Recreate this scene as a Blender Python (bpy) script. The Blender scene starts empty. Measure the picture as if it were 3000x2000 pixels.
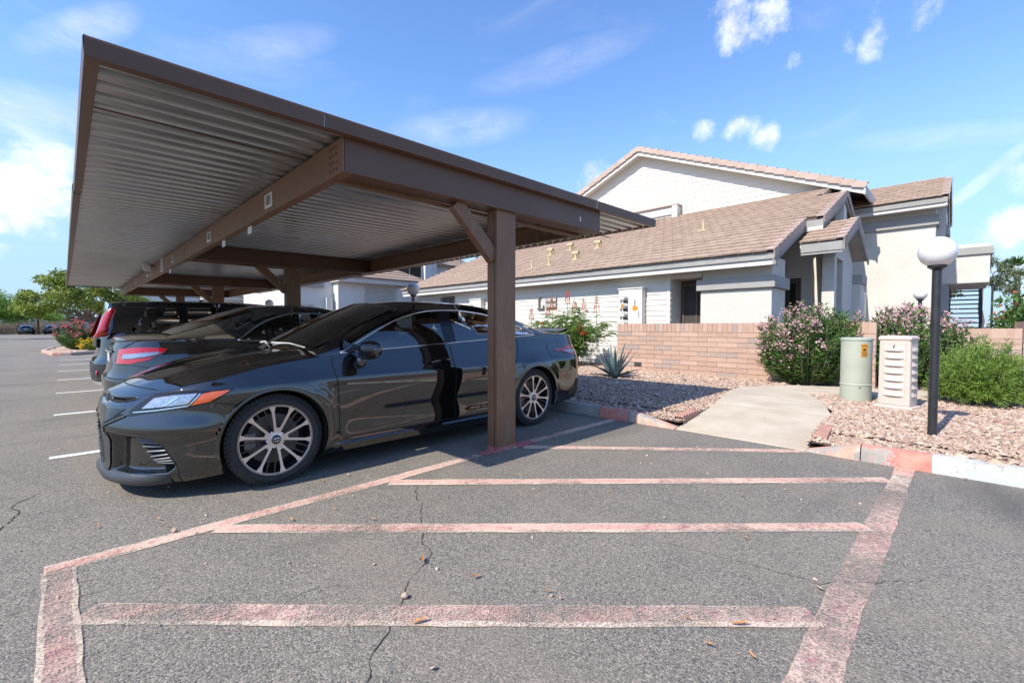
import bpy, math, random
import numpy as np
from mathutils import Vector, Matrix
random.seed(7); rng = np.random.default_rng(11)
R = math.radians
scene = bpy.context.scene
COL = scene.collection

# ------------------------------------------------------------------ camera
cam_d = bpy.data.cameras.new("camera"); cam = bpy.data.objects.new("camera", cam_d); COL.objects.link(cam)
cam_d.sensor_width = 36.0; cam_d.lens = 1316.0 / 3000.0 * 36.0
cam_d.clip_start = 0.05; cam_d.clip_end = 3000
EYE = Vector((0, 0, 1.163)); PITCH = math.atan(43.0 / 1316.0)
cam.location = EYE; cam.rotation_euler = (R(90) - PITCH, 0, R(-45))
scene.camera = cam
FWD = Vector((math.cos(R(45)) * math.cos(PITCH), math.sin(R(45)) * math.cos(PITCH), -math.sin(PITCH)))
RGT = Vector((math.sin(R(45)), -math.cos(R(45)), 0)); UPV = RGT.cross(FWD)
def skydir(px, py):       # direction in the sky seen at a given place of the photograph
    return (FWD + RGT * ((px - 1500) / 1316.0) - UPV * ((py - 1000) / 1316.0)).normalized()

# ------------------------------------------------------------------ world / sky
SUN_EL = R(45.8); SUN_TO = Vector((-math.cos(SUN_EL) * 0.9972, math.cos(SUN_EL) * 0.075, math.sin(SUN_EL))).normalized()
world = bpy.data.worlds.new("World"); scene.world = world; world.use_nodes = True
wn = world.node_tree.nodes; wl = world.node_tree.links; wn.clear()
def N(nodes, t, **kw):
    n = nodes.new(t)
    for k, v in kw.items():
        if k == 'ins':
            for i, val in v.items(): n.inputs[i].default_value = val
        else: setattr(n, k, v)
    return n
sky = N(wn, 'ShaderNodeTexSky', sky_type='NISHITA', sun_disc=False, sun_elevation=SUN_EL,
        sun_rotation=math.atan2(SUN_TO.x, SUN_TO.y), altitude=350, air_density=1.0, dust_density=0.35, ozone_density=3.0)
hsv = N(wn, 'ShaderNodeHueSaturation', ins={'Hue': 0.506, 'Saturation': 1.13, 'Value': 1.36}); wl.new(sky.outputs[0], hsv.inputs['Color'])
geo = N(wn, 'ShaderNodeTexCoord')
STRENGTH = 0.15
def wmath(op, a, b=None, c=None):
    n = wn.new('ShaderNodeMath'); n.operation = op
    for i, v in enumerate((a, b, c)):
        if v is None: continue
        if isinstance(v, (int, float)): n.inputs[i].default_value = v
        else: wl.new(v, n.inputs[i])
    return n.outputs[0]
def wdot(vec):
    n = wn.new('ShaderNodeVectorMath'); n.operation = 'DOT_PRODUCT'; wl.new(geo.outputs['Generated'], n.inputs[0]); n.inputs[1].default_value = vec
    return n.outputs['Value']
def wnoise(scale, detail, rough, distort=0.0, stretch=(1, 1, 1), rot=(0, 0, 0)):
    m = N(wn, 'ShaderNodeMapping'); m.inputs['Scale'].default_value = stretch; m.inputs['Rotation'].default_value = rot
    wl.new(geo.outputs['Generated'], m.inputs['Vector'])
    n = N(wn, 'ShaderNodeTexNoise', ins={'Scale': scale, 'Detail': detail, 'Roughness': rough, 'Distortion': distort}); wl.new(m.outputs[0], n.inputs['Vector'])
    return n.outputs[0]
# cumulus: soft regions of sky in which billowing noise rises to cloud
puffs = [(70, 560, 200, 120, .95), (165, 510, 110, 80, .85), (60, 650, 170, 50, .7), (20, 725, 60, 34, .62), (-320, 600, 260, 130, .95),
         (2150, 85, 46, 52, .72), (2250, 100, 62, 66, .74), (2310, 95, 36, 44, .5), (2130, 10, 52, 30, .6), (2555, 100, 46, 54, .66), (2490, 120, 30, 30, .5), (2330, 190, 36, 46, .68), (2700, 35, 70, 46, .42),
         (2065, 380, 34, 24, .6), (2180, 375, 60, 30, .7), (2235, 400, 42, 34, .68), (1740, 520, 50, 52, .72), (1765, 490, 44, 34, .62),
         (2990, 525, 70, 48, .85), (2970, 660, 80, 60, 1.0), (2895, 690, 50, 34, .6), (2960, 800, 110, 60, .62), (3300, 620, 260, 140, 1.2)]
sep = N(wn, 'ShaderNodeSeparateXYZ'); wl.new(geo.outputs['Generated'], sep.inputs[0])
azn = wmath('ARCTAN2', sep.outputs[1], sep.outputs[0]); eln = wmath('ARCSINE', sep.outputs[2])
cmb = N(wn, 'ShaderNodeCombineXYZ'); wl.new(azn, cmb.inputs[0]); wl.new(eln, cmb.inputs[1])
def blob(px, py, sx, sy, a, sl=None):
    """soft elliptical patch of sky, placed by azimuth and elevation"""
    d = skydir(px, py); az = math.atan2(d.y, d.x); el = math.asin(d.z)
    rr = 1.0 + ((px - 1500) / 1316.0) ** 2
    ka = 1316.0 / sx * rr * 1.0; ke = 1316.0 / sy * math.sqrt(rr)
    m = wn.new('ShaderNodeVectorMath')
    src = cmb.outputs[0]
    if sl is not None:
        d2 = skydir(px + 60, py + 60 * sl); ang = math.atan2(math.asin(d2.z) - el, math.atan2(d2.y, d2.x) - az)
        rt_ = N(wn, 'ShaderNodeVectorRotate', rotation_type='Z_AXIS'); rt_.inputs['Center'].default_value = (az, el, 0); rt_.inputs['Angle'].default_value = -ang
        wl.new(src, rt_.inputs[0]); src = rt_.outputs[0]
    m.operation = 'MULTIPLY_ADD'; wl.new(src, m.inputs[0]); m.inputs[1].default_value = (ka, ke, 0); m.inputs[2].default_value = (-az * ka, -el * ke, 0)
    q = wn.new('ShaderNodeVectorMath'); q.operation = 'DOT_PRODUCT'; wl.new(m.outputs[0], q.inputs[0]); wl.new(m.outputs[0], q.inputs[1])
    return wmath('MULTIPLY_ADD', q.outputs['Value'], -0.42 * a, a)
mask = None
for p_ in puffs:
    e = blob(*p_); mask = e if mask is None else wmath('MAXIMUM', mask, e)
mask = wmath('MAXIMUM', mask, -0.6)
bil = wnoise(11.0, 7.0, 0.66)
bil2 = wnoise(34.0, 3.0, 0.6)
tot = wmath('ADD', mask, wmath('ADD', wmath('MULTIPLY', wmath('SUBTRACT', bil, 0.5), 1.9), wmath('MULTIPLY', wmath('SUBTRACT', bil2, 0.5), 0.75)))
cum = N(wn, 'ShaderNodeMapRange', interpolation_type='SMOOTHSTEP', ins={1: 0.34, 2: 1.15, 3: 0.0, 4: 1.0}); wl.new(tot, cum.inputs[0])
# thin high cirrus everywhere, faint
cir = wnoise(2.2, 5.0, 0.58, 0.5, (0.9, 2.2, 5.0), (0.25, 0.1, 0.5))
cirm = N(wn, 'ShaderNodeMapRange', interpolation_type='SMOOTHSTEP', ins={1: 0.52, 2: 0.88, 3: 0.0, 4: 0.30}); wl.new(cir, cirm.inputs[0])
# one contrail-like streak and the pale haze sheet at the left
streaks = [(2900, 510, 190, 14, .34, -0.80), (130, 360, 300, 70, .26, 0.1), (240, 90, 160, 36, .28, -0.3), (1360, 375, 150, 34, .20, -0.1), (1640, 190, 190, 30, .13, -0.35), (2780, 400, 260, 26, .14, -.08), (780, 140, 170, 34, .14, -0.15)]
st = None
for p_ in streaks:
    e = blob(*p_); st = e if st is None else wmath('MAXIMUM', st, e)
st = wmath('MAXIMUM', st, 0.0)
stn = wmath('MULTIPLY', st, wmath('MAXIMUM', 0.0, wmath('ADD', -0.75, wmath('MULTIPLY', wnoise(9, 5, 0.65, 0.4, (1, 1, 3.0)), 3.4))))
thin = wmath('MAXIMUM', wmath('MULTIPLY', cirm.outputs[0], 0.55), stn)
cl = wmath('MINIMUM', wmath('ADD', cum.outputs[0], wmath('MULTIPLY', thin, wmath('SUBTRACT', 1.0, cum.outputs[0]))), 1.0)
shade = wnoise(16.0, 4.0, 0.6)
# pale air low over the horizon, all the way round
hzf = N(wn, 'ShaderNodeMapRange', interpolation_type='SMOOTHSTEP', ins={1: -0.02, 2: 0.48, 3: 0.92, 4: 0.0}); wl.new(eln, hzf.inputs[0])
hz = N(wn, 'ShaderNodeMix', data_type='RGBA'); wl.new(hzf.outputs[0], hz.inputs[0]); wl.new(hsv.outputs[0], hz.inputs[6]); hz.inputs[7].default_value = (1.9, 2.9, 4.25, 1)
ccol = N(wn, 'ShaderNodeMix', data_type='RGBA'); ccol.inputs[6].default_value = (4.3, 4.5, 4.9, 1); ccol.inputs[7].default_value = (5.9, 5.95, 6.0, 1)
cr = N(wn, 'ShaderNodeMapRange', ins={1: 0.36, 2: 0.56}); wl.new(shade, cr.inputs[0]); wl.new(cr.outputs[0], ccol.inputs[0])
mix = N(wn, 'ShaderNodeMix', data_type='RGBA'); wl.new(cl, mix.inputs[0]); wl.new(hz.outputs[2], mix.inputs[6]); wl.new(ccol.outputs[2], mix.inputs[7])
bg = N(wn, 'ShaderNodeBackground', ins={1: STRENGTH}); wl.new(mix.outputs[2], bg.inputs[0])
world.cycles.sampling_method = 'MANUAL'; world.cycles.sample_map_resolution = 256
wo = N(wn, 'ShaderNodeOutputWorld'); wl.new(bg.outputs[0], wo.inputs[0])

# ------------------------------------------------------------------ sun
sun_d = bpy.data.lights.new("sun", 'SUN'); sun = bpy.data.objects.new("sun", sun_d); COL.objects.link(sun)
sun_d.energy = 4.3; sun_d.angle = R(0.53); sun_d.color = (1.0, 0.93, 0.82)
sun.rotation_euler = SUN_TO.to_track_quat('Z', 'Y').to_euler(); sun.location = (-20, 2, 25)

# ------------------------------------------------------------------ exposure
vs = scene.view_settings
vs.view_transform = 'Standard'; vs.look = 'None'; vs.exposure = 0.62; vs.gamma = 1.0; vs.use_curve_mapping = False
scene.cycles.max_bounces = 8; scene.cycles.transparent_max_bounces = 16
scene.cycles.use_denoising = True

# ================================================================== helpers
MATS = {}
def srgb(*c):
    return tuple(((v / 255.0) / 12.92 if v / 255.0 <= 0.04045 else (((v / 255.0) + 0.055) / 1.055) ** 2.4) for v in c)
class NT:
    def __init__(s, name):
        s.m = bpy.data.materials.new(name); s.m.use_nodes = True; s.n = s.m.node_tree.nodes; s.l = s.m.node_tree.links
        s.b = s.n['Principled BSDF']; s.co = N(s.n, 'ShaderNodeTexCoord'); MATS[name] = s.m
    def vec(s, kind='Object', scale=None, rot=None):
        o = s.pos() if kind == 'World' else s.co.outputs[kind]
        if scale is None and rot is None: return o
        m = N(s.n, 'ShaderNodeMapping')
        if scale is not None: m.inputs['Scale'].default_value = scale
        if rot is not None: m.inputs['Rotation'].default_value = rot
        s.l.new(o, m.inputs[0]); return m.outputs[0]
    def noise(s, scale, detail=4, rough=0.55, vec=None, dist=0.0):
        n = N(s.n, 'ShaderNodeTexNoise', ins={'Scale': scale, 'Detail': detail, 'Roughness': rough, 'Distortion': dist})
        s.l.new(vec if vec is not None else s.pos(), n.inputs['Vector']); return n.outputs[0]
    def pos(s):
        if not hasattr(s, '_p'): s._p = N(s.n, 'ShaderNodeNewGeometry').outputs['Position']
        return s._p
    def voro(s, scale, feature='F1', vec=None, out='Distance', rand=1.0):
        n = N(s.n, 'ShaderNodeTexVoronoi', feature=feature, ins={'Scale': scale, 'Randomness': rand})
        s.l.new(vec if vec is not None else s.pos(), n.inputs['Vector']); return n.outputs[out]
    def ramp(s, fac, a, b, lo=0.0, hi=1.0):
        n = N(s.n, 'ShaderNodeMapRange', ins={1: a, 2: b, 3: lo, 4: hi}); s.l.new(fac, n.inputs[0]); return n.outputs[0]
    def math(s, op, a, b=None):
        n = s.n.new('ShaderNodeMath'); n.operation = op
        for i, v in enumerate((a, b)):
            if v is None: continue
            if isinstance(v, (int, float)): n.inputs[i].default_value = v
            else: s.l.new(v, n.inputs[i])
        return n.outputs[0]
    def mix(s, fac, a, b, blend='MIX'):
        n = N(s.n, 'ShaderNodeMix', data_type='RGBA', blend_type=blend)
        for i, v in ((0, fac), (6, a), (7, b)):
            if isinstance(v, (int, float)): n.inputs[i].default_value = v
            elif isinstance(v, tuple): n.inputs[i].default_value = (*v[:3], 1)
            else: s.l.new(v, n.inputs[i])
        return n.outputs[2]
    def rnd(s):
        return N(s.n, 'ShaderNodeObjectInfo').outputs['Random']
    def set(s, color=None, rough=None, metal=None, bump=None, strength=0.3, dist=0.01, **kw):
        for key, v in (('Base Color', color), ('Roughness', rough), ('Metallic', metal)):
            if v is None: continue
            if isinstance(v, (int, float)): s.b.inputs[key].default_value = v
            elif isinstance(v, tuple): s.b.inputs[key].default_value = (*v[:3], 1)
            else: s.l.new(v, s.b.inputs[key])
        for k, v in kw.items():
            s.b.inputs[k.replace('_', ' ')].default_value = v
        if bump is not None:
            bn = N(s.n, 'ShaderNodeBump', ins={'Strength': strength, 'Distance': dist}); s.l.new(bump, bn.inputs['Height']); s.l.new(bn.outputs[0], s.b.inputs['Normal'])
        return s.m
def simple(name, col, rough=0.6, metal=0.0, var=0.12, scale=6.0, bump=0.0, bscale=80.0, rand=0.0, **kw):
    """plain procedural surface: two-scale mottling of one colour plus fine relief"""
    t = NT(name)
    f = t.noise(scale, 5, 0.6)
    lo = tuple(c * (1 - var) for c in col); hi = tuple(min(1, c * (1 + var)) for c in col)
    c = t.mix(t.ramp(f, 0.3, 0.7), lo, hi)
    if rand:
        c = t.mix(t.math('MULTIPLY', t.rnd(), 1.0), c, t.mix(1.0, c, (1 - rand, 1 - rand, 1 - rand), 'MULTIPLY'))
    rr = t.ramp(t.noise(scale * 3, 3), 0.3, 0.7, max(0, rough - 0.06), min(1, rough + 0.06))
    return t.set(c, rr, metal, t.noise(bscale, 4, 0.6) if bump else None, bump, 0.01, **kw)

class MB:
    def __init__(s): s.v = []; s.f = []
    def add(s, vs, fs):
        o = len(s.v); s.v.extend([tuple(p) for p in vs]); s.f.extend([tuple(i + o for i in f) for f in fs]); return s
    def box(s, x0, x1, y0, y1, z0, z1, M=None):
        vs = [Vector(p) for p in ((x0, y0, z0), (x1, y0, z0), (x1, y1, z0), (x0, y1, z0), (x0, y0, z1), (x1, y0, z1), (x1, y1, z1), (x0, y1, z1))]
        if M is not None: vs = [M @ p for p in vs]
        return s.add(vs, [(0, 3, 2, 1), (4, 5, 6, 7), (0, 1, 5, 4), (1, 2, 6, 5), (2, 3, 7, 6), (3, 0, 4, 7)])
    def bar(s, a, b, w, h, up=(0, 0, 1)):
        a = Vector(a); b = Vector(b); d = (b - a).normalized(); u = Vector(up); sd = d.cross(u).normalized(); u = sd.cross(d).normalized()
        vs = []
        for p in (a, b):
            for (i, j) in ((-1, -1), (1, -1), (1, 1), (-1, 1)): vs.append(p + sd * (i * w / 2) + u * (j * h / 2))
        return s.add(vs, [(0, 1, 2, 3), (7, 6, 5, 4), (0, 4, 5, 1), (1, 5, 6, 2), (2, 6, 7, 3), (3, 7, 4, 0)])
    def tube(s, pts, r, n=8, cap=True):
        pts = [Vector(p) for p in pts]; rs = r if isinstance(r, (list, tuple)) else [r] * len(pts)
        vs = []; fs = []; ref = None
        for i, p in enumerate(pts):
            d = (pts[min(i + 1, len(pts) - 1)] - pts[max(i - 1, 0)]).normalized()
            if ref is None: ref = d.orthogonal().normalized()
            ref = (ref - d * ref.dot(d))
            ref = ref.normalized() if ref.length > 1e-6 else d.orthogonal().normalized()
            o = d.cross(ref)
            for k in range(n):
                a = 2 * math.pi * k / n; vs.append(p + (ref * math.cos(a) + o * math.sin(a)) * rs[i])
        for i in range(len(pts) - 1):
            for k in range(n): fs.append((i * n + k, i * n + (k + 1) % n, (i + 1) * n + (k + 1) % n, (i + 1) * n + k))
        if cap: fs.append(tuple(range(n - 1, -1, -1))); fs.append(tuple((len(pts) - 1) * n + k for k in range(n)))
        return s.add(vs, fs)
    def lathe(s, prof, n=24, c=(0, 0, 0), axis='z', sx=1.0, sy=1.0):
        vs = []; fs = []
        for (r, z) in prof:
            for k in range(n):
                a = 2 * math.pi * k / n; x, y = r * math.cos(a) * sx, r * math.sin(a) * sy
                p = (x, y, z) if axis == 'z' else ((x, z, y) if axis == 'y' else (z, x, y))
                vs.append((p[0] + c[0], p[1] + c[1], p[2] + c[2]))
        m = len(prof)
        for i in range(m - 1):
            for k in range(n):
                q = (i * n + k, i * n + (k + 1) % n, (i + 1) * n + (k + 1) % n, (i + 1) * n + k)
                fs.append(q if axis != 'y' else q[::-1])
        if prof[0][0] > 1e-5: fs.append(tuple(range(n - 1, -1, -1)) if axis != 'y' else tuple(range(n)))
        if prof[-1][0] > 1e-5: fs.append(tuple((m - 1) * n + k for k in range(n)) if axis != 'y' else tuple((m - 1) * n + k for k in range(n - 1, -1, -1)))
        return s.add(vs, fs)
    def grid(s, P, flip=False):
        """P: rows of points"""
        nr = len(P); nc = len(P[0]); vs = [p for row in P for p in row]; fs = []
        for i in range(nr - 1):
            for j in range(nc - 1):
                q = (i * nc + j, i * nc + j + 1, (i + 1) * nc + j + 1, (i + 1) * nc + j)
                fs.append(q[::-1] if flip else q)
        return s.add(vs, fs)
    def prism(s, poly, ext):
        """poly: list of 3-D points (planar); ext: extrusion vector"""
        n = len(poly); e = Vector(ext); a = [Vector(p) for p in poly]; b = [p + e for p in a]
        fs = [tuple(range(n - 1, -1, -1)), tuple(range(n, 2 * n))] + [(i, (i + 1) % n, n + (i + 1) % n, n + i) for i in range(n)]
        return s.add(a + b, fs)
    def mesh(s, name, mat, smooth=False, recalc=True, off=(0, 0, 0)):
        me = bpy.data.meshes.new(name)
        v = s.v if off == (0, 0, 0) else [(p[0] - off[0], p[1] - off[1], p[2] - off[2]) for p in s.v]
        me.from_pydata(v, [], s.f)
        if recalc:
            import bmesh
            bm = bmesh.new(); bm.from_mesh(me); bmesh.ops.recalc_face_normals(bm, faces=bm.faces); bm.to_mesh(me); bm.free()
        for m in (mat if isinstance(mat, (list, tuple)) else [mat]): me.materials.append(MATS[m])
        if smooth: me.polygons.foreach_set('use_smooth', [True] * len(me.polygons))
        me.update(); return me
    def build(s, name, mat, parent=None, smooth=False, bevel=0.0, recalc=True, seg=2, world=True, wn_=False, sharp=None):
        off = (0, 0, 0)
        if parent is not None and world and parent.rotation_euler.z == 0: off = tuple(wloc(parent))
        me = s.mesh(name, mat, smooth or bevel > 0, recalc, off)
        if sharp is not None: me.set_sharp_from_angle(angle=R(sharp))
        o = bpy.data.objects.new(name, me); COL.objects.link(o)
        if parent is not None: o.parent = parent
        if bevel > 0:
            b = o.modifiers.new('bevel', 'BEVEL'); b.width = bevel; b.segments = seg; b.limit_method = 'ANGLE'; b.angle_limit = R(40); b.harden_normals = True
        return o
def wloc(o):
    l = Vector((0, 0, 0))
    while o is not None: l = l + Vector(o.location); o = o.parent
    return l
def tag(o, label=None, cat=None, group=None, kind=None):
    if label: o['label'] = label
    if cat: o['category'] = cat
    if group: o['group'] = group
    if kind: o['kind'] = kind
    return o
def thing(name, label, cat, loc=(0, 0, 0), rotz=0.0, group=None):
    o = bpy.data.objects.new(name, None); COL.objects.link(o); o.location = loc; o.rotation_euler = (0, 0, rotz); o.empty_display_size = 0.2
    return tag(o, label, cat, group)
def copy_tree(o, parent=None):
    c = o.copy(); COL.objects.link(c)
    if parent is not None: c.parent = parent
    for ch in list(o.children): copy_tree(ch, c)
    return c
def shared(name, me, parent, loc=(0, 0, 0), rot=(0, 0, 0), scale=(1, 1, 1)):
    o = bpy.data.objects.new(name, me); COL.objects.link(o)
    if parent is not None: o.parent = parent
    o.location = loc; o.rotation_euler = rot; o.scale = scale; return o
def text_mb(txt, size, M, depth=0.002, align='CENTER', bold=0.0, spacing=1.0):
    cu = bpy.data.curves.new('t', 'FONT'); cu.body = txt; cu.size = size; cu.align_x = align; cu.align_y = 'CENTER'; cu.extrude = depth; cu.offset = bold; cu.space_character = spacing
    cu.resolution_u = 3
    ob = bpy.data.objects.new('t', cu); COL.objects.link(ob)
    bpy.context.view_layer.update()
    me = ob.to_mesh(); mb = MB()
    mb.add([M @ v.co for v in me.vertices], [tuple(p.vertices) for p in me.polygons])
    ob.to_mesh_clear(); bpy.data.objects.remove(ob); bpy.data.curves.remove(cu); return mb
def frame(origin, xdir, ydir):
    x = Vector(xdir).normalized(); y = Vector(ydir).normalized(); z = x.cross(y)
    return Matrix(((x.x, y.x, z.x, origin[0]), (x.y, y.y, z.y, origin[1]), (x.z, y.z, z.z, origin[2]), (0, 0, 0, 1)))
def pip(x, y, poly):
    inside = np.zeros(len(x), bool); n = len(poly)
    for i in range(n):
        x0, y0 = poly[i]; x1, y1 = poly[(i + 1) % n]
        c = ((y0 > y) != (y1 > y)) & (x < (x1 - x0) * (y - y0) / ((y1 - y0) if y1 != y0 else 1e-9) + x0); inside ^= c
    return inside
def np_mesh(name, V, F, mat, parent=None, smooth=False, matidx=None):
    me = bpy.data.meshes.new(name); V = np.asarray(V, np.float32); F = np.asarray(F, np.int32)
    k = F.shape[1]
    me.vertices.add(len(V)); me.vertices.foreach_set('co', V.ravel()); me.loops.add(F.size); me.loops.foreach_set('vertex_index', F.ravel())
    me.polygons.add(len(F)); me.polygons.foreach_set('loop_start', np.arange(0, F.size, k, dtype=np.int32)); me.polygons.foreach_set('loop_total', np.full(len(F), k, np.int32))
    for m in (mat if isinstance(mat, (list, tuple)) else [mat]): me.materials.append(MATS[m])
    if matidx is not None: me.polygons.foreach_set('material_index', np.asarray(matidx, np.int32))
    if smooth: me.polygons.foreach_set('use_smooth', np.ones(len(F), bool))
    me.update(); me.validate()
    o = bpy.data.objects.new(name, me); COL.objects.link(o)
    if parent is not None: o.parent = parent
    return o
# ================================================================== materials of the ground
t = NT('asphalt')
big = t.noise(0.55, 5, 0.6); med = t.noise(3.5, 5, 0.62); fine = t.noise(95, 3, 0.6)
base = t.mix(t.ramp(big, 0.35, 0.68), (0.118, 0.107, 0.092), (0.190, 0.165, 0.133))
base = t.mix(t.ramp(med, 0.35, 0.75, 0, 0.55), base, (0.215, 0.188, 0.150))
v1 = t.voro(165, out='Color'); vd = t.voro(165)
sv = N(t.n, 'ShaderNodeSeparateColor'); t.l.new(v1, sv.inputs[0])
base = t.mix(t.ramp(sv.outputs[0], 0.5, 1.0, 0, 0.8), base, (0.38, 0.33, 0.27))
base = t.mix(t.ramp(sv.outputs[1], 0.55, 1.0, 0, 0.9), base, (0.035, 0.046, 0.05))
v2 = t.voro(320, out='Color'); sv2 = N(t.n, 'ShaderNodeSeparateColor'); t.l.new(v2, sv2.inputs[0])
base = t.mix(t.ramp(sv2.outputs[0], 0.72, 1.0, 0, 0.6), base, (0.36, 0.33, 0.29))
tyre = t.noise(1.1, 4, 0.6, t.vec('World', (1.4, 0.12, 1)))
base = t.mix(t.ramp(tyre, 0.46, 0.70, 0, 0.6), base, (0.225, 0.190, 0.148))
oil = t.noise(0.9, 3, 0.5, t.vec('World', (0.35, 1.3, 1)))
base = t.mix(t.ramp(oil, 0.58, 0.74, 0, 0.6), base, (0.075, 0.071, 0.064))
hgt = t.math('ADD', t.math('MULTIPLY', fine, 0.5), t.math('MULTIPLY', vd, -1.2))
t.set(base, t.ramp(med, 0.3, 0.7, 0.72, 0.92), 0.0, hgt, 0.45, 0.004, Specular_IOR_Level=0.35)

def paint_mat(name, c1, c2, c3, wear_lo, wear_hi):
    t = NT(name)
    wn1 = t.noise(1.3, 4, 0.6); wn2 = t.noise(22, 5, 0.7); wn3 = t.noise(130, 3, 0.65)
    c = t.mix(t.ramp(t.noise(1.9, 4, 0.6), 0.36, 0.62), c1, c2)
    c = t.mix(t.ramp(t.noise(14, 4, 0.7), 0.52, 0.68, 0, 0.8), c, c3)
    c = t.mix(t.ramp(wn3, 0.45, 0.7, 0, 0.35), c, (0.16, 0.14, 0.13))
    t.set(c, 0.8, 0.0, t.math('ADD', wn3, t.voro(85)), 0.35, 0.004)
    m = t.math('ADD', t.math('MULTIPLY', wn1, 1.0), t.math('ADD', t.math('MULTIPLY', wn2, 0.45), t.math('MULTIPLY', wn3, 0.75)))
    fac = t.ramp(m, wear_lo, wear_hi, 1.0, 0.0)
    tr = N(t.n, 'ShaderNodeBsdfTransparent'); ms = N(t.n, 'ShaderNodeMixShader'); out = t.n['Material Output']
    t.l.new(fac, ms.inputs[0]); t.l.new(tr.outputs[0], ms.inputs[1]); t.l.new(t.b.outputs[0], ms.inputs[2])
    inv = ms
    t.l.new(ms.outputs[0], out.inputs[0]); return t.m
paint_mat('pink_paint', (0.60, 0.34, 0.27), (0.64, 0.45, 0.35), (0.48, 0.15, 0.16), 1.10, 1.36)
paint_mat('cream_paint', (0.66, 0.54, 0.42), (0.60, 0.45, 0.35), (0.7, 0.6, 0.5), 0.98, 1.28)
paint_mat('red_paint', (0.50, 0.13, 0.13), (0.55, 0.20, 0.17), (0.42, 0.10, 0.11), 1.2, 1.45)
paint_mat('pink_paint_worn', (0.60, 0.37, 0.30), (0.62, 0.46, 0.37), (0.52, 0.22, 0.24), 0.92, 1.22)
paint_mat('white_paint', (0.80, 0.80, 0.78), (0.72, 0.71, 0.68), (0.82, 0.82, 0.8), 1.25, 1.5)
paint_mat('yellow_paint', (0.62, 0.48, 0.22), (0.6, 0.5, 0.3), (0.6, 0.45, 0.2), 1.2, 1.45)
t = NT('concrete')
n1 = t.noise(2.2, 5, 0.6); n2 = t.noise(60, 4, 0.6)
c = t.mix(t.ramp(n1, 0.35, 0.7), (0.44, 0.365, 0.275), (0.55, 0.475, 0.370)); c = t.mix(t.ramp(n2, 0.5, 0.75, 0, 0.35), c, (0.33, 0.29, 0.25))
c = t.mix(t.ramp(t.noise(0.7, 4, 0.5), 0.56, 0.72, 0, 0.35), c, (0.36, 0.33, 0.30))
t.set(c, 0.88, 0, n2, 0.25, 0.004)
def kerb_mat(name, p1, p2, amt):
    t = NT(name)
    c = t.mix(t.ramp(t.noise(5, 5, 0.65), 0.35, 0.7), (0.26, 0.245, 0.225), (0.38, 0.355, 0.32))
    if p1:
        pc = t.mix(t.ramp(t.noise(7, 4, 0.6), 0.35, 0.65), p1, p2)
        c = t.mix(t.ramp(t.math('ADD', t.noise(4.0, 5, 0.7), t.math('MULTIPLY', t.noise(40, 3), 0.25)), amt, amt + 0.05), pc, c)
    t.set(c, 0.85, 0, t.noise(45, 4, 0.65), 0.4, 0.006)
kerb_mat('kerb_bare', None, None, 0)
kerb_mat('kerb_red', (0.52, 0.15, 0.12), (0.58, 0.26, 0.19), 0.63)
kerb_mat('kerb_red_worn', (0.55, 0.22, 0.16), (0.60, 0.40, 0.30), 0.62)
kerb_mat('kerb_blue', (0.40, 0.43, 0.415), (0.46, 0.47, 0.44), 0.64)
t = NT('gravel_bed')
vc = t.voro(34, out='Color'); s2 = N(t.n, 'ShaderNodeSeparateColor'); t.l.new(vc, s2.inputs[0])
c = t.mix(s2.outputs[0], (0.20, 0.125, 0.095), (0.44, 0.315, 0.255)); c = t.mix(t.ramp(t.voro(34), 0.2, 0.55, 0, 0.85), c, (0.11, 0.07, 0.055))
t.set(c, 0.9, 0, t.math('MULTIPLY', t.voro(34), -1.0), 0.8, 0.02)
t = NT('gravel_stone')
oi = N(t.n, 'ShaderNodeNewGeometry').outputs['Random Per Island']
c = t.mix(oi, (0.29, 0.19, 0.135), (0.56, 0.42, 0.315)); r2 = t.math('FRACT', t.math('MULTIPLY', oi, 17.31))
c = t.mix(t.ramp(r2, 0.72, 1.0, 0, 0.8), c, (0.58, 0.48, 0.41)); c = t.mix(t.ramp(t.math('FRACT', t.math('MULTIPLY', oi, 7.7)), 0.8, 1.0, 0, 0.8), c, (0.27, 0.135, 0.10))
t.set(c, 0.85, 0, t.noise(120, 3), 0.3, 0.004)
simple('crack_fill', (0.035, 0.031, 0.027), 0.95, var=0.3)

# ================================================================== ground
MB().add([(-900, -900, 0), (900, -900, 0), (900, 900, 0), (-900, 900, 0)], [(0, 1, 2, 3)]).build('asphalt_ground', 'asphalt').__setitem__('kind', 'structure')

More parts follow.
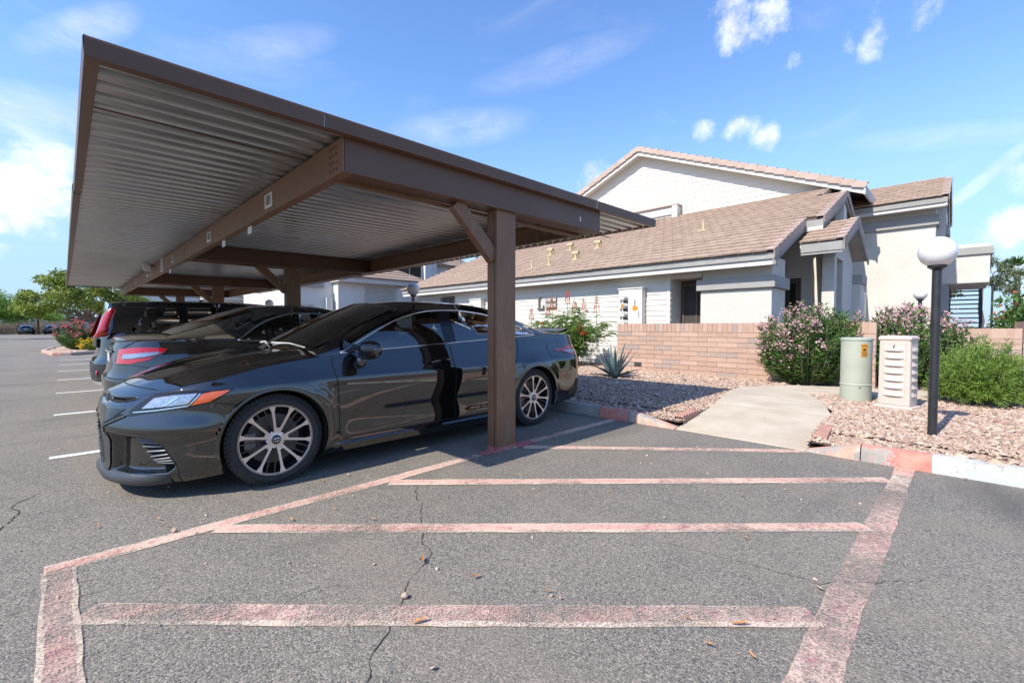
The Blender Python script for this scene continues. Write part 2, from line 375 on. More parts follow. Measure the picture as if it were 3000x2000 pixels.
def line_strip(a, b, w, n=None, jit=0.004):
    a = Vector(a); b = Vector(b); d = (b - a); L = d.length; d.normalize(); s = Vector((-d.y, d.x, 0)); n = n or max(2, int(L / 0.06))
    rows = []
    for i in range(n + 1):
        p = a + d * (L * i / n); rows.append([p + s * (w / 2 + random.uniform(-jit, jit)), p - s * (w / 2 + random.uniform(-jit, jit))])
    return rows
def paint(name, a, b, w, mat, z, jit=0.004, edge=None, e0=0.0, e1=0.0):
    """one painted band; edge: older paint showing along one or both sides (widths e0, e1)"""
    a = Vector((*a, z)); b = Vector((*b, z)); d = (b - a); L = d.length; d.normalize(); s = Vector((-d.y, d.x, 0)); n = max(2, int(L / 0.05))
    offs = [w / 2, w / 2 - e0, -w / 2 + e1, -w / 2]; rows = []
    if edge is None: offs = [w / 2, -w / 2]
    wob = [0.0] * 4
    for i in range(n + 1):
        wob = [0.7 * q + random.uniform(-jit, jit) for q in wob]
        rows.append([a + d * (L * i / n) + s * (q + wob[k]) for k, q in enumerate(offs)])
    o = MB().grid(rows).build(name, [mat] if edge is None else [mat, edge]); o['kind'] = 'structure'
    if edge is not None:
        o.data.polygons.foreach_set('material_index', [0 if k % 3 == 1 else 1 for k in range(3 * n)])
    return o
paint('painted_stall_line', (-0.09, 3.055), (4.85, 3.055), 0.115, 'pink_paint', 0.004, edge='cream_paint', e0=0.02, e1=0.03)
paint('painted_hatch_border', (-0.035, 3.02), (-0.035, -1.5), 0.12, 'pink_paint_worn', 0.0065, edge='cream_paint', e0=0.02, e1=0.02)
paint('painted_hatch_border', (0.1, 0.335), (4.15, 0.305), 0.135, 'pink_paint_worn', 0.004)
paint('painted_hatch_border', (4.15, 0.305), (4.60, 0.30), 0.12, 'cream_paint', 0.004)
paint('painted_hatch_border', (4.60, 0.30), (4.86, 0.30), 0.125, 'pink_paint', 0.004)
for i, (a, b) in enumerate((((0.03, 2.485), (2.10, 0.39)), ((0.60, 3.0), (3.27, 0.36)), ((1.70, 2.99), (4.40, 0.36)), ((3.12, 2.97), (4.86, 1.01)))):
    paint('painted_hatch_line', a, b, 0.135 if i == 0 else 0.115, 'pink_paint_worn' if i == 0 else 'pink_paint', 0.0055, edge='cream_paint', e0=0.012 if i else .004, e1=0.032)
paint('painted_base_mark', (2.66, 3.065), (2.832, 3.06), 0.125, 'red_paint', 0.0075, 0.008)
paint('painted_base_mark', (3.083, 3.03), (3.34, 3.05), 0.14, 'red_paint', 0.0075, 0.008)
for k in range(8):
    paint('painted_stall_line', (-0.11, 5.675 + 2.735 * k), (4.8, 5.675 + 2.735 * k), 0.10, 'white_paint', 0.004)
paint('painted_lane_line', (-9.5, 34.5), (-0.4, 34.0), 0.14, 'yellow_paint', 0.004)
# concrete swale crossing the lane, far left
o = MB().add([(-9, 60, .004), (-3.2, 62, .004), (-2.0, 66, .004), (-9, 63.5, .004)], [(0, 1, 2, 3)]).build('concrete_swale', 'concrete'); o['kind'] = 'structure'

# cracks in the asphalt: recessed-looking ribbons of dark filler with ragged edges
def crack(pts, w, z=0.003):
    P = []
    for i in range(len(pts) - 1):
        a = Vector((*pts[i], z)); b = Vector((*pts[i + 1], z)); n = max(3, int((b - a).length / 0.025))
        for k in range(n): P.append(a.lerp(b, k / n))
    P.append(Vector((*pts[-1], z)))
    off = 0.0; rows = []
    for i, p in enumerate(P):
        d = (P[min(i + 1, len(P) - 1)] - P[max(0, i - 1)]).normalized(); s = Vector((-d.y, d.x, 0))
        off = 0.75 * off + random.uniform(-0.011, 0.011); ww = 0.62 * w * random.uniform(0.15, 1.0) * (1 if 0 < i < len(P) - 1 else 0.1)
        rows.append([p + s * (off + ww / 2), p + s * (off - ww / 2)])
    o = MB().grid(rows).build('asphalt_crack', 'crack_fill'); o['kind'] = 'structure'
crack([(-.28, 3.85), (-.21, 4.15), (-.24, 4.28), (-.16, 4.5)], 0.016)
crack([(-.6, 4.56), (-.32, 4.54), (-.07, 4.5), (.24, 4.49)], 0.007)
crack([(1.81, 2.82), (1.62, 2.48), (1.48, 2.25), (1.36, 2.02), (1.32, 1.92), (1.25, 1.83), (1.12, 1.77), (1.01, 1.67), (.88, 1.54), (.78, 1.46), (.68, 1.34), (.55, 1.05)], 0.010)
crack([(-.9, 7.5), (-.51, 7.38), (-.06, 7.28), (.32, 7.42)], 0.008)
crack([(2.26, 1.11), (2.34, .78), (2.4, .43), (2.78, .08)], 0.006)
crack([(3.3, 2.80), (3.7, 2.72), (4.03, 2.52), (4.61, 2.53)], 0.006)
crack([(-.3, 2.7), (.03, 2.66), (.1, 2.63)], 0.006); crack([(-.05, 2.2), (.09, 2.15)], 0.006); crack([(-.04, 2.83), (.1, 2.80)], 0.006)
crack([(.62, 1.98), (.78, 2.0), (.86, 1.93)], 0.006)

# ------------------------------------------------------------------ kerbs
def kerb(y0, y1, mat, h0=0.13, h1=0.13, x=4.87, w=0.16):
    rows = []; n = max(2, int(abs(y1 - y0) / 0.15))
    for i in range(n + 1):
        f = i / n; y = y0 + (y1 - y0) * f; h = h0 + (h1 - h0) * f; wob = random.uniform(-.003, .003)
        rows.append([(x + wob, y, -0.02), (x + 0.012 + wob, y, h * .55), (x + 0.035 + wob, y, h * 0.92), (x + 0.055, y, h), (x + w - 0.03, y, h), (x + w, y, h - .03), (x + w, y, -0.02)])
    m = MB().grid(rows); e0 = rows[0]; e1 = rows[-1]
    m.add(e0, [tuple(range(len(e0)))]); m.add(e1, [tuple(range(len(e1) - 1, -1, -1))])
    o = m.build('kerb', mat, smooth=True, sharp=35); o['kind'] = 'structure'; return o
kerb(2.28, 2.86, 'kerb_red_worn', 0.015, 0.13); kerb(2.868, 3.28, 'kerb_red'); kerb(3.288, 4.6, 'kerb_bare')
for k in range(7): kerb(4.608 + 2.6 * k, 4.6 + 2.6 * (k + 1), 'kerb_bare')
kerb(1.0, 0.60, 'kerb_red_worn', 0.012, 0.13); kerb(0.592, 0.14, 'kerb_red'); kerb(0.14, -1.2, 'kerb_blue'); kerb(-1.208, -3.6, 'kerb_blue')

# ------------------------------------------------------------------ concrete path with a ramp to the lot
PATH = [(4.90, 1.0), (4.90, 2.28), (6.45, 2.40), (7.3, 2.60), (8.3, 2.72), (9.15, 2.25), (9.6, 1.4), (9.85, .6), (10.2, -2.5), (9.3, -2.5), (9.0, .5), (8.75, 1.2), (8.27, 1.68), (7.5, 1.36), (6.9, 1.10)]
def pz(x): return 0.006 + 0.114 * min(1, max(0, (x - 4.9) / 1.6))
slabs = [[(4.90, 1.0), (4.90, 2.28), (6.45, 2.40), (6.47, 1.075)], [(6.475, 1.075), (6.455, 2.40), (7.3, 2.60), (7.42, 1.32)], [(7.425, 1.325), (7.305, 2.60), (8.3, 2.72), (8.27, 1.68)],
         [(8.275, 1.675), (8.305, 2.715), (9.15, 2.25), (8.75, 1.2)], [(8.753, 1.195), (9.153, 2.245), (9.6, 1.4), (9.85, .6), (9.0, .5)], [(9.003, .495), (9.853, .595), (10.2, -2.5), (9.3, -2.5)]]
pt = bpy.data.objects.new('concrete_path', None); COL.objects.link(pt); pt['kind'] = 'structure'
for s in slabs:
    MB().prism([(x, y, pz(x) - 0.1) for x, y in s], (0, 0, 0.1)).build('path_slab', 'concrete', pt, bevel=0.014)
# ------------------------------------------------------------------ gravel beds
BED_L = [(5.02, 2.27), (6.45, 2.385), (7.3, 2.585), (8.3, 2.70), (9.13, 2.23), (9.57, 1.39), (9.83, .6), (10.21, -2.5), (30, -2.5), (30, 24), (5.03, 24)]
BED_R = [(5.02, 1.03), (6.9, 1.13), (7.5, 1.39), (8.27, 1.71), (8.77, 1.22), (9.02, .5), (9.29, -2.5), (9.29, -8), (5.03, -8)]
for b in (BED_L, BED_R):
    n = len(b); o = MB().add([(x, y, 0.088 if x > 5.5 else 0.06) for x, y in b], [tuple(range(n))]).build('gravel_bed', 'gravel_bed'); o['kind'] = 'structure'
def stones(name, n, poly, xr, yr, size, dens=None):
    x = rng.uniform(*xr, n); y = rng.uniform(*yr, n); k = pip(x, y, poly)
    x, y = x[k], y[k]; n = len(x)
    base = np.array([(1, 0, 0), (-.9, .25, 0), (.1, .95, 0), (0, -1, .1), (.1, .1, .75), (.45, .5, .45), (-.5, -.35, .5), (.4, -.6, .4)])
    F0 = np.array([(0, 2, 5), (5, 2, 4), (5, 4, 0), (2, 1, 4), (1, 6, 4), (1, 3, 6), (6, 3, 4), (3, 7, 4), (7, 3, 0), (7, 0, 4)])
    sz = size * rng.lognormal(0, .46, n); a = rng.uniform(0, 6.28, n); asp = rng.uniform(.55, 1.0, n); hz = rng.uniform(.45, .95, n)
    P = base[None] * (1 + rng.uniform(-.22, .22, (n, 8, 1)))
    X = P[:, :, 0] * sz[:, None]; Y = P[:, :, 1] * (sz * asp)[:, None]; Z = P[:, :, 2] * (sz * hz)[:, None]
    tx = rng.uniform(-.5, .5, (n, 1)); ty = rng.uniform(-.5, .5, (n, 1)); Z = Z + X * tx + Y * ty
    ca = np.cos(a)[:, None]; sa = np.sin(a)[:, None]
    gz = np.where(x > 5.5, 0.088, 0.07)[:, None]
    V = np.stack([x[:, None] + X * ca - Y * sa, y[:, None] + X * sa + Y * ca, Z + gz + rng.uniform(0, .01, (n, 1))], -1).reshape(-1, 3)
    F = (F0[None] + (np.arange(n) * 8)[:, None, None]).reshape(-1, 3)
    o = np_mesh(name, V, F, 'gravel_stone'); return o
tag(stones('gravel', 74000, BED_L, (5.03, 10.9), (2.28, 7.2), 0.0125), 'pinkish tan crushed gravel in the bed behind the parked cars', 'gravel', kind='stuff')
tag(stones('gravel', 74000, BED_R, (5.03, 9.3), (-2.4, 1.7), 0.0128), 'pinkish tan crushed gravel around the lamp post and utility pedestals', 'gravel', kind='stuff')
tag(stones('gravel', 9000, BED_L, (9.2, 11.3), (-2.4, 12), 0.019), 'sparser tan gravel along the foot of the building', 'gravel', kind='stuff')
# loose chips that strayed onto the asphalt
n = 260; xs = rng.uniform(0.2, 4.7, n); ys = rng.uniform(-.3, 5.2, n)
o = stones('loose_chips', 420, [(-.8, -.5), (4.85, -.5), (4.85, 6.5), (-.8, 6.5)], (-.8, 4.8), (.2, 6.0), 0.006)
o.location.z = -0.066; tag(o, 'tiny loose stone chips scattered over the asphalt', 'gravel', kind='stuff')
# ================================================================== carport
t = NT('brown_steel')
n1 = t.noise(1.6, 5, 0.6); n2 = t.noise(18, 4, 0.65, t.vec('World', (1, 1, .25)))
c = t.mix(t.ramp(n1, 0.3, 0.7), srgb(112, 81, 58), srgb(127, 95, 70)); c = t.mix(t.ramp(n2, 0.54, 0.75, 0, 0.5), c, srgb(152, 127, 106))
c = t.mix(t.ramp(t.noise(5, 4, .7), 0.66, 0.8, 0, .6), c, srgb(92, 68, 54))
t.set(c, t.ramp(n2, .3, .7, .42, .62), 0, t.noise(160, 3), 0.08, 0.003)
t = NT('dark_brown_steel')
c = t.mix(t.ramp(t.noise(1.4, 5, 0.6), 0.3, 0.7), srgb(86, 60, 44), srgb(99, 71, 53)); c = t.mix(t.ramp(t.noise(40, 4, .7), 0.6, 0.8, 0, .25), c, srgb(126, 103, 90))
t.set(c, 0.45, 0, t.noise(200, 3), 0.1, 0.002)
t = NT('galvanised_deck')
n1 = t.noise(2.0, 5, .6, t.vec('World', (0.5, 2.2, 1))); n2 = t.noise(26, 4, .7, t.vec('World', (0.15, 1, 1)))
c = t.mix(t.ramp(n1, .3, .72), (0.40, 0.40, 0.395), (0.60, 0.60, 0.585)); c = t.mix(t.ramp(n2, .45, .8, 0, .6), c, (0.55, 0.50, 0.43))
c = t.mix(t.ramp(t.noise(.8, 4, .6), .55, .75, 0, .5), c, (0.42, 0.43, 0.44))
t.set(c, t.ramp(n1, .3, .7, .26, .40), 0.82, t.noise(9, 3, .5, t.vec('World', (0.3, 1, 1))), 0.05, 0.004)
simple('sign_white', (0.72, 0.71, 0.68), 0.5, var=0.08, scale=30)
simple('sign_ink', (0.05, 0.045, 0.042), 0.6)
simple('zinc', (0.45, 0.45, 0.46), 0.4, 0.9)
simple('rust_seam', (0.10, 0.06, 0.045), 0.8, var=.4, scale=30)
simple('post_red', (0.42, 0.13, 0.12), .8, var=.3, scale=20)
def rz(x): return 2.445 + 0.0125 * (x - 0.10)
RX0, RX1, RY0, RY1 = 0.10, 5.65, 2.93, 19.95
cp = thing('carport', 'long brown steel carport with corrugated metal roof over the parked cars', 'carport', (2.95, 11.4, 0))
POSTY = [3.03, 8.515, 14.0, 19.42]
for y in POSTY:
    # hollow post with folded lips: box plus edge seams
    m = MB(); m.box(2.835, 3.08, y, y + 0.135, -0.02, 2.262 + 0.0125 * 2)
    pst = m.build('post', 'brown_steel', cp, bevel=0.006)
    MB().box(2.829, 2.8345, y + .03, y + .036, 0.0, 2.2).build('weld_seam', 'dark_brown_steel', pst)
    MB().box(2.8335, 3.0815, y - .0015, y + .1365, .0, .035).build('painted_foot', 'post_red', pst)
    for (px_, pz_, w_, h_) in ((2.90, .52, .012, .03), (3.02, .93, .008, .05), (2.96, 1.42, .014, .018), (2.87, .18, .02, .012)): MB().add([(px_, y - .0008, pz_), (px_ + w_, y - .0008, pz_ + .004), (px_ + w_ * .7, y - .0008, pz_ + h_), (px_ + w_ * .1, y - .0008, pz_ + h_ * .8)], [(0, 1, 2, 3)]).build('paint_chip', 'rust_seam', pst)
    b = MB(); b.bar((2.40, y + .067, 2.225), (2.845, y + .067, 1.80), 0.075, 0.125, (0, 0, 1)).build('brace', 'brown_steel', cp, bevel=0.004)
    # C-section cross beam: web with top and bottom lips
    web = MB(); z0 = lambda x: rz(x) - 0.245
    Y0 = y - 0.035
    web.add([(1.385, Y0, z0(1.385)), (4.43, Y0, z0(4.43)), (4.43, Y0, rz(4.43) - .004), (1.385, Y0, rz(1.385) - .004),
             (1.385, Y0 + .2, z0(1.385)), (4.43, Y0 + .2, z0(4.43)), (4.43, Y0 + .2, rz(4.43) - .004), (1.385, Y0 + .2, rz(1.385) - .004)],
            [(0, 1, 2, 3), (7, 6, 5, 4), (0, 4, 5, 1), (1, 5, 6, 2), (2, 6, 7, 3), (3, 7, 4, 0)])
    cb = web.build('cross_beam', 'dark_brown_steel', cp, bevel=0.008)
    MB().box(1.42, 4.33, Y0 + .205, Y0 + .245, z0(1.4) - .012, z0(1.4) + .012).build('bottom_lip', 'brown_steel', cb)
    if y == POSTY[0]:
        for (px, pz_) in ((4.05, 2.345),):
            MB().add([(px, Y0 - .0015, pz_ - .025), (px + .018, Y0 - .0015, pz_ - .02), (px + .014, Y0 - .0015, pz_ + .03), (px - .004, Y0 - .0015, pz_ + .022)], [(0, 1, 2, 3)]).build('paint_chip', 'sign_white', cb)
def cbeam(x, flip):
    s = -1 if flip else 1; zb = rz(x) - 0.245; zt = rz(x) - .006; m = MB()
    y0, y1 = 2.999, 19.60
    m.box(x, x + s * 0.012, y0, y1, zb, zt) if s > 0 else m.box(x - .012, x, y0, y1, zb, zt)
    m2 = MB(); a, b = sorted((x + s * .0125, x + s * 0.075)); m2.box(a, b, y0 + .002, y1 - .002, zb, zb + .012); m2.box(a, b, y0 + .002, y1 - .002, zt - .012, zt)
    o = m.build('eave_beam', 'brown_steel', cp, bevel=0.003); m2.build('beam_flange', 'brown_steel', o)
    return o
fb = cbeam(1.372, False); rb = cbeam(4.445, True)
bolt = MB().lathe([(0.0, -.006), (.007, -.005), (.009, 0.0)], 8, axis='x').mesh('bolt', 'dark_brown_steel', True)
for cy, cols_, rows_ in ((3.10, 3, 4), (8.6, 1, 5), (14.1, 1, 5), (19.4, 1, 4)):
    for i in range(cols_):
        for j in range(rows_):
            shared('bolt', bolt, cp, (1.371 - 2.95, cy + i * .05 - 11.4, 2.26 + j * .05))
# corrugated roof sheets, ribs running front to back
pw = 0.64; prof = []
for k in range(4):
    y = k * .16
    prof += [(y + .0, 0.0), (y + .070, 0.0), (y + .082, 0.046), (y + .138, 0.046), (y + .150, 0.0)]
prof += [(pw + .004, 0.0)]
rows = []
for x in (RX0 + .02, 1.38, 4.44, RX1 - .02):
    rows.append([(x, y, rz(x) + z) for y, z in prof])
pm = MB().grid(rows)
pm = MB().add([(p[0] - 2.95, p[1], p[2]) for p in pm.v], pm.f).mesh('roof_sheet', 'galvanised_deck', False, False)
npan = int((RY1 - RY0 - .06) / pw)
for k in range(npan + 1):
    y = RY0 + .04 + k * pw
    if y + pw > RY1: break
    shared('roof_sheet', pm, cp, (0, y - 11.4, 0.0012 * (k % 2)))
    if k: MB().box(RX0 + .03, RX1 - .03, y - .003, y + .006, rz(.1) - .004, rz(.1) + .004).build('sheet_seam', 'rust_seam', cp) if k == 1 else None
def trim(a, b, name='roof_trim', seg=1):
    # angle trim: vertical face with an under-lip
    a = Vector(a); b = Vector(b); d = (b - a).normalized(); inn = Vector((-d.y, d.x, 0)).normalized()
    c_ = Vector((2.9, 11.4, 2.4))
    if (c_ - a).dot(inn) < 0: inn = -inn
    P = []
    for p in (a, b):
        P.append([p + Vector((0, 0, .078)) + inn * .03, p + Vector((0, 0, .082)), p - inn * .004 + Vector((0, 0, .07)), p + Vector((0, 0, -.012)), p + inn * .055 + Vector((0, 0, -.014)), p + inn * .055 + Vector((0, 0, -.009))])
    return MB().grid(P).build(name, 'dark_brown_steel', cp)
ys = [RY0, 6.0, 9.1, 12.2, 15.3, 18.4, RY1]
xs_ = [RX0, 1.22, 4.28, RX1]
for i in range(len(xs_) - 1):
    g = .0008 if i else 0
    trim((xs_[i] + g, RY0 - .0006 * i, rz(xs_[i])), (xs_[i + 1], RY0 - .0006 * i, rz(xs_[i + 1])))
    trim((xs_[i] + g, RY1, rz(xs_[i])), (xs_[i + 1], RY1, rz(xs_[i + 1])))
for i in range(len(ys) - 1):
    g = .006 if i else 0; e = random.uniform(-.006, .006)
    trim((RX0 + e * (i > 0), ys[i] + g, rz(RX0) + e * .5), (RX0 + e, ys[i + 1], rz(RX0) + e * .5)); trim((RX1, ys[i] + g, rz(RX1)), (RX1, ys[i + 1], rz(RX1)))
# stall numbers on the front beam
def beam_sign(y, z, w, h, txt, x=1.372, cat=None):
    o = MB().box(x - .004, x - .0005, y - w / 2, y + w / 2, z - h / 2, z + h / 2).build('number_plate', 'sign_white', cp)
    M = frame((x - .0052, y, z), (0, -1, 0), (0, 0, 1))
    text_mb(txt, h * 0.98, M, 0.0006, bold=h * .02, spacing=.85).build('number', 'sign_ink', o, world=True)
beam_sign(4.55, 2.325, 0.20, 0.125, '181'); beam_sign(6.94, 2.325, 0.20, 0.12, '182'); beam_sign(9.68, 2.325, 0.18, 0.11, '183'); beam_sign(12.45, 2.325, 0.18, 0.11, '184')
beam_sign(15.2, 2.325, 0.18, 0.11, '185'); beam_sign(17.9, 2.325, 0.18, 0.11, '186')
o = MB().box(1.366, 1.3715, 10.70, 10.98, 2.22, 2.46).build('notice_plate', 'sign_white', cp)
for k in range(5): MB().box(1.3645, 1.3655, 10.72, 10.96, 2.25 + .042 * k, 2.268 + .042 * k).build('notice_line', 'sign_ink', o)
for y in (5.2, 6.27, 10.1): MB().box(1.40, 1.405, y, y + .13, 2.13, 2.205).build('hanging_tab', 'sign_white', cp)
fl = thing('flood_light', 'small round white flood lamp on the inner face of the carport beam', 'lamp', (1.30, 11.9, 2.40))
M0 = (1.26, 11.95, 2.38)
MB().lathe([(0, .05), (.045, .045), (.07, .0), (.075, -.06), (.06, -.075), (0, -.08)], 20, M0, 'y').build('lamp_head', 'sign_white', fl, smooth=True, sharp=40)
MB().tube([(1.27, 12.0, 2.40), (1.31, 12.02, 2.43), (1.372, 12.02, 2.44)], .014).build('arm', 'dark_brown_steel', fl)
MB().lathe([(0, -.11), (.02, -.10), (.03, -.07), (.02, -.05)], 10, (1.27, 11.93, 2.30), 'z').build('sensor', 'sign_white', fl)
# ================================================================== building materials
t = NT('stucco_white')
n1 = t.noise(1.2, 5, .6); n2 = t.noise(38, 5, .65)
c = t.mix(t.ramp(n1, .3, .7), (0.62, 0.585, 0.515), (0.69, 0.655, 0.585)); c = t.mix(t.ramp(t.noise(.5, 4, .6, t.vec('World', (1, 1, .35))), .55, .75, 0, .3), c, (0.62, 0.59, 0.54))
t.set(c, .9, 0, t.math('ADD', n2, t.math('MULTIPLY', t.noise(90, 3, .6), .5)), .85, .025)
t = NT('siding_white')
n1 = t.noise(1.0, 5, .6, t.vec('World', (1, .3, 1))); c = t.mix(t.ramp(n1, .3, .7), (0.62, 0.585, 0.515), (0.69, 0.655, 0.585))
c = t.mix(t.ramp(t.noise(9, 4, .7, t.vec('World', (1, .2, 1))), .6, .8, 0, .22), c, (0.60, 0.56, 0.50))
t.set(c, .75, 0, t.noise(30, 3, .6, t.vec('World', (1, .08, 1))), .12, .004)
t = NT('trim_grey'); c = t.mix(t.ramp(t.noise(2, 5, .6), .3, .7), (0.270, 0.262, 0.245), (0.335, 0.325, 0.305)); c = t.mix(t.ramp(t.noise(12, 5, .7, t.vec('World', (1, .3, 1.6))), .62, .72, 0, .7), c, (0.52, 0.50, 0.46)); t.set(c, .8, 0, t.noise(40, 4), .25, .006)
t = NT('trim_light'); c = t.mix(t.ramp(t.noise(2, 5, .6), .3, .7), (0.52, 0.505, 0.47), (0.60, 0.585, 0.55)); c = t.mix(t.ramp(t.noise(16, 5, .75, t.vec('World', (1, .25, 1.5))), .66, .76, 0, .6), c, (0.30, 0.27, 0.23)); t.set(c, .8, 0, t.noise(40, 4), .2, .006)
t = NT('stucco_grey'); c = t.mix(t.ramp(t.noise(1.6, 5, .6), .3, .7), (0.30, 0.295, 0.28), (0.36, 0.352, 0.335)); t.set(c, .9, 0, t.noise(38, 5, .65), .5, .02)
def tile_mat(name, a, b, c2):
    t = NT(name); r = t.rnd(); isl = N(t.n, 'ShaderNodeNewGeometry').outputs['Random Per Island']; rr = t.math('FRACT', t.math('ADD', r, isl))
    c = t.mix(rr, a, b); c = t.mix(t.ramp(t.noise(6, 5, .65), .4, .75, 0, .6), c, c2); c = t.mix(t.ramp(t.noise(55, 4, .7), .5, .8, 0, .4), c, (0.18, 0.12, 0.10))
    t.set(c, .88, 0, t.noise(70, 4, .6), .3, .006)
tile_mat('roof_tile', (0.290, 0.202, 0.146), (0.362, 0.260, 0.192), (0.42, 0.335, 0.265))
tile_mat('rake_tile', (0.40, 0.295, 0.24), (0.47, 0.36, 0.30), (0.52, 0.44, 0.38))
t = NT('roof_felt'); t.set(t.mix(t.noise(8, 4), (0.10, 0.065, 0.055), (0.15, 0.10, 0.085)), .95)
simple('bronze_frame', (0.115, 0.075, 0.052), .5, var=.2)
t = NT('dark_glass'); t.set(t.mix(t.ramp(t.noise(1.2, 3), .3, .7), (0.012, 0.013, 0.014), (0.03, 0.03, 0.03)), .06, 0, Specular_IOR_Level=.6)
simple('window_screen', (0.055, 0.05, 0.045), .85, var=.2, scale=60)
simple('blind_slat', (0.42, 0.40, 0.36), .7)
simple('vent_yellow', (0.47, 0.37, 0.21), .7, var=.18, scale=14)
simple('meter_grey', (0.50, 0.50, 0.48), .45, .3, var=.1)
simple('meter_dark', (0.05, 0.05, 0.05), .4)
simple('orange_label', (0.55, 0.24, 0.02), .6)
simple('box_beige', (0.66, 0.64, 0.58), .6, var=.06)
simple('sign_bronze', (0.16, 0.135, 0.115), .6, var=.25, scale=20, bump=.2)
SL = 5 / 12.0; AN = math.atan(SL)

bl = thing('apartment_building', 'white two storey apartment building with pink tile roofs and grey trim', 'building', (11.25, 8.0, 0))
BO = Vector((11.25, 8.0, 0))
def part(m, name, mat, parent=None, **kw): return m.build(name, mat, parent if parent is not None else bl, **kw)
def B(x0, x1, y0, y1, z0, z1): return MB().box(x0, x1, y0, y1, z0, z1)
def rel(p): return tuple(Vector(p) - BO)
tile_me = MB().add([(0, .003, .022), (.37, .003, -.004), (.37, .297, -.004), (0, .297, .022), (0, .003, .066), (.02, .003, .071), (.37, .003, .03), (.37, .297, .03), (.02, .297, .071), (0, .297, .066), (.0, .15, .060), (.02, .15, .0665), (.37, .15, .028)],
    [(0, 1, 2, 3), (0, 4, 5, 6, 1), (2, 7, 8, 9, 3), (0, 3, 9, 10, 4), (4, 10, 11, 5), (10, 9, 8, 11), (5, 11, 12, 6), (11, 8, 7, 12), (1, 6, 12, 7, 2)]).mesh('roof_tile', 'roof_tile')
rake_me = MB().add([(0, -.012, .075), (.355, -.012, .035), (.355, .17, .035), (0, .17, .075), (0, -.012, -.115), (.355, -.012, -.155), (.355, .012, -.155), (0, .012, -.115), (0, .012, .045), (.355, .012, .005), (.355, .17, .005), (0, .17, .045)],
    [(0, 1, 2, 3), (4, 5, 1, 0), (4, 7, 6, 5), (7, 8, 9, 6), (8, 11, 10, 9), (3, 2, 10, 11), (0, 3, 11, 8, 7, 4), (1, 5, 6, 9, 10, 2)]).mesh('rake_tile', 'rake_tile')
def M_basis(o, x, y):
    x = Vector(x).normalized(); y = Vector(y); z = x.cross(y).normalized(); y = z.cross(x)
    return Matrix(((x.x, y.x, z.x, o[0]), (x.y, y.y, z.y, o[1]), (x.z, y.z, z.z, o[2]), (0, 0, 0, 1)))
def put(name, me, M, parent, org):
    o = bpy.data.objects.new(name, me); COL.objects.link(o); o.parent = parent; o.matrix_local = Matrix.Translation(-Vector(org)) @ M; return o
def tile_field(parent, org, fields, limit=300):
    """fields: (origin, up-slope dir, along dir, n rows, function row->(start,end))"""
    allt = []
    for (o, up, al, nr, span) in fields:
        o = Vector(o); up = Vector(up).normalized(); al = Vector(al)
        for r in range(nr):
            a, b = span(r); off = (r % 2) * .15; k0 = math.floor((a - off) / .30); k1 = math.ceil((b - off) / .30)
            for k in range(k0, k1):
                s0 = max(a, off + k * .30); s1 = min(b, off + (k + 1) * .30)
                if s1 - s0 < .04: continue
                p = o + up * (r * .335) + al * s0
                allt.append(((p - EYE).length, p, up, al, (s1 - s0) / .30))
    allt.sort(key=lambda q: q[0])
    rest = MB(); tv = [tuple(v.co) for v in tile_me.vertices]; tf = [tuple(p.vertices) for p in tile_me.polygons]
    for i, (d, p, up, al, w) in enumerate(allt):
        M = M_basis(p + Vector((0, 0, random.uniform(-.004, .005))), up, al) @ Matrix.Rotation(random.uniform(-.012, .012), 4, 'Z') @ Matrix.Diagonal((1, w, 1, 1))
        if i < limit: put('roof_tile', tile_me, M, parent, org)
        else: rest.add([M @ Vector(v) for v in tv], tf)
    if rest.v:
        o = rest.build('roof_tiles', 'roof_tile', parent, recalc=False); o['kind'] = 'stuff'
def rake_row(parent, org, lo, hi, inward):
    lo = Vector(lo); hi = Vector(hi); d = (hi - lo); n = max(1, round(d.length / .335)); st = d.length / n; d.normalize()
    flip = d.cross(Vector(inward)).z < 0
    for i in range(n):
        p = lo + d * (i * st)
        M = M_basis(p, d, inward) if not flip else M_basis(p, d, Vector(inward) * -1) @ Matrix.Diagonal((1, -1, 1, 1))
        put('rake_tile', rake_me, M @ Matrix.Rotation(random.uniform(-.02, .02), 4, 'Z'), parent, org)
def boards(parent, X, y0, y1, z0, z1, h, name='siding_board', face='x', clip=None, mat='siding_white', pr=.018):
    """lap siding: every board its own wedge, lower edge proud"""
    n = int(round((z1 - z0) / h))
    for i in range(n):
        za = z0 + i * h; zb = min(za + h, z1)
        a0, a1, b0, b1 = (y0, y1, y0, y1) if clip is None else clip(za, zb)
        if a1 - a0 < .05: continue
        if b1 < b0: b0 = b1 = (b0 + b1) / 2
        if face == 'x': vs = [(X - pr, a0, za), (X - pr, a1, za), (X - .002, b1, zb), (X - .002, b0, zb), (X + .02, a0, za), (X + .02, a1, za), (X + .02, b1, zb), (X + .02, b0, zb)]
        else: vs = [(a0, X - pr, za), (a1, X - pr, za), (b1, X - .002, zb), (b0, X - .002, zb), (a0, X + .02, za), (a1, X + .02, za), (b1, X + .02, zb), (b0, X + .02, zb)]
        part(MB().add(vs, [(0, 1, 2, 3), (7, 6, 5, 4), (0, 4, 5, 1), (1, 5, 6, 2), (2, 6, 7, 3), (3, 7, 4, 0)]), name, mat, parent)

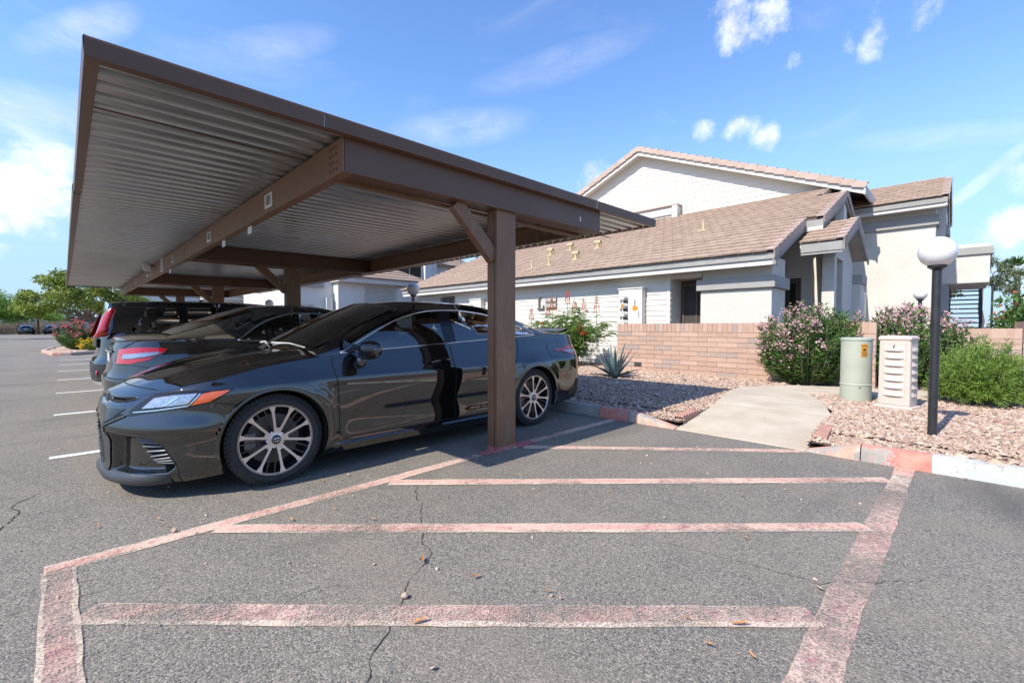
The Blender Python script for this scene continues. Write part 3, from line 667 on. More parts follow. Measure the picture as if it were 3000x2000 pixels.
# ---- ground floor: sided wall, stucco bay, recesses
w = part(B(11.28, 11.60, 5.43, 17.2, 0, 2.74), 'wall', 'siding_white')
boards(w, 11.28, 5.50, 17.1, .18, 2.60, .142)
part(B(11.255, 11.285, 5.41, 5.498, .1, 2.60), 'corner_board', 'siding_white')
part(B(11.285, 11.93, 5.412, 5.43, 0, 2.74), 'recess_wall', 'siding_white')
boards(bl, 5.412, 11.29, 11.93, .18, 2.40, .142, face='y')
part(B(11.93, 12.05, 4.4, 5.6, 0, 2.9), 'recess_back', 'stucco_white')
part(B(11.27, 11.95, 4.60, 5.412, 2.40, 2.74), 'recess_header', 'stucco_white')
def window(parent, x, y0, y1, z0, z1, split=True, glass='window_screen', fr='bronze_frame', blinds=False, axis='x', deep=.05):
    def bb(a0, a1, b0, b1, c0, c1): return B(a0, a1, b0, b1, c0, c1) if axis == 'x' else B(b0, b1, a0, a1, c0, c1)
    f = .05; m = MB()
    for q in ((y0, y0 + f, z0, z1), (y1 - f, y1, z0, z1), (y0 + f, y1 - f, z0, z0 + f), (y0 + f, y1 - f, z1 - f, z1)):
        b = bb(x - deep, x, q[0], q[1], q[2], q[3]); m.add(b.v, b.f)
    o = part(m, 'window', fr, parent)
    if split:
        part(bb(x - deep + .004, x - .004, (y0 + y1) / 2 - .02, (y0 + y1) / 2 + .02, z0 + f, z1 - f), 'mullion', fr, o)
        part(bb(x - .02, x - .014, y0 + f, (y0 + y1) / 2 - .02, z0 + f, z1 - f), 'pane', glass, o); part(bb(x - .026, x - .02, (y0 + y1) / 2 + .02, y1 - f, z0 + f, z1 - f), 'pane', glass, o)
    else: part(bb(x - .02, x - .014, y0 + f, y1 - f, z0 + f, z1 - f), 'pane', glass, o)
    if blinds:
        nb = int((z1 - z0 - 2 * f) / .06)
        m = MB()
        for k in range(nb): q = bb(x - .012, x - .006, y0 + f, y1 - f, z0 + f + k * .06 + .004, z0 + f + k * .06 + .05); m.add(q.v, q.f)
        part(m, 'blind', 'blind_slat', o)
    return o
part(B(11.90, 11.928, 4.55, 5.40, .72, 2.395), 'window_surround', 'bronze_frame'); window(bl, 11.895, 4.58, 5.34, .85, 2.30)
# stucco bay with its grey belt
part(B(11.25, 12.32, 3.02, 4.615, 0, 2.045), 'bay_wall', 'stucco_white', bevel=.02)
part(B(11.17, 12.40, 2.94, 4.695, 2.045, 2.32), 'belt', 'stucco_grey', bevel=.02)
part(B(11.30, 12.32, 3.03, 4.60, 2.321, 2.76), 'bay_upper_wall', 'stucco_white', bevel=.01)
part(B(12.05, 12.32, 4.6, 5.6, 0, 2.9), 'inner_wall', 'stucco_white')
# far end of the sided wall: second bay and recess
part(B(11.17, 11.75, 15.4, 17.3, 2.205, 2.375), 'belt', 'stucco_grey', bevel=.01); part(B(11.24, 11.279, 15.45, 17.2, 0, 2.2), 'bay_wall', 'stucco_white')
window(bl, 11.262, 14.55, 15.36, .9, 2.40, fr='bronze_frame', deep=.03)
# eaves
part(B(10.885, 11.29, 2.90, 17.75, 2.545, 2.565), 'soffit', 'trim_light')
part(B(10.855, 10.885, 2.86, 17.8, 2.505, 2.625), 'lower_fascia', 'trim_light', bevel=.004)
part(B(10.815, 10.85, 2.86, 17.8, 2.628, 2.775), 'fascia', 'trim_grey', bevel=.004)
# main lower roof
def zr(x): return 2.775 + (x - 10.80) * SL
deck = MB()
def slab(x0, x1, y0, y1, dz0=-.10, dz1=0.0):
    deck.add([(x0, y0, zr(x0) + dz0), (x1, y0, zr(x1) + dz0), (x1, y1, zr(x1) + dz0), (x0, y1, zr(x0) + dz0), (x0, y0, zr(x0) + dz1), (x1, y0, zr(x1) + dz1), (x1, y1, zr(x1) + dz1), (x0, y1, zr(x0) + dz1)],
             [(0, 3, 2, 1), (4, 5, 6, 7), (0, 1, 5, 4), (1, 2, 6, 5), (2, 3, 7, 6), (3, 0, 4, 7)])
slab(10.83, 17.62, 3.07, 17.8); slab(10.83, 13.47, 2.87, 3.07); slab(13.47, 16.5, 2.49, 3.07)
rf = part(deck, 'roof_deck', 'roof_felt')
# short far slope of the stepped gable
part(MB().add([(16.5, 2.49, zr(16.5) + .03), (18.9, 2.49, zr(16.5) + .03 - 2.4 * SL), (18.9, 3.1, zr(16.5) + .03 - 2.4 * SL), (16.5, 3.1, zr(16.5) + .03), (16.5, 2.49, zr(16.5) - .08), (18.9, 2.49, zr(16.5) - .08 - 2.4 * SL), (18.9, 3.1, zr(16.5) - .08 - 2.4 * SL), (16.5, 3.1, zr(16.5) - .08)],
    [(0, 1, 2, 3), (4, 7, 6, 5), (0, 4, 5, 1), (1, 5, 6, 2), (2, 6, 7, 3), (3, 7, 4, 0)]), 'back_slope', 'roof_tile')
upx = Vector((1, 0, SL)).normalized()
def span(r):
    x = 10.76 + r * .335 * math.cos(AN)
    lo = 2.87 if x < 13.44 else (2.49 if x < 16.2 else 3.07)
    return (lo + .12, 17.8)
fields = [((10.76, 0, zr(10.76) + .012), upx, (0, 1, 0), 22, span)]
tile_field(bl, BO, fields)
rake_row(bl, BO, (10.76, 2.86, zr(10.76) + .01), (13.44, 2.86, zr(13.44) + .01), (0, 1, 0))
rake_row(bl, BO, (13.42, 2.47, zr(13.42) + .01), (16.45, 2.47, zr(16.45) + .01), (0, 1, 0))
rake_row(bl, BO, (18.8, 2.47, zr(16.5) - 2.3 * SL + .03), (16.5, 2.47, zr(16.5) + .03), (0, 1, 0))
rake_row(bl, BO, (16.5, 3.06, zr(16.5) + .01), (17.5, 3.06, zr(17.5) + .01), (0, 1, 0))
# barge boards
def barge(x0, x1, y, z0, z1, h, mat='trim_grey', dy=.035):
    part(MB().prism([(x0, y, z0), (x1, y, z1), (x1, y, z1 - h), (x0, y, z0 - h)], (0, dy, 0)), 'barge_board', mat)
barge(10.83, 13.45, 2.875, zr(10.83) - .005, zr(13.45) - .005, .27); barge(13.45, 16.5, 2.495, zr(13.45) - .005, zr(16.5) - .005, .27); barge(16.5, 18.8, 2.495, zr(16.5) - .005, zr(16.5) - 2.3 * SL, .22)
part(B(13.40, 13.44, 2.48, 2.87, zr(13.4) - .30, zr(13.4) - .02), 'eave_return', 'trim_grey'); part(B(13.36, 13.399, 2.48, 2.80, zr(13.4) - .30, zr(13.4) - .19), 'eave_return_lower', 'trim_light')
# set-back siding wall and its corner
w2 = part(B(14.02, 14.2, 2.77, 4.7, 0, 4.05), 'wall', 'siding_white'); boards(w2, 14.02, 2.84, 4.7, .2, 4.05, .2)
part(B(13.985, 14.03, 2.745, 2.838, .1, 4.05), 'corner_board', 'siding_white')
part(B(14.03, 16.4, 2.76, 2.80, 0, 4.0), 'side_wall', 'siding_white'); boards(bl, 2.76, 14.04, 16.3, .2, 4.0, .2, face='y'); part(B(13.93, 13.98, 2.44, 2.744, 0, 3.6), 'porch_wall', 'siding_white')
part(B(13.99, 14.015, 3.06, 3.42, .6, 2.47), 'window_surround', 'bronze_frame'); window(bl, 13.985, 3.12, 3.36, .75, 2.38, False, 'dark_glass', blinds=True)
part(B(16.5, 17.0, 2.55, 2.76, 3.9, 4.9), 'gable_infill', 'siding_white')
# little entry gable
E0, E1, EA, EZ, EE = 12.45, 16.2, 14.32, 3.90, 3.13
esl = (EZ - EE) / (EA - E0)
part(MB().prism([(E0, 1.92, EE - .02), (EA, 1.92, EZ - .02), (E1, 1.92, EE - .02), (E1, 1.92, EE - .11), (EA, 1.92, EZ - .11), (E0, 1.92, EE - .11)], (0, .84, 0)), 'entry_roof_deck', 'trim_light')
tile_field(bl, BO, [((E0 - .04, 0, EE - .015), (1, 0, esl), (0, 1, 0), 6, lambda r: (2.04, 2.76))])
o = None
rake_row(bl, BO, (E0 - .04, 1.90, EE - .01), (EA, 1.90, EZ + .01), (0, 1, 0)); rake_row(bl, BO, (E1 + .04, 1.90, EE - .01), (EA, 1.90, EZ + .01), (0, 1, 0))
part(MB().prism([(E0, 1.925, EE - .03), (EA, 1.925, EZ - .03), (EA, 1.925, EZ - .24), (E0, 1.925, EE - .22)], (0, -.03, 0)), 'barge_board', 'trim_grey'); part(MB().prism([(EA, 1.925, EZ - .03), (E1, 1.925, EE - .03), (E1, 1.925, EE - .22), (EA, 1.925, EZ - .24)], (0, -.03, 0)), 'barge_board', 'trim_grey')
part(B(E0 - .02, E0 + .02, 1.93, 2.74, EE - .22, EE - .03), 'entry_fascia', 'trim_grey'); part(B(E0 + .0, E0 + .035, 1.93, 2.74, EE - .28, EE - .221), 'entry_lower_fascia', 'trim_grey')
part(MB().prism([(13.25, 2.2, 2.86), (EA, 2.2, 3.76), (15.8, 2.2, 2.86)], (0, .25, 0)), 'entry_gable', 'stucco_white')
part(B(13.25, 13.52, 2.2, 2.46, 0, 2.86), 'entry_pillar', 'stucco_white', bevel=.01); part(B(14.3, 15.75, 2.2, 2.5, 0, 2.86), 'entry_pillar', 'stucco_white', bevel=.01)
part(B(13.45, 14.4, 2.46, 2.50, 0, 2.86), 'entry_infill', 'bronze_frame'); window(bl, 2.455, 13.56, 14.27, .2, 2.5, False, 'dark_glass', axis='y'); part(B(13.53, 14.29, 2.40, 2.45, 1.55, 1.60), 'window_rail', 'bronze_frame')
part(B(15.76, 16.5, 2.02, 2.5, 1.35, 2.36), 'pilaster', 'stucco_white', bevel=.01); part(B(15.75, 16.56, 1.97, 2.5, 2.36, 2.62), 'pilaster_cap', 'stucco_grey', bevel=.01); part(B(15.78, 18.9, 2.25, 2.6, 0, 2.3), 'wing_return', 'stucco_white')

# ---- upper gable
GX, GY, GZ, GL, GR = 17.6, 9.75, 8.62, 17.4, 2.15
gs = SL
def gz(y): return GZ - abs(y - GY) * gs
part(MB().prism([(GX, GL - .3, 0), (GX, GL - .3, gz(GL) + .1), (GX, GY, GZ - .05), (GX, GR + 1.0, gz(GR + 1.0) - .08), (GX, GR + 1.0, 0)], (.2, 0, 0)), 'gable_wall', 'siding_white')
def gclip(za, zb):
    f = lambda z: (GZ - .08 - z) / gs
    return (max(GR + 1.05, GY - f(za)), min(GL - .4, GY + f(za)), max(GR + 1.05, GY - f(zb)), min(GL - .4, GY + f(zb)))
boards(bl, GX, 0, 0, 5.2, 8.6, .20, clip=gclip, pr=.022)
for (ya, yb) in ((GR, GY), (GY, GL)):
    za, zb = gz(ya), gz(yb)
    part(MB().prism([(17.2, ya, za), (17.2, yb, zb), (17.2, yb, zb - .12), (17.2, ya, za - .12)], (9, 0, 0)), 'gable_roof_deck', 'roof_felt')
    part(MB().prism([(17.16, ya, za + .0), (17.16, yb, zb + .0), (17.16, yb, zb - .11), (17.16, ya, za - .11)], (.038, 0, 0)), 'barge_board', 'trim_light')
    part(MB().prism([(17.205, ya, za - .115), (17.205, yb, zb - .115), (17.205, yb, zb - .29), (17.205, ya, za - .29)], (.035, 0, 0)), 'lower_barge_board', 'trim_light')
    part(MB().prism([(17.24, ya, za - .20), (17.24, yb, zb - .20), (17.24, yb, zb - .22), (17.24, ya, za - .22)], (.36, 0, 0)), 'rake_soffit', 'trim_light')
rake_row(bl, BO, (17.15, GR - .05, gz(GR) - .01), (17.15, GY, GZ + .015), (1, 0, 0)); rake_row(bl, BO, (17.15, GL + .05, gz(GL) - .01), (17.15, GY, GZ + .015), (1, 0, 0))
part(B(17.16, 26, GR - .02, GR + .03, gz(GR) - .30, gz(GR) - .02), 'gable_eave_fascia', 'trim_light')
# boxed window head low on the gable
part(B(17.28, 17.595, 8.05, 12.4, 5.2, 5.62), 'window_head', 'siding_white', bevel=.01); part(B(17.22, 17.59, 8.03, 12.4, 5.625, 5.95), 'head_band', 'trim_light', bevel=.01); part(B(17.14, 17.59, 7.98, 12.4, 5.955, 6.01), 'head_cap', 'rake_tile'); part(B(17.12, 17.27, 7.97, 8.20, 5.25, 5.94), 'head_post', 'trim_light', bevel=.01)

# ---- right hand wing
WX = 19.0
part(B(WX, 23, .62, 3.4, 0, 5.1), 'wing_wall', 'stucco_white', bevel=.02)
part(B(WX - .09, 20.5, .55, 3.4, 4.28, 4.60), 'belt', 'stucco_grey', bevel=.02); part(B(19.6, 22, .42, .62, 3.4, 5.0), 'wing_pier', 'stucco_white'); part(B(19.62, 21.5, .34, .42, 4.05, 4.35), 'pier_belt', 'stucco_grey')
def zw(x): return 5.02 + (x - 18.5) * .43
part(MB().prism([(18.52, .36, zw(18.52)), (21, .36, zw(21)), (23.6, .36, zw(21) - 2.6 * .43), (23.6, .36, zw(21) - 2.6 * .43 - .1), (21, .36, zw(21) - .1), (18.52, .36, zw(18.52) - .1)], (0, 5.5, 0)), 'wing_roof_deck', 'roof_felt')
tile_field(bl, BO, [((18.46, 0, zw(18.46) + .01), (1, 0, .43), (0, 1, 0), 9, lambda r: (.48, 5.8 if r > 2 else 3.2))], 110)
rake_row(bl, BO, (18.46, .34, zw(18.46) + .01), (21, .34, zw(21) + .01), (0, 1, 0)); rake_row(bl, BO, (23.6, .34, zw(21) - 2.6 * .43 + .02), (21, .34, zw(21) + .02), (0, 1, 0))
part(B(18.50, 18.535, .37, 3.2, zw(18.5) - .17, zw(18.5) - .02), 'fascia', 'trim_grey'); part(B(18.54, 18.57, .37, 3.2, zw(18.5) - .28, zw(18.5) - .171), 'lower_fascia', 'trim_light'); part(B(18.57, 19.0, .38, 3.2, zw(18.5) - .27, zw(18.5) - .25), 'soffit', 'trim_light')
part(MB().prism([(18.52, .385, zw(18.52) - .03), (21, .385, zw(21) - .03), (21, .385, zw(21) - .26), (18.52, .385, zw(18.52) - .26)], (0, .03, 0)), 'barge_board', 'trim_light'); part(MB().prism([(23.6, .385, zw(21) - 2.6 * .43 - .02), (21, .385, zw(21) - .03), (21, .385, zw(21) - .26), (23.6, .385, zw(21) - 2.6 * .43 - .24)], (0, .03, 0)), 'barge_board', 'trim_light')
part(MB().prism([(19.0, .62, 4.9), (19.0, .62, zw(19) - .1), (21, .62, zw(21) - .12), (23, .62, zw(23) - 1.9), (23, .62, 4.9)], (0, .1, 0)), 'wing_gable', 'stucco_white')
# landing with parapet on the far side of the wing
part(B(21.5, 25.0, -.62, .60, 2.62, 3.92), 'landing_parapet', 'stucco_white', bevel=.02); part(B(21.43, 25, -.68, .60, 3.56, 3.80), 'parapet_band', 'stucco_grey', bevel=.01); part(B(21.4, 25, .35, .9, 0, 2.62), 'landing_wall', 'stucco_grey')
part(B(21.55, 24.9, -.55, .34, 2.60, 2.615), 'landing_soffit', 'trim_light')

# ---- roof vents
def vent(x, y, tee):
    z = zr(x) + .03; v = thing('roof_vent', '', 'vent', (x, y, z))
    MB().add([(x - .14, y - .12, zr(x - .14) + .075), (x + .13, y - .12, zr(x + .13) + .075), (x + .13, y + .12, zr(x + .13) + .075), (x - .14, y + .12, zr(x - .14) + .075), (x - .14, y - .12, zr(x - .14) + .06), (x + .13, y - .12, zr(x + .13) + .06), (x + .13, y + .12, zr(x + .13) + .06), (x - .14, y + .12, zr(x - .14) + .06)], [(0, 1, 2, 3), (7, 6, 5, 4), (0, 4, 5, 1), (1, 5, 6, 2), (2, 6, 7, 3), (3, 7, 4, 0)]).build('flashing', 'vent_yellow', v)
    if tee:
        MB().lathe([(.055, -.02), (.055, .19)], 14, (x, y, z)).build('pipe', 'vent_yellow', v, smooth=True, sharp=40); MB().lathe([(.0, -.13), (.07, -.125), (.075, .0), (.07, .125), (0, .13)], 14, (x, y, z + .22), 'y').build('hood', 'vent_yellow', v, smooth=True, sharp=40)
    else: MB().lathe([(.045, -.02), (.06, .02), (.035, .06), (.032, .30), (0, .301)], 14, (x, y, z)).build('pipe', 'vent_yellow', v, smooth=True, sharp=40)
    v['group'] = 'yellow roof vents'; return v
for a, lb in (((11.78, 10.78, False), 'thin yellow roof pipe, farthest left of the two low pipes'), ((11.86, 10.06, False), 'thin yellow roof pipe, right one of the two low pipes'), ((13.89, 5.63, False), 'lone yellow roof pipe right of centre on the lower roof'),
          ((13.48, 11.35, True), 'yellow T-shaped roof vent, leftmost of the four'), ((13.88, 10.70, True), 'yellow T-shaped roof vent, second from left and highest up'), ((12.25, 9.22, True), 'yellow T-shaped roof vent nearest the eave'), ((13.52, 9.2, True), 'yellow T-shaped roof vent, rightmost of the four')):
    vent(*a)['label'] = lb
# ---- meter cabinets
def cabinet(y0, y1, zt, n, label, lx=11.05, right=True):
    r = thing('meter_cabinet', label, 'meter box', (lx + .1, (y0 + y1) / 2, .1))
    ym = y0 + (y1 - y0) * .52
    MB().box(lx, 11.25, y0, y1, .25, zt - .03).build('cabinet_body', 'box_beige', r, bevel=.008); MB().box(lx - .025, 11.25, y0 - .02, y1 + .02, zt - .029, zt).build('cap', 'box_beige', r, bevel=.005)
    MB().box(lx - .006, lx, y0 + .03, ym - .02, .35, zt - .08).build('door', 'box_beige', r)
    for k in range(n):
        z = zt - .27 - k * .23; yc = ym + .13
        m = MB().lathe([(.088, 0), (.092, -.03), (.085, -.045), (.075, -.05), (.074, -.12), (.06, -.14), (0, -.145)], 20, (lx, yc, z), 'x').build('meter', 'meter_grey', r, smooth=True, sharp=35)
        MB().lathe([(.05, -.1465), (0, -.147)], 14, (lx, yc, z), 'x').build('dial', 'sign_white' if k != 1 else 'orange_label', m); MB().box(lx - .149, lx - .1475, yc - .03, yc + .03, z + .012, z + .028).build('readout', 'meter_dark', m)
        MB().box(lx - .05, lx, yc + .10, yc + .17, z - .08, z - .03).build('breaker', 'meter_grey', r); MB().box(lx - .045, lx, yc - .09, yc + .05, z - .125, z - .095).build('bracket', 'meter_dark', r)
    if right:
        MB().box(lx - .009, lx - .0065, y0 + .12, y0 + .28, 1.60, 1.73).build('warning_label', 'orange_label', r); MB().box(lx - .025, lx - .007, y0 + .19, y0 + .22, 1.74, 1.90).build('latch', 'zinc', r); MB().tube([(lx - .01, y0 + .08, 1.42), (lx - .04, y0 + .08, 1.42), (lx - .04, y0 + .08, 1.58), (lx - .01, y0 + .08, 1.58)], .007).build('pull', 'zinc', r)
    return r
cabinet(6.10, 6.82, 2.23, 4, 'beige meter cabinet with four round meters beside the brick wall')
cabinet(12.7, 13.35, 2.22, 3, 'beige meter cabinet glimpsed over the black car roof', right=False)
# ---- letter and address plate
lt = thing('letter_sign', 'large bronze letter L on the white siding', 'sign', (11.2, 9.9, 1.74))
m = MB(); Y = 10.07
for q in ((9.92, 9.98, 1.78, 2.11), (9.88, 10.02, 2.11, 2.15), (9.74, 10.03, 1.74, 1.785), (9.74, 9.775, 1.785, 1.87), (9.775, 9.80, 1.785, 1.81)): m.box(11.20, 11.245, q[0], q[1], q[2], q[3])
m.build('letter', 'sign_bronze', lt, bevel=.004)
ad = thing('address_sign', 'bronze address plate with unit numbers next to the letter L', 'sign', (11.2, 9.44, 1.78))
p = MB().box(11.22, 11.245, 9.21, 9.67, 1.76, 2.12).build('plate', 'sign_bronze', ad, bevel=.003)
for tx, z in (('1175-1180', 2.03), ('2175-2180', 1.85)): text_mb(tx, .125, frame((11.2175, 9.44, z), (0, -1, 0), (0, 0, 1)), .002, bold=.002, spacing=.78).build('digits', 'sign_white', p)
# ---- satellite dishes behind the roof
for (x, y, lb) in ((17.9, 21.0, 'grey satellite dish on a far roof, right one'), (17.2, 21.6, 'grey satellite dish on a far roof, left one')):
    d = thing('satellite_dish', lb, 'dish', (x, y, 5.2), group='satellite dishes')
    m = MB(); prof = [(0.0, 0.0), (.12, .015), (.22, .05), (.30, .09), (.302, .1)]
    m.lathe(prof, 20, (0, 0, 0), 'z'); Mt = Matrix.Translation((x, y, 5.45)) @ Matrix.Rotation(R(62), 4, Vector((0.7, -.7, 0)).cross(Vector((0, 0, 1))).normalized() * -1)
    MB().add([Mt @ Vector(v) for v in m.v], m.f).build('dish', 'meter_grey', d, smooth=True); MB().tube([(x, y, 5.0), (x, y, 5.45)], .025).build('mast', 'meter_dark', d); MB().tube([(x, y, 5.3), (x - .2, y - .3, 5.38)], .012).build('arm', 'meter_dark', d)

# ================================================================== brick garden wall
t = NT('brick'); r = t.rnd()
c = t.mix(r, (0.40, 0.262, 0.195), (0.49, 0.335, 0.255)); c = t.mix(t.ramp(t.math('FRACT', t.math('MULTIPLY', r, 23.7)), .90, .93), c, (0.34, 0.27, 0.235))
c = t.mix(t.ramp(t.noise(9, 5, .7), .45, .75, 0, .5), c, (0.52, 0.37, 0.29)); c = t.mix(t.ramp(t.noise(60, 4, .7), .55, .8, 0, .35), c, (0.28, 0.16, 0.12)); t.set(c, .9, 0, t.noise(45, 5, .65), .5, .008)
simple('mortar', (0.50, 0.40, 0.32), .95, var=.15, scale=20, bump=.3)
def brick_wall(label, o, d, L, ztop, z0=.08, thick=.2, inward=(1, 0, 0), loc=None):
    """o: start at ground, d: unit direction along the wall; the face looks against inward"""
    o = Vector(o); d = Vector(d); n_ = Vector(inward)
    r = thing('brick_wall', label, 'wall', tuple(o)); H0 = ztop - .2
    core = MB(); a = o + n_ * .012; e = a + d * L
    core.prism([a + Vector((0, 0, z0 - .1)), e + Vector((0, 0, z0 - .1)), e + n_ * (thick - .024) + Vector((0, 0, z0 - .1)), a + n_ * (thick - .024) + Vector((0, 0, z0 - .1))], (0, 0, ztop - .012 - z0 + .1))
    core.build('mortar_core', 'mortar', r)
    bm = MB().box(.004, .408, 0, thick, .0045, .0985).mesh('brick', 'brick'); cm = MB().box(.003, .099, 0, thick, 0, .196).mesh('brick', 'brick')
    M = M_basis((0, 0, 0), d, n_)
    if M.col[2][2] < 0: M = M_basis((0, 0, 0), d, n_) @ Matrix.Diagonal((1, 1, -1, 1))
    nc = int(round((H0 - z0) / .1075)); ch = (H0 - z0) / nc
    for c_ in range(nc):
        s = -.206 if c_ % 2 else 0.0
        while s < L - .01:
            s0 = max(s, 0); s1 = min(s + .412, L)
            if s1 - s0 > .05:
                b = shared('brick', bm, r, (0, 0, 0)); b.matrix_local = Matrix.Translation(d * s0 + n_ * random.uniform(-.004, .003) + Vector((0, 0, z0 + c_ * ch))) @ M @ Matrix.Diagonal(((s1 - s0) / .412, 1, ch / .103, 1))
            s += .412
    k = 0
    while (k + 1) * .103 <= L + .02:
        b = shared('brick', cm, r, (0, 0, 0)); b.matrix_local = Matrix.Translation(d * (k * .103) + n_ * random.uniform(-.003, .003) + Vector((0, 0, H0 + .004))) @ M; k += 1
    return r
bw = brick_wall('low pinkish brick garden wall with upright cap bricks before the white bay', (9.97, 6.19, 0), (0, -1, 0), 5.15, 1.24)
MB().box(9.955, 9.972, 5.50, 5.69, .20, .29).build('drain_opening', 'meter_dark', bw)
brick_wall('short far stretch of brick wall behind the round green bush', (13.0, 1.02, 0), (0, -1, 0), 1.85, 1.13)
brick_wall('brick wall end running back at the right edge of the picture', (13.2, -.86, 0), (1, 0, 0), 2.2, 1.27, inward=(0, -1, 0))
# ================================================================== vehicles
def pchip(xs, ys):
    xs = np.asarray(xs, float); ys = np.asarray(ys, float); h = np.diff(xs); dl = np.diff(ys) / h; n = len(xs); d = np.zeros(n)
    for i in range(1, n - 1):
        if dl[i - 1] * dl[i] > 0:
            w1 = 2 * h[i] + h[i - 1]; w2 = h[i] + 2 * h[i - 1]; d[i] = (w1 + w2) / (w1 / dl[i - 1] + w2 / dl[i])
    d[0] = dl[0]; d[-1] = dl[-1]
    def f(x):
        x = min(max(x, xs[0]), xs[-1]); i = int(min(max(np.searchsorted(xs, x) - 1, 0), n - 2)); t = (x - xs[i]) / h[i]
        return float((2 * t ** 3 - 3 * t ** 2 + 1) * ys[i] + (t ** 3 - 2 * t ** 2 + t) * h[i] * d[i] + (-2 * t ** 3 + 3 * t ** 2) * ys[i + 1] + (t ** 3 - t ** 2) * h[i] * d[i + 1])
    return f
class Body:
    """car body as plan outlines stacked over height: s 0..1 front corner, 1..2 flank, 2..3 rear corner (left half, y<0 mirrored)"""
    def __init__(b, D):
        b.D = D
        for k, (xs, ys) in D['curves'].items(): setattr(b, k, pchip(xs, ys))
        b.xc, b.xrc, b.pf, b.pr = D['xc'], D['xrc'], D.get('pf', 2.4), D.get('pr', 2.8)
        b.wheels = D['wheels']; b.ra = D['arch']; b.wz = D['wheel_r']
    def W(b, x, z):
        w = b.w0(z) * b.wx(x)
        k = b.D.get('scoop', .028); lo, hi = b.D.get('scoop_x', (1.45, 3.35))
        g = 1 / (1 + math.exp(-(x - lo) * 14)) * 1 / (1 + math.exp((x - hi) * 14))
        w -= k * g * math.exp(-((z - b.D.get('scoop_z', .44)) / .13) ** 2)
        for wx_ in b.wheels:
            r = math.hypot(x - wx_, z - b.wz)
            w += b.D.get('flare', .018) * math.exp(-((r - b.ra - .02) / .075) ** 2)
        return w
    def recess(b, s, z):
        t_ = 0.0
        if b.D.get('ridge'):
            z0 = .482 + .02 * (s - .5) ** 2; g = math.exp(-((z - z0) / (.095 if z > z0 else .05)) ** 2); h = min(1, max(0, (s - .10) / .15)) * min(1, max(0, (.97 - s) / .25)); t_ -= b.D['ridge'] * g * h * h * (3 - 2 * h)
        for poly_, dep, soft in b.D.get('recess', ()):
            n = len(poly_); ins = False; dm = 9.0
            for i in range(n):
                x0, y0 = poly_[i]; x1, y1 = poly_[(i + 1) % n]; x0 *= 1.2; x1 *= 1.2; px = s * 1.2
                if ((y0 > z) != (y1 > z)) and px < (x1 - x0) * (z - y0) / (y1 - y0) + x0: ins = not ins
                L2 = (x1 - x0) ** 2 + (y1 - y0) ** 2; f = min(1, max(0, ((px - x0) * (x1 - x0) + (z - y0) * (y1 - y0)) / L2)); dm = min(dm, math.hypot(px - x0 - f * (x1 - x0), z - y0 - f * (y1 - y0)))
            if ins: q = min(1, dm / soft); t_ += dep * q * q * (3 - 2 * q)
        return t_
    def pt(b, s, z):
        if s <= 1:
            a = s * math.pi / 2; xf = b.xf(z); w = b.W(b.xc, z)
            if b.D.get('recess') or b.D.get('ridge'):
                rd = b.recess(s, z)
                if rd: return Vector((b.xc - (b.xc - xf) * max(0, math.cos(a)) ** (2 / b.pf) + rd * math.cos(a), -(w * math.sin(a) ** (2 / b.pf) - rd * math.sin(a)), z))
            return Vector((b.xc - (b.xc - xf) * max(0, math.cos(a)) ** (2 / b.pf), -w * math.sin(a) ** (2 / b.pf), z))
        if s <= 2:
            x = b.xc + (b.xrc - b.xc) * (s - 1); return Vector((x, -b.W(x, z), z))
        a = (3 - s) * math.pi / 2; xr = b.xr(z); w = b.W(b.xrc, z)
        return Vector((b.xrc + (xr - b.xrc) * max(0, math.cos(a)) ** (2 / b.pr), -w * math.sin(a) ** (2 / b.pr), z))
    def nrm(b, s, z):
        e = .004; s = min(max(s, e), 3 - e); n = (b.pt(s + e, z) - b.pt(s - e, z)).cross(b.pt(s, z + e) - b.pt(s, z - e))
        n.normalize(); c = b.pt(s, z) - Vector((b.D['len'] / 2, 0, z)); return n if n.dot(c) > 0 else -n
    def sx(b, x): return 1 + (x - b.xc) / (b.xrc - b.xc)
    def off(b, s, z, d, mir=1):
        p = b.pt(s, z) + b.nrm(s, z) * d; return Vector((p.x, p.y * mir, p.z))
def mirrored(mb):
    o = MB(); o.v = [(p[0], -p[1], p[2]) for p in mb.v]; o.f = [f[::-1] for f in mb.f]; return o
simple('car_rubber', (0.022, 0.022, 0.022), .75, var=.25, scale=30, bump=.15)
simple('car_black_plastic', (0.016, 0.016, 0.017), .5, var=.2)
simple('bumper_trim', (0.035, 0.037, 0.040), .38, var=.15)
simple('fin_grey', (0.10, 0.105, 0.115), .35, .2)
simple('car_under', (0.008, 0.008, 0.008), .9)
t = NT('car_chrome'); t.set((0.75, 0.76, 0.78), .12, 1.0)
t = NT('car_alloy'); t.set(t.mix(t.ramp(t.noise(300, 2), .3, .7), (0.62, 0.56, 0.52), (0.70, 0.645, 0.60)), .32, .85)
t = NT('car_alloy_dark'); t.set((0.03, 0.03, 0.032), .22, .5, Coat_Weight=.5)
t = NT('brake_steel'); t.set(t.mix(t.noise(40, 3), (0.16, 0.15, 0.14), (0.24, 0.23, 0.22)), .5, .8)
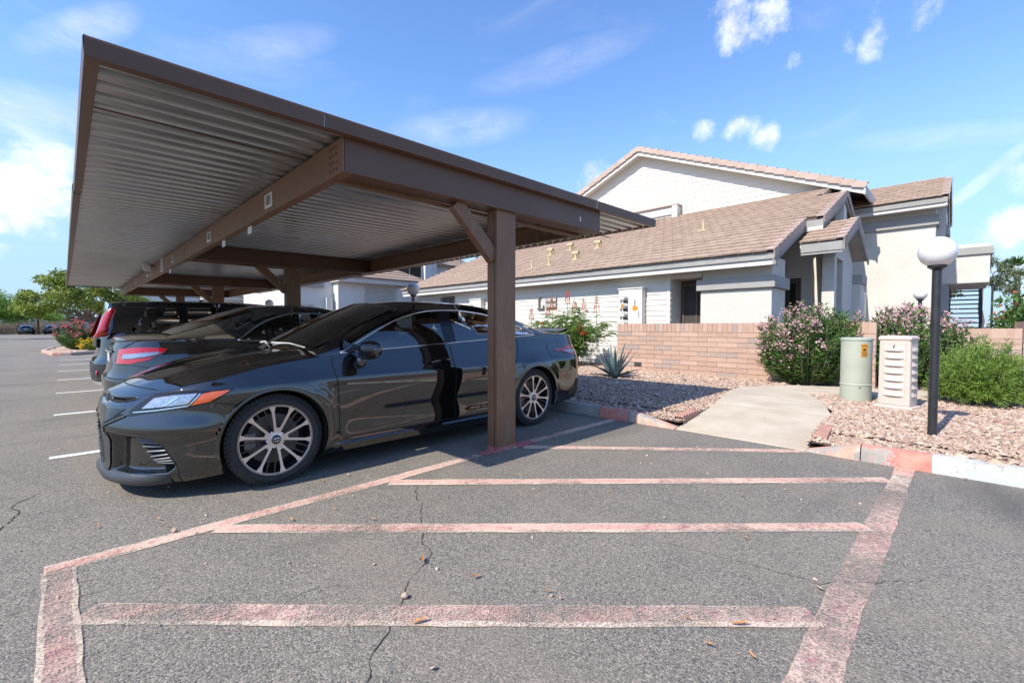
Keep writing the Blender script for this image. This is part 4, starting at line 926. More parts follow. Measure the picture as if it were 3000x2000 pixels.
def glass_mat(name, tint, fac_tr):
    t = NT(name); tr = N(t.n, 'ShaderNodeBsdfTransparent', ins={0: (*tint, 1)}); gl = N(t.n, 'ShaderNodeBsdfGlossy', ins={'Color': (1, 1, 1, 1), 'Roughness': .02}); fr = N(t.n, 'ShaderNodeFresnel', ins={0: 1.6}); ms = N(t.n, 'ShaderNodeMixShader')
    t.l.new(t.math('MINIMUM', t.math('MULTIPLY', fr.outputs[0], 2.3), 1.0), ms.inputs[0]); t.l.new(tr.outputs[0], ms.inputs[1]); t.l.new(gl.outputs[0], ms.inputs[2]); t.l.new(ms.outputs[0], t.n['Material Output'].inputs[0])
glass_mat('car_glass', (0.45, 0.50, 0.48), 1); glass_mat('car_glass_dark', (0.02, 0.02, 0.022), 1); glass_mat('car_windshield', (0.88, 0.92, 0.89), 1); glass_mat('lamp_glass', (0.9, 0.9, 0.9), 1)
def car_paint(name, col, flake=.0, rough=.12, dust=.10, dcol=(0.30, 0.26, 0.22)):
    t = NT(name); g = N(t.n, 'ShaderNodeNewGeometry'); sx = N(t.n, 'ShaderNodeSeparateXYZ'); t.l.new(g.outputs['Normal'], sx.inputs[0])
    up = t.ramp(sx.outputs[2], .35, 1.0); dn = t.math('MULTIPLY', up, t.ramp(t.noise(3, 5, .6), .25, .75, .4, 1.0))
    spk = t.ramp(t.voro(160), .10, .02); spk = t.math('MULTIPLY', spk, t.ramp(t.noise(5, 3), .52, .62))
    f = t.math('MINIMUM', t.math('ADD', t.math('MULTIPLY', dn, dust), t.math('MULTIPLY', spk, .35)), 1.0)
    c = t.mix(f, col, dcol)
    t.set(c, t.ramp(f, 0, .3, rough + .15, rough + .4), 0.0, Specular_IOR_Level=0.0, Coat_Weight=1.0, Coat_Roughness=.012, Coat_IOR=2.0)
car_paint('paint_black', (0.0035, 0.0037, 0.0042), dust=.010)
car_paint('paint_charcoal', (0.010, 0.0105, 0.011), dust=.42, dcol=(0.26, 0.225, 0.185))
car_paint('paint_black_dusty', (0.005, 0.0052, 0.006), dust=.04)
car_paint('paint_silver', (0.45, 0.46, 0.48), dust=.05); car_paint('paint_red', (0.45, 0.012, 0.012), dust=.05)
t = NT('lamp_red'); t.set(t.mix(t.ramp(t.voro(60), .1, .5), (0.55, 0.008, 0.012), (0.36, 0.004, 0.008)), .10, 0, Specular_IOR_Level=.6, Coat_Weight=1.0)
t = NT('lamp_clear'); t.set(t.mix(t.ramp(t.voro(75), .1, .45), (0.62, 0.64, 0.68), (0.30, 0.33, 0.38)), .10, .6, Coat_Weight=1.0)
t = NT('lamp_amber'); t.set(t.mix(t.ramp(t.voro(90), .1, .5), (0.78, 0.13, 0.02), (0.60, 0.09, 0.015)), .15, 0, Coat_Weight=1.0)
simple('lamp_black', (0.01, 0.01, 0.011), .15)
t = NT('plate'); t.set(t.mix(t.ramp(t.noise(18, 3), .35, .65), (0.50, 0.55, 0.62), (0.62, 0.50, 0.42)), .4)
simple('seat_cloth', (0.09, 0.09, 0.09), .85, var=.25, scale=40, bump=.2); simple('dash', (0.15, 0.145, 0.135), .75)

def wheel_mesh(r, w, rim_r, spokes, side=-1):
    """returns parts: tyre, rim barrel, alloy face, dark spokes, hub; axis along y, outer face at y = side*w/2"""
    P = {}
    m = MB(); hw = w / 2
    prof = [(rim_r - .012, -hw + .02), (rim_r + .003, -hw + .010), (rim_r + .02, -hw + .004), ((r + rim_r) / 2, -hw + .0), (r - .028, -hw + .008), (r - .012, -hw + .016), (r - .003, -hw + .036), (r, -hw + .06), (r, hw - .06), (r - .003, hw - .036), (r - .012, hw - .016), (r - .028, hw - .008), ((r + rim_r) / 2, hw - .0), (rim_r + .003, hw - .010), (rim_r - .012, hw - .02)]
    m.lathe(prof, 56, axis='y'); m.f = [f for f in m.f if len(f) == 4]
    # tread blocks along the shoulders
    for k in range(64):
        a = 2 * math.pi * k / 64; c, s_ = math.cos(a), math.sin(a)
        for y0, y1 in ((-hw + .020, -hw + .06), (hw - .06, hw - .020)):
            q = []
            for (da, rr) in ((-.036, r - .014), (.036, r - .014), (.036, r + .0006), (-.036, r + .0006)):
                ca, sa = math.cos(a + da), math.sin(a + da); q.append((ca * rr, sa * rr))
            m.add([(q[i][0], y, q[i][1]) for y in (y0, y1) for i in range(4)], [(0, 1, 2, 3), (7, 6, 5, 4), (0, 4, 5, 1), (1, 5, 6, 2), (2, 6, 7, 3), (3, 7, 4, 0)])
    P['tyre'] = (m, 'car_rubber')
    o = side * (hw - .003)          # outer rim plane
    ins = -side
    b = MB().lathe([(rim_r, o), (rim_r - .004, o + ins * .002), (rim_r - .012, o + ins * .012), (rim_r - .022, o + ins * .05), (rim_r - .03, o + ins * .17)], 48, axis='y'); b.f = [f for f in b.f if len(f) == 4]
    P['rim'] = (b, 'car_alloy_dark')
    lip = MB().lathe([(rim_r + .004, o + ins * .012), (rim_r + .003, o - side * .002), (rim_r - .009, o - side * .003), (rim_r - .012, o + ins * .008)], 56, axis='y'); lip.f = [f for f in lip.f if len(f) == 4]
    P['rim_lip'] = (lip, 'car_alloy')
    def spoke(mb, a, w0, w1, r0, r1, y0, y1, th, skew=0.0):
        c, s_ = math.cos(a), math.sin(a); vs = []
        rr = [r0, (r0 + r1) * .55, r1]
        for i, q in enumerate(rr):
            f = i / 2; ww = (w0 + (w1 - w0) * (f ** 1.6)) / 2; yy = y0 + (y1 - y0) * f; sk = skew * f
            for (t_, dy) in ((-ww, 0), (ww, 0), (ww * .8, ins * th), (-ww * .8, ins * th)):
                vs.append((c * q - s_ * (t_ + sk), yy + dy, s_ * q + c * (t_ + sk)))
        fs = []
        for i in range(2):
            for k in range(4): fs.append((i * 4 + k, i * 4 + (k + 1) % 4, (i + 1) * 4 + (k + 1) % 4, (i + 1) * 4 + k))
        fs += [(3, 2, 1, 0), (8, 9, 10, 11)]; mb.add(vs, fs)
    def spoke2(mb, a0, r0, a1, r1, w0, wm, w1, y0, y1, th):
        A = Vector((math.cos(a0) * r0, 0, math.sin(a0) * r0)); B_ = Vector((math.cos(a1) * r1, 0, math.sin(a1) * r1)); d = (B_ - A).normalized(); sd = Vector((-d.z, 0, d.x)); vs = []
        for f, ww in ((0, w0), (.35, wm), (.78, wm * 1.15), (.93, w1 * .8), (1, w1)):
            p = A.lerp(B_, f); yy = y0 + (y1 - y0) * f
            for (t_, dy) in ((-ww / 2, 0), (ww / 2, 0), (ww / 2 * .75, ins * th), (-ww / 2 * .75, ins * th)): q = p + sd * t_; vs.append((q.x, yy + dy, q.z))
        fs = [(3, 2, 1, 0), (16, 17, 18, 19)]
        for i in range(4):
            for k in range(4): fs.append((i * 4 + k, i * 4 + (k + 1) % 4, (i + 1) * 4 + (k + 1) % 4, (i + 1) * 4 + k))
        mb.add(vs, fs)
    al = MB(); dk = MB()
    n5 = 5
    if spokes == 'double':
        for k in range(n5):
            a0 = 2 * math.pi * k / n5 + math.pi / 2 - .18
            for sg in (-1, 1): spoke2(al, a0 + sg * .20, .050, a0 + sg * .285, rim_r - .004, .020, .0165, .046, o + ins * .020, o + ins * .003, .020)
            a1 = a0 + math.pi / 5
            for sg in (-1, 1): spoke2(dk, a1 + sg * .30, .055, a1 + sg * .115, rim_r - .010, .012, .009, .010, o + ins * .032, o + ins * .016, .012)
            spoke2(al, a0, .028, a0, .085, .052, .046, .030, o + ins * .021, o + ins * .020, .018)
    else:
        for k in range(10): spoke(al, 2 * math.pi * k / 10, .03, .035, .045, rim_r - .004, o + ins * .02, o + ins * .004, .02)
    P['spoke_face'] = (al, 'car_alloy'); P['inner_spoke'] = (dk, 'car_alloy_dark')
    hub = MB().lathe([(.062, o + ins * .034), (.058, o + ins * .022), (.036, o + ins * .018), (.034, o + ins * .012)], 24, axis='y'); P['hub'] = (hub, 'car_alloy')
    cap = MB().lathe([(.0335, o + ins * .014), (.032, o + ins * .008), (.0, o + ins * .0065)], 20, axis='y'); P['hub_cap'] = (cap, 'lamp_black')
    em = MB()
    for (ax, az) in ((.024, .017), (.009, .017), (.0165, .0065)):
        pts = [(ax * math.cos(q) + 0, o + ins * .006, az * math.sin(q) + (.0105 if ax == .0165 else 0)) for q in np.linspace(0, 2 * math.pi, 25)]; em.tube(pts, .0019, 5, False)
    P['emblem'] = (em, 'car_chrome')
    nuts = MB()
    for k in range(5):
        a = 2 * math.pi * k / 5 + math.pi / 2 + math.pi / 5 - .18; nuts.lathe([(.0115, 0 + o + ins * .045), (.0115, o + ins * .022), (.007, o + ins * .018), (0, o + ins * .018)], 6, (.057 * math.cos(a), 0, .057 * math.sin(a)), axis='y')
    P['lug_nut'] = (nuts, 'car_chrome')
    rot = MB().lathe([(rim_r * .72, o + ins * .085), (rim_r * .72, o + ins * .105), (.05, o + ins * .105)], 32, axis='y'); rot.lathe([(.08, o + ins * .084), (rim_r * .72, o + ins * .084)], 32, axis='y'); P['brake_disc'] = (rot, 'brake_steel')
    cal = MB().box(-rim_r * .78, -rim_r * .50, min(o + ins * .06, o + ins * .12), max(o + ins * .06, o + ins * .12), -.05, .06); P['caliper'] = (cal, 'brake_steel')
    dish = MB().lathe([(rim_r - .012, o + ins * .12), (.0, o + ins * .125)], 32, axis='y'); P['wheel_back'] = (dish, 'car_under')
    return P
def make_car(name, label, D, loc, rotz, paint, lod=1.0, group=None, glass='car_glass', detail=True):
    b = Body(D); root = thing(name, label, D.get('cat', 'car'), loc, rotz, group); L = D['len']
    def bd(mb, nm, mat, par=root, **kw): return mb.build(nm, mat, par, world=False, **kw)
    nf = int(D.get('nf', 26) * lod) + 4; ns_ = int(110 * lod) + 12; nr_ = int(24 * lod) + 4; nz = int(D.get('nz', 30) * lod) + 6
    ss = [i / nf for i in range(nf)] + [1 + i / ns_ for i in range(ns_)] + [2 + i / nr_ for i in range(nr_ + 1)]
    def cell(x): return x
    # columns at the door shut lines
    for xd in D.get('cuts', ()):
        k = b.sx(xd); i = min(range(len(ss)), key=lambda j: abs(ss[j] - k))
        ss[i] = k
    zt = lambda s: b.T(b.pt(s, .7).x)
    def zb(s): return b.zbot(b.pt(s, .4).x)
    cols = []
    for s in ss:
        a, c = zb(s), zt(s); cols.append([b.pt(s, a + (c - a) * j / nz) for j in range(nz + 1)])
    # wheel openings: snap the grid to the arch circle
    keep = {}
    R2 = b.ra
    inside = [[any(math.hypot(p.x - wx, p.z - b.wz) < R2 for wx in b.wheels) for p in c] for c in cols]
    for i, c in enumerate(cols):
        for j, p in enumerate(c):
            if not inside[i][j]: continue
            nb = [(i + di, j + dj) for di, dj in ((-1, 0), (1, 0), (0, -1), (0, 1), (-1, -1), (1, 1), (-1, 1), (1, -1)) if 0 <= i + di < len(cols) and 0 <= j + dj <= nz]
            if any(not inside[q][r_] for q, r_ in nb):
                wx = min(b.wheels, key=lambda q: abs(q - p.x)); d = math.hypot(p.x - wx, p.z - b.wz)
                if d > 1e-3:
                    nx_ = wx + (p.x - wx) * R2 / d; nz__ = b.wz + (p.z - b.wz) * R2 / d
                    c[j] = Vector((nx_, -b.W(nx_, nz__), nz__)); keep[(i, j)] = True
    def in_arch(i, j): return inside[i][j] and (i, j) not in keep
    panels = {'body': [], 'front_door': [], 'rear_door': []}
    cuts = D.get('cuts', ())
    for i in range(len(cols) - 1):
        xm = (cols[i][nz].x + cols[i + 1][nz].x) / 2; sm = (ss[i] + ss[i + 1]) / 2
        for j in range(nz):
            q = [(i, j), (i + 1, j), (i + 1, j + 1), (i, j + 1)]
            if any(in_arch(*k) for k in q): continue
            if all(inside[a_][c_] for a_, c_ in q): continue
            zm = sum(cols[a_][c_].z for a_, c_ in q) / 4
            key = 'body'
            if len(cuts) >= 3 and 1 < sm < 2 and zm > D.get('rocker', .26):
                if cuts[0] < xm < cuts[1]: key = 'front_door'
                elif cuts[1] < xm < cuts[2]: key = 'rear_door'
            panels[key].append(q)
    for key, qs in panels.items():
        if not qs: continue
        for mir in (1, -1):
            idx = {}; vs = []; fs = []
            for q in qs:
                f = []
                for k in q:
                    if k not in idx: idx[k] = len(vs); p = cols[k[0]][k[1]]; vs.append((p.x, p.y * mir, p.z))
                    f.append(idx[k])
                fs.append(tuple(f) if mir < 0 else tuple(f[::-1]))
            if key == 'body' and mir == 1: body_mb = MB().add(vs, fs); continue
            if key == 'body': body_mb.add(vs, fs); continue
            bd(MB().add(vs, fs), key, paint, smooth=True, recalc=False)
    # top patches
    def across(E, cz, n=22, extra=None):
        row = []
        for k in range(-n, n + 1):
            f = k / n; f = math.copysign(abs(f) ** .85, f); y = E.y * -f * -1; y = abs(E.y) * f
            z = E.z + (cz - E.z) * (1 - abs(f) ** D.get('crown', 2.2))
            if extra: z += extra(E.x, y)
            row.append(Vector((E.x, y, z)))
        return row
    hood = [across(b.pt(s, zt(s)), b.hc(b.pt(s, zt(s)).x), extra=D.get('hood_extra')) for s in ss if b.pt(s, zt(s)).x <= D['cowl'] + .04]
    if len(hood) > 1: body_mb.grid(hood)
    tr = [across(b.pt(s, zt(s)), b.tc(b.pt(s, zt(s)).x)) for s in ss if b.pt(s, zt(s)).x >= D['deck'] - .05]
    if len(tr) > 1: body_mb.grid(tr)
    e0, e1 = D['ex']
    def epos(x): return Vector((x, -b.ey(x), b.ez(x)))
    xr0, xr1 = D['roof']
    nx = int(60 * lod) + 8
    roof = []
    for i in range(nx + 1):
        x = xr0 + (xr1 - xr0) * i / nx; E = epos(x); roof.append([Vector((x, abs(E.y) * k / 10, E.z + (b.rc(x) - E.z) * (1 - abs(k / 10) ** 2.4))) for k in range(-10, 11)])
    body_mb.grid(roof)
    def screen(edge_xs, cen, nm, mat, inset=.03):
        rows = []; n = len(edge_xs) - 1
        for i, x in enumerate(edge_xs):
            f = i / n; E = epos(x); cx, cz = cen(f); rows.append([Vector((E.x + (cx - E.x) * (1 - abs(k / 12) ** 2), abs(E.y) * k / 12 * (1 - inset), E.z + .006 + (cz - E.z) * (1 - abs(k / 12) ** 2.2))) for k in range(-12, 13)])
        return bd(MB().grid(rows), nm, mat, smooth=True), rows
    # flank of the glasshouse
    def side_pt(x, f):
        bp = Vector((x, -b.W(x, b.T(x)), b.T(x))); E = epos(x); p = bp.lerp(E, f); p.y -= D.get('tumble', .025) * math.sin(math.pi * f); return p
    dl0, dl1 = D['dlo']; nx2 = int(90 * lod) + 10
    xs2 = sorted(set([e0 + (e1 - e0) * i / nx2 for i in range(nx2 + 1)] + [dl0, dl1] + [q for w_ in D['pillars'] for q in w_]))
    def sb(x): return D.get('sill', .035)
    def st(x):
        zb_, ze_ = b.T(x), b.ez(x); return min(.97, max(sb(x), (b.dt(x) - zb_) / max(.02, ze_ - zb_)))
    gl = []; pil = [MB() for _ in D['pillars']]; shell = MB(); trims = []
    for i in range(len(xs2) - 1):
        xa, xb = xs2[i], xs2[i + 1]; xm = (xa + xb) / 2
        def strip(f0, f1, n, dst):
            for k in range(n):
                ps = [side_pt(xa, f0(xa) + (f1(xa) - f0(xa)) * k / n), side_pt(xb, f0(xb) + (f1(xb) - f0(xb)) * k / n), side_pt(xb, f0(xb) + (f1(xb) - f0(xb)) * (k + 1) / n), side_pt(xa, f0(xa) + (f1(xa) - f0(xa)) * (k + 1) / n)]
                dst.add(ps, [(0, 1, 2, 3)])
        if dl0 <= xm <= dl1:
            strip(lambda x: 0.0, sb, 1, shell); strip(st, lambda x: 1.0, 3, shell)
            w_ = [k for k, (p0, p1) in enumerate(D['pillars']) if p0 <= xm <= p1]
            if w_: strip(sb, st, 6, pil[w_[0]])
            else:
                k = sum(1 for p0, p1 in D['pillars'] if xm > p1)
                while len(gl) <= k: gl.append(MB())
                strip(sb, st, 6, gl[k])
        else: strip(lambda x: 0.0, lambda x: 1.0, 6, shell)
    import bmesh as _bm
    body_mb.add(shell.v, shell.f); q_ = mirrored(shell); body_mb.add(q_.v, q_.f)
    bo = bd(body_mb, 'body', paint, smooth=True)
    bm = _bm.new(); bm.from_mesh(bo.data); _bm.ops.remove_doubles(bm, verts=bm.verts, dist=.0012); bm.to_mesh(bo.data); bm.free()
    for g in gl + [mirrored(g) for g in gl]:
        o = bd(g, 'side_window', glass, smooth=True)
        bm = _bm.new(); bm.from_mesh(o.data); _bm.ops.remove_doubles(bm, verts=bm.verts, dist=.0012); bm.to_mesh(o.data); bm.free()
    for q_ in pil + [mirrored(q_) for q_ in pil]: bd(q_, 'window_pillar', 'lamp_black')
    wsx = [D['ws'][0] + (D['ws'][1] - D['ws'][0]) * i / 14 for i in range(15)]
    ws, _ = screen(wsx, D['ws_c'], 'windscreen', 'car_windshield' if detail else glass)
    rsx = [D['rs'][0] + (D['rs'][1] - D['rs'][0]) * i / 14 for i in range(15)]
    rs, _ = screen(rsx, D['rs_c'], 'rear_screen', glass)
    # window trim
    for mir in (1, -1):
        top = [side_pt(x, st(x)) for x in np.linspace(dl0, dl1, 60)]; bot = [side_pt(x, sb(x)) for x in np.linspace(dl0, dl1, 40)]
        for P_ in (top, bot): bd(MB().tube([(p.x, (p.y - .003) * mir, p.z) for p in P_], .0065 if detail else .008, 5), 'window_trim', D.get('trim', 'car_chrome'), smooth=True)
    # dark floor pan, wheel liners and cabin block
    und = MB(); und.box(.35, L - .35, -.70, .70, b.zbot(2) + .02, b.zbot(2) + .10)
    for wx in b.wheels:
        for mir in (1, -1):
            und2 = []
            for yy in (b.W(wx, b.wz) - .012, .50):
                und2.append([Vector((wx + (b.ra + .004) * math.cos(a), -yy * mir, b.wz + (b.ra + .004) * math.sin(a))) for a in np.linspace(-.35, math.pi + .35, 25)])
            und.grid(und2)
            und.add([und2[1][k] for k in range(25)], [tuple(range(25))])
    bd(und, 'underbody', 'car_under')
    # wheel arch lips
    for wx in b.wheels:
        for mir in (1, -1):
            rows = []
            for a in np.linspace(-.28, math.pi + .28, 41):
                r_ = []
                for (dr, dy) in ((.0, -.014), (.0, .003), (.010, .005), (.020, .001)):
                    x = wx + (b.ra + dr) * math.cos(a); z = b.wz + (b.ra + dr) * math.sin(a); r_.append(Vector((x, -(b.W(x, max(z, b.zbot(x))) + dy) * mir, z)))
                if r_[0].z > b.zbot(wx) - .01: rows.append(r_)
            bd(MB().grid(rows), 'arch_lip', paint, smooth=True)
    # wheels
    for sgn in (-1, 1):
        P = wheel_mesh(D['wheel_r'], D.get('tyre_w', .225), D.get('rim_r', .238), D.get('spokes', 'double'), sgn)
        for wx in b.wheels:
            w_ = bpy.data.objects.new('wheel', None); COL.objects.link(w_); w_.parent = root; w_.location = (wx, sgn * (b.W(wx, b.wz) - D.get('tyre_w', .225) / 2 - D.get('tuck', .035)), D['wheel_r'])
            w_.rotation_euler = (0, random.uniform(0, 6.28) if not D.get('wheel_fix') else 0.0, 0)
            for nm, (m, mt) in P.items():
                if not m.v: continue
                if not detail and nm in ('emblem', 'lug_nut', 'caliper', 'brake_disc', 'inner_spoke', 'hub_cap'): continue
                key = (name, nm, sgn)
                if key not in WCACHE: WCACHE[key] = m.mesh(nm, mt, nm in ('tyre', 'rim', 'rim_lip', 'hub', 'hub_cap', 'emblem'), True); WCACHE[key].set_sharp_from_angle(angle=R(38)) if nm in ('tyre', 'rim', 'rim_lip', 'hub') else None
                shared(nm, WCACHE[key], w_)
    b.side_pt = side_pt; return root, b, bd
WCACHE = {}
def patch(b, lo, hi, n=24, m=6, d=.004, mirror=True, curve=None):
    """lo, hi: functions f in 0..1 -> (s, z)"""
    rows = []
    for j in range(m + 1):
        r = []
        for i in range(n + 1):
            f = i / n; (s0, z0), (s1, z1) = lo(f), hi(f); g = j / m; s = s0 + (s1 - s0) * g; z = z0 + (z1 - z0) * g
            dd = d * (1 if curve is None else 1 - curve + curve * math.sin(math.pi * g) * math.sin(math.pi * f) ** .4); r.append(b.off(s, z, dd))
        rows.append(r)
    mb = MB().grid(rows)
    if mirror: q = mirrored(mb); mb.add(q.v, q.f)
    return mb
def poly(*pts):
    xs = np.linspace(0, 1, len(pts)); 
    return lambda f: (float(np.interp(f, xs, [p[0] for p in pts])), float(np.interp(f, xs, [p[1] for p in pts])))
def groove(b, pts, w=.006, d=.0015, mirror=True, n=14):
    """thin dark shut line lying on the skin; pts in (s,z)"""
    P = []
    for i in range(len(pts) - 1):
        for k in range(n): f = k / n; P.append((pts[i][0] + (pts[i + 1][0] - pts[i][0]) * f, pts[i][1] + (pts[i + 1][1] - pts[i][1]) * f))
    P.append(pts[-1]); Q = [b.off(s, z, d) for s, z in P]; rows = []
    for i, q in enumerate(Q):
        t_ = (Q[min(i + 1, len(Q) - 1)] - Q[max(i - 1, 0)]).normalized(); sd = t_.cross(b.nrm(*P[i])).normalized(); rows.append([q + sd * w / 2, q - sd * w / 2])
    mb = MB().grid(rows)
    if mirror: r_ = mirrored(mb); mb.add(r_.v, r_.f)
    return mb

# ---- the black sedan in front
SEDAN = dict(len=4.88, xc=.86, xrc=4.25, pf=2.35, pr=4.2, nf=80, nz=52, wheels=(.98, 3.80), arch=.367, wheel_r=.334, rim_r=.254, tyre_w=.235, cuts=(1.445, 2.61, 3.55), cowl=1.29, deck=4.26, ex=(1.29, 4.34), roof=(2.07, 3.53), dlo=(1.485, 3.90), pillars=((2.555, 2.70),), ws=(1.29, 2.11), rs=(4.30, 3.49), wheel_fix=True, scoop=.022, scoop_z=.40, ridge=.045, recess=(([(.238, .478), (.40, .452), (.52, .428), (.57, .388), (.642, .238), (.60, .185), (.30, .165), (.185, .165)], .06, .035), ([(-.1, .49), (.09, .49), (.03, .30), (.05, .19), (-.1, .19)], .05, .02), ([(-.1, .668), (.25, .683), (.415, .696), (.25, .642), (-.1, .636)], .05, .014)), tuck=.012, flare=.022,
    ws_c=lambda f: (1.15 + (2.07 - 1.15) * f, .965 + (1.402 - .965) * f ** .88), rs_c=lambda f: (4.36 + (3.48 - 4.36) * f, 1.105 + (1.385 - 1.105) * f ** .85),
    hood_extra=lambda x, y: .014 * math.exp(-((abs(y) - .36 - .16 * x) / .07) ** 2) * min(1, max(0, (x - .2) / .5)) - .012 * math.exp(-(y / .22) ** 2) * min(1, max(0, (x - .3) / .4)),
    curves=dict(
        xf=([.08, .12, .17, .22, .34, .46, .56, .62, .66, .70, .74, .80], [.16, .09, .065, .075, .07, .06, .058, .065, .09, .125, .155, .20]),
        xr=([.15, .25, .40, .60, .75, .90, 1.0, 1.08, 1.12], [4.72, 4.80, 4.86, 4.875, 4.86, 4.82, 4.81, 4.80, 4.78]),
        w0=([.10, .16, .22, .30, .42, .55, .66, .745, .79, .86, .94, 1.02, 1.1, 1.2], [.80, .855, .89, .905, .912, .918, .922, .920, .900, .868, .836, .806, .78, .73]),
        wx=([.8, 1.2, 2.0, 3.0, 3.6, 4.1, 4.6], [.990, 1.0, 1.0, 1.0, 1.0, .99, .97]),
        zbot=([.0, .2, .5, .64, 1.3, 1.5, 3.3, 4.3, 4.6, 4.9], [.095, .095, .125, .14, .15, .15, .16, .22, .25, .27]),
        T=([.05, .18, .35, .53, .75, 1.08, 1.46, 2.01, 2.56, 3.21, 3.82, 4.24, 4.58, 4.8, 4.9], [.668, .695, .735, .795, .845, .905, .942, .962, .985, 1.02, 1.055, 1.07, 1.065, 1.05, 1.03]),
        hc=([.05, .16, .3, .55, .92, 1.22, 1.5], [.675, .728, .795, .875, .950, .985, .995]), tc=([4.2, 4.5, 4.7, 4.8, 4.9], [1.115, 1.105, 1.10, 1.085, 1.04]), rc=([2.015, 2.115, 2.415, 2.715, 3.115, 3.515], [1.385, 1.40, 1.434, 1.445, 1.432, 1.378]),
        ey=([1.275, 1.515, 1.815, 2.115, 2.415, 2.815, 3.215, 3.515, 3.865, 4.165, 4.335], [.755, .735, .695, .645, .612, .598, .592, .60, .63, .665, .70]), ez=([1.275, 1.515, 1.815, 2.115, 2.415, 2.815, 3.215, 3.515, 3.865, 4.165, 4.335], [.965, 1.075, 1.215, 1.325, 1.382, 1.403, 1.378, 1.315, 1.205, 1.115, 1.08]),
        dt=([1.500, 1.665, 1.865, 2.065, 2.265, 2.515, 2.815, 3.115, 3.415, 3.665, 3.895], [.955, 1.040, 1.138, 1.225, 1.285, 1.325, 1.335, 1.315, 1.255, 1.18, 1.095])))
# ---------------------------------------------------------------- black sedan, details
car, cb, cbd = make_car('black_sedan', 'glossy black sedan with machined alloy wheels parked nose out beside the steel post', SEDAN, (.115, 4.425, 0), 0.0, 'paint_black')
def both(mb): q = mirrored(mb); r_ = MB(); r_.add(mb.v, mb.f); r_.add(q.v, q.f); return r_
def each(mb, nm, mat, bd=cbd, par=None, **kw):
    """one object per side of the car"""
    a = bd(mb, nm, mat, *( [par] if par else []), **kw); b_ = bd(mirrored(mb), nm, mat, *( [par] if par else []), **kw); return a, b_
# headlights: black bowl, lens, reflectors, amber corner
lo = poly((.393, .576), (.54, .604), (.676, .626), (.81, .66), (.888, .736)); hi = poly((.40, .602), (.472, .711), (.60, .730), (.71, .737), (.888, .744))
each(patch(cb, lo, hi, 34, 6, .003, False), 'headlight', 'lamp_black', smooth=True)
each(patch(cb, poly((.465, .628), (.57, .640), (.69, .654)), poly((.492, .694), (.60, .713), (.716, .722)), 18, 5, .0055, False), 'headlight_reflector', 'lamp_clear', smooth=True)
each(patch(cb, poly((.42, .600), (.56, .617), (.698, .640)), poly((.425, .607), (.56, .624), (.698, .647)), 18, 1, .007, False), 'light_strip', 'car_chrome', smooth=True)
each(patch(cb, poly((.575, .643), (.60, .66), (.63, .70)), poly((.566, .645), (.588, .668), (.615, .705)), 10, 1, .008, False), 'lamp_divider', 'car_chrome', smooth=True)
each(patch(cb, poly((.708, .645), (.79, .664), (.872, .730)), poly((.740, .716), (.79, .729), (.872, .735)), 14, 4, .0055, False), 'turn_signal', 'lamp_amber', smooth=True)
each(patch(cb, poly((.700, .641), (.706, .65), (.735, .719)), poly((.694, .643), (.700, .653), (.728, .720)), 8, 1, .008, False), 'signal_divider', 'car_chrome', smooth=True)
# nose: slit grille, lower grille with mesh, frame blade, splitter
cbd(patch(cb, poly((0, .644), (.24, .648), (.36, .672)), poly((0, .664), (.24, .676), (.395, .690)), 30, 3, .002), 'upper_grille', 'car_under', smooth=True)
cbd(patch(cb, poly((0.0, .650), (.20, .654), (.33, .672)), poly((0.0, .654), (.20, .658), (.33, .676)), 24, 1, .016), 'grille_bar', 'bumper_trim')
each(patch(cb, poly((.0, .652), (.05, .650), (.11, .648)), poly((.0, .675), (.05, .672), (.10, .662)), 10, 3, .02, False), 'nose_badge', 'car_chrome', smooth=True)
bm_ = MB()
for i in range(7):
    for j in range(3):
        f = (i + (j % 2) * .5) / 7; s_ = .235 + .115 * f; z = .513 + .066 * f + .012 * (j - 1); p = cb.off(s_, z, .004); bm_.lathe([(.0, -.008), (.0055, -.004), (.0055, .003)], 5, (p.x, p.y, p.z), 'x')
for q_ in each(bm_, 'bumper_mesh', 'bumper_trim'): q_['kind'] = 'stuff'
each(patch(cb, poly((.222, .500), (.30, .545), (.37, .578)), poly((.245, .538), (.30, .568), (.345, .594)), 10, 3, .0015, False), 'mesh_well', 'car_under', smooth=True)
gm = MB()
for i in range(4):
    for j in range(13):
        s_ = .008 + i * .022 + (j % 2) * .011; z = .215 + j * .021
        p = cb.off(s_, z, .006); gm.lathe([(.0, -.014), (.007, -.006), (.007, .004)], 6, (p.x, p.y, p.z), 'x')
q = mirrored(gm); gm.add(q.v, q.f); o = cbd(gm, 'lower_grille', 'bumper_trim'); o['kind'] = 'stuff'
each(patch(cb, poly((.058, .185), (.040, .30), (.100, .492)), poly((.175, .16), (.190, .30), (.232, .488)), 20, 4, .008, False), 'grille_frame', 'bumper_trim', smooth=True)
each(patch(cb, poly((.085, .528), (.16, .515), (.232, .515)), poly((.10, .592), (.20, .612), (.36, .622)), 14, 4, .004, False), 'beak_panel', 'lamp_black', smooth=True)
each(patch(cb, poly((.212, .490), (.30, .533), (.375, .572)), poly((.206, .502), (.297, .546), (.385, .590)), 12, 1, .008, False), 'bumper_edge', 'bumper_trim', smooth=True)
sp = MB(); rows = []
for f in np.linspace(0, .62, 34):
    d = .030 * (1 - max(0, (f - .42) / .20) ** 2 if f > .42 else 1)
    rows.append([cb.off(f, .178, .002), cb.off(f, .158, d + .002), cb.off(f, .132, d + .008), cb.off(f, .108, d * .6), cb.off(f, .100, -.03)])
sp.grid(rows); q = mirrored(sp); sp.add(q.v, q.f); cbd(sp, 'front_splitter', 'bumper_trim', smooth=True)
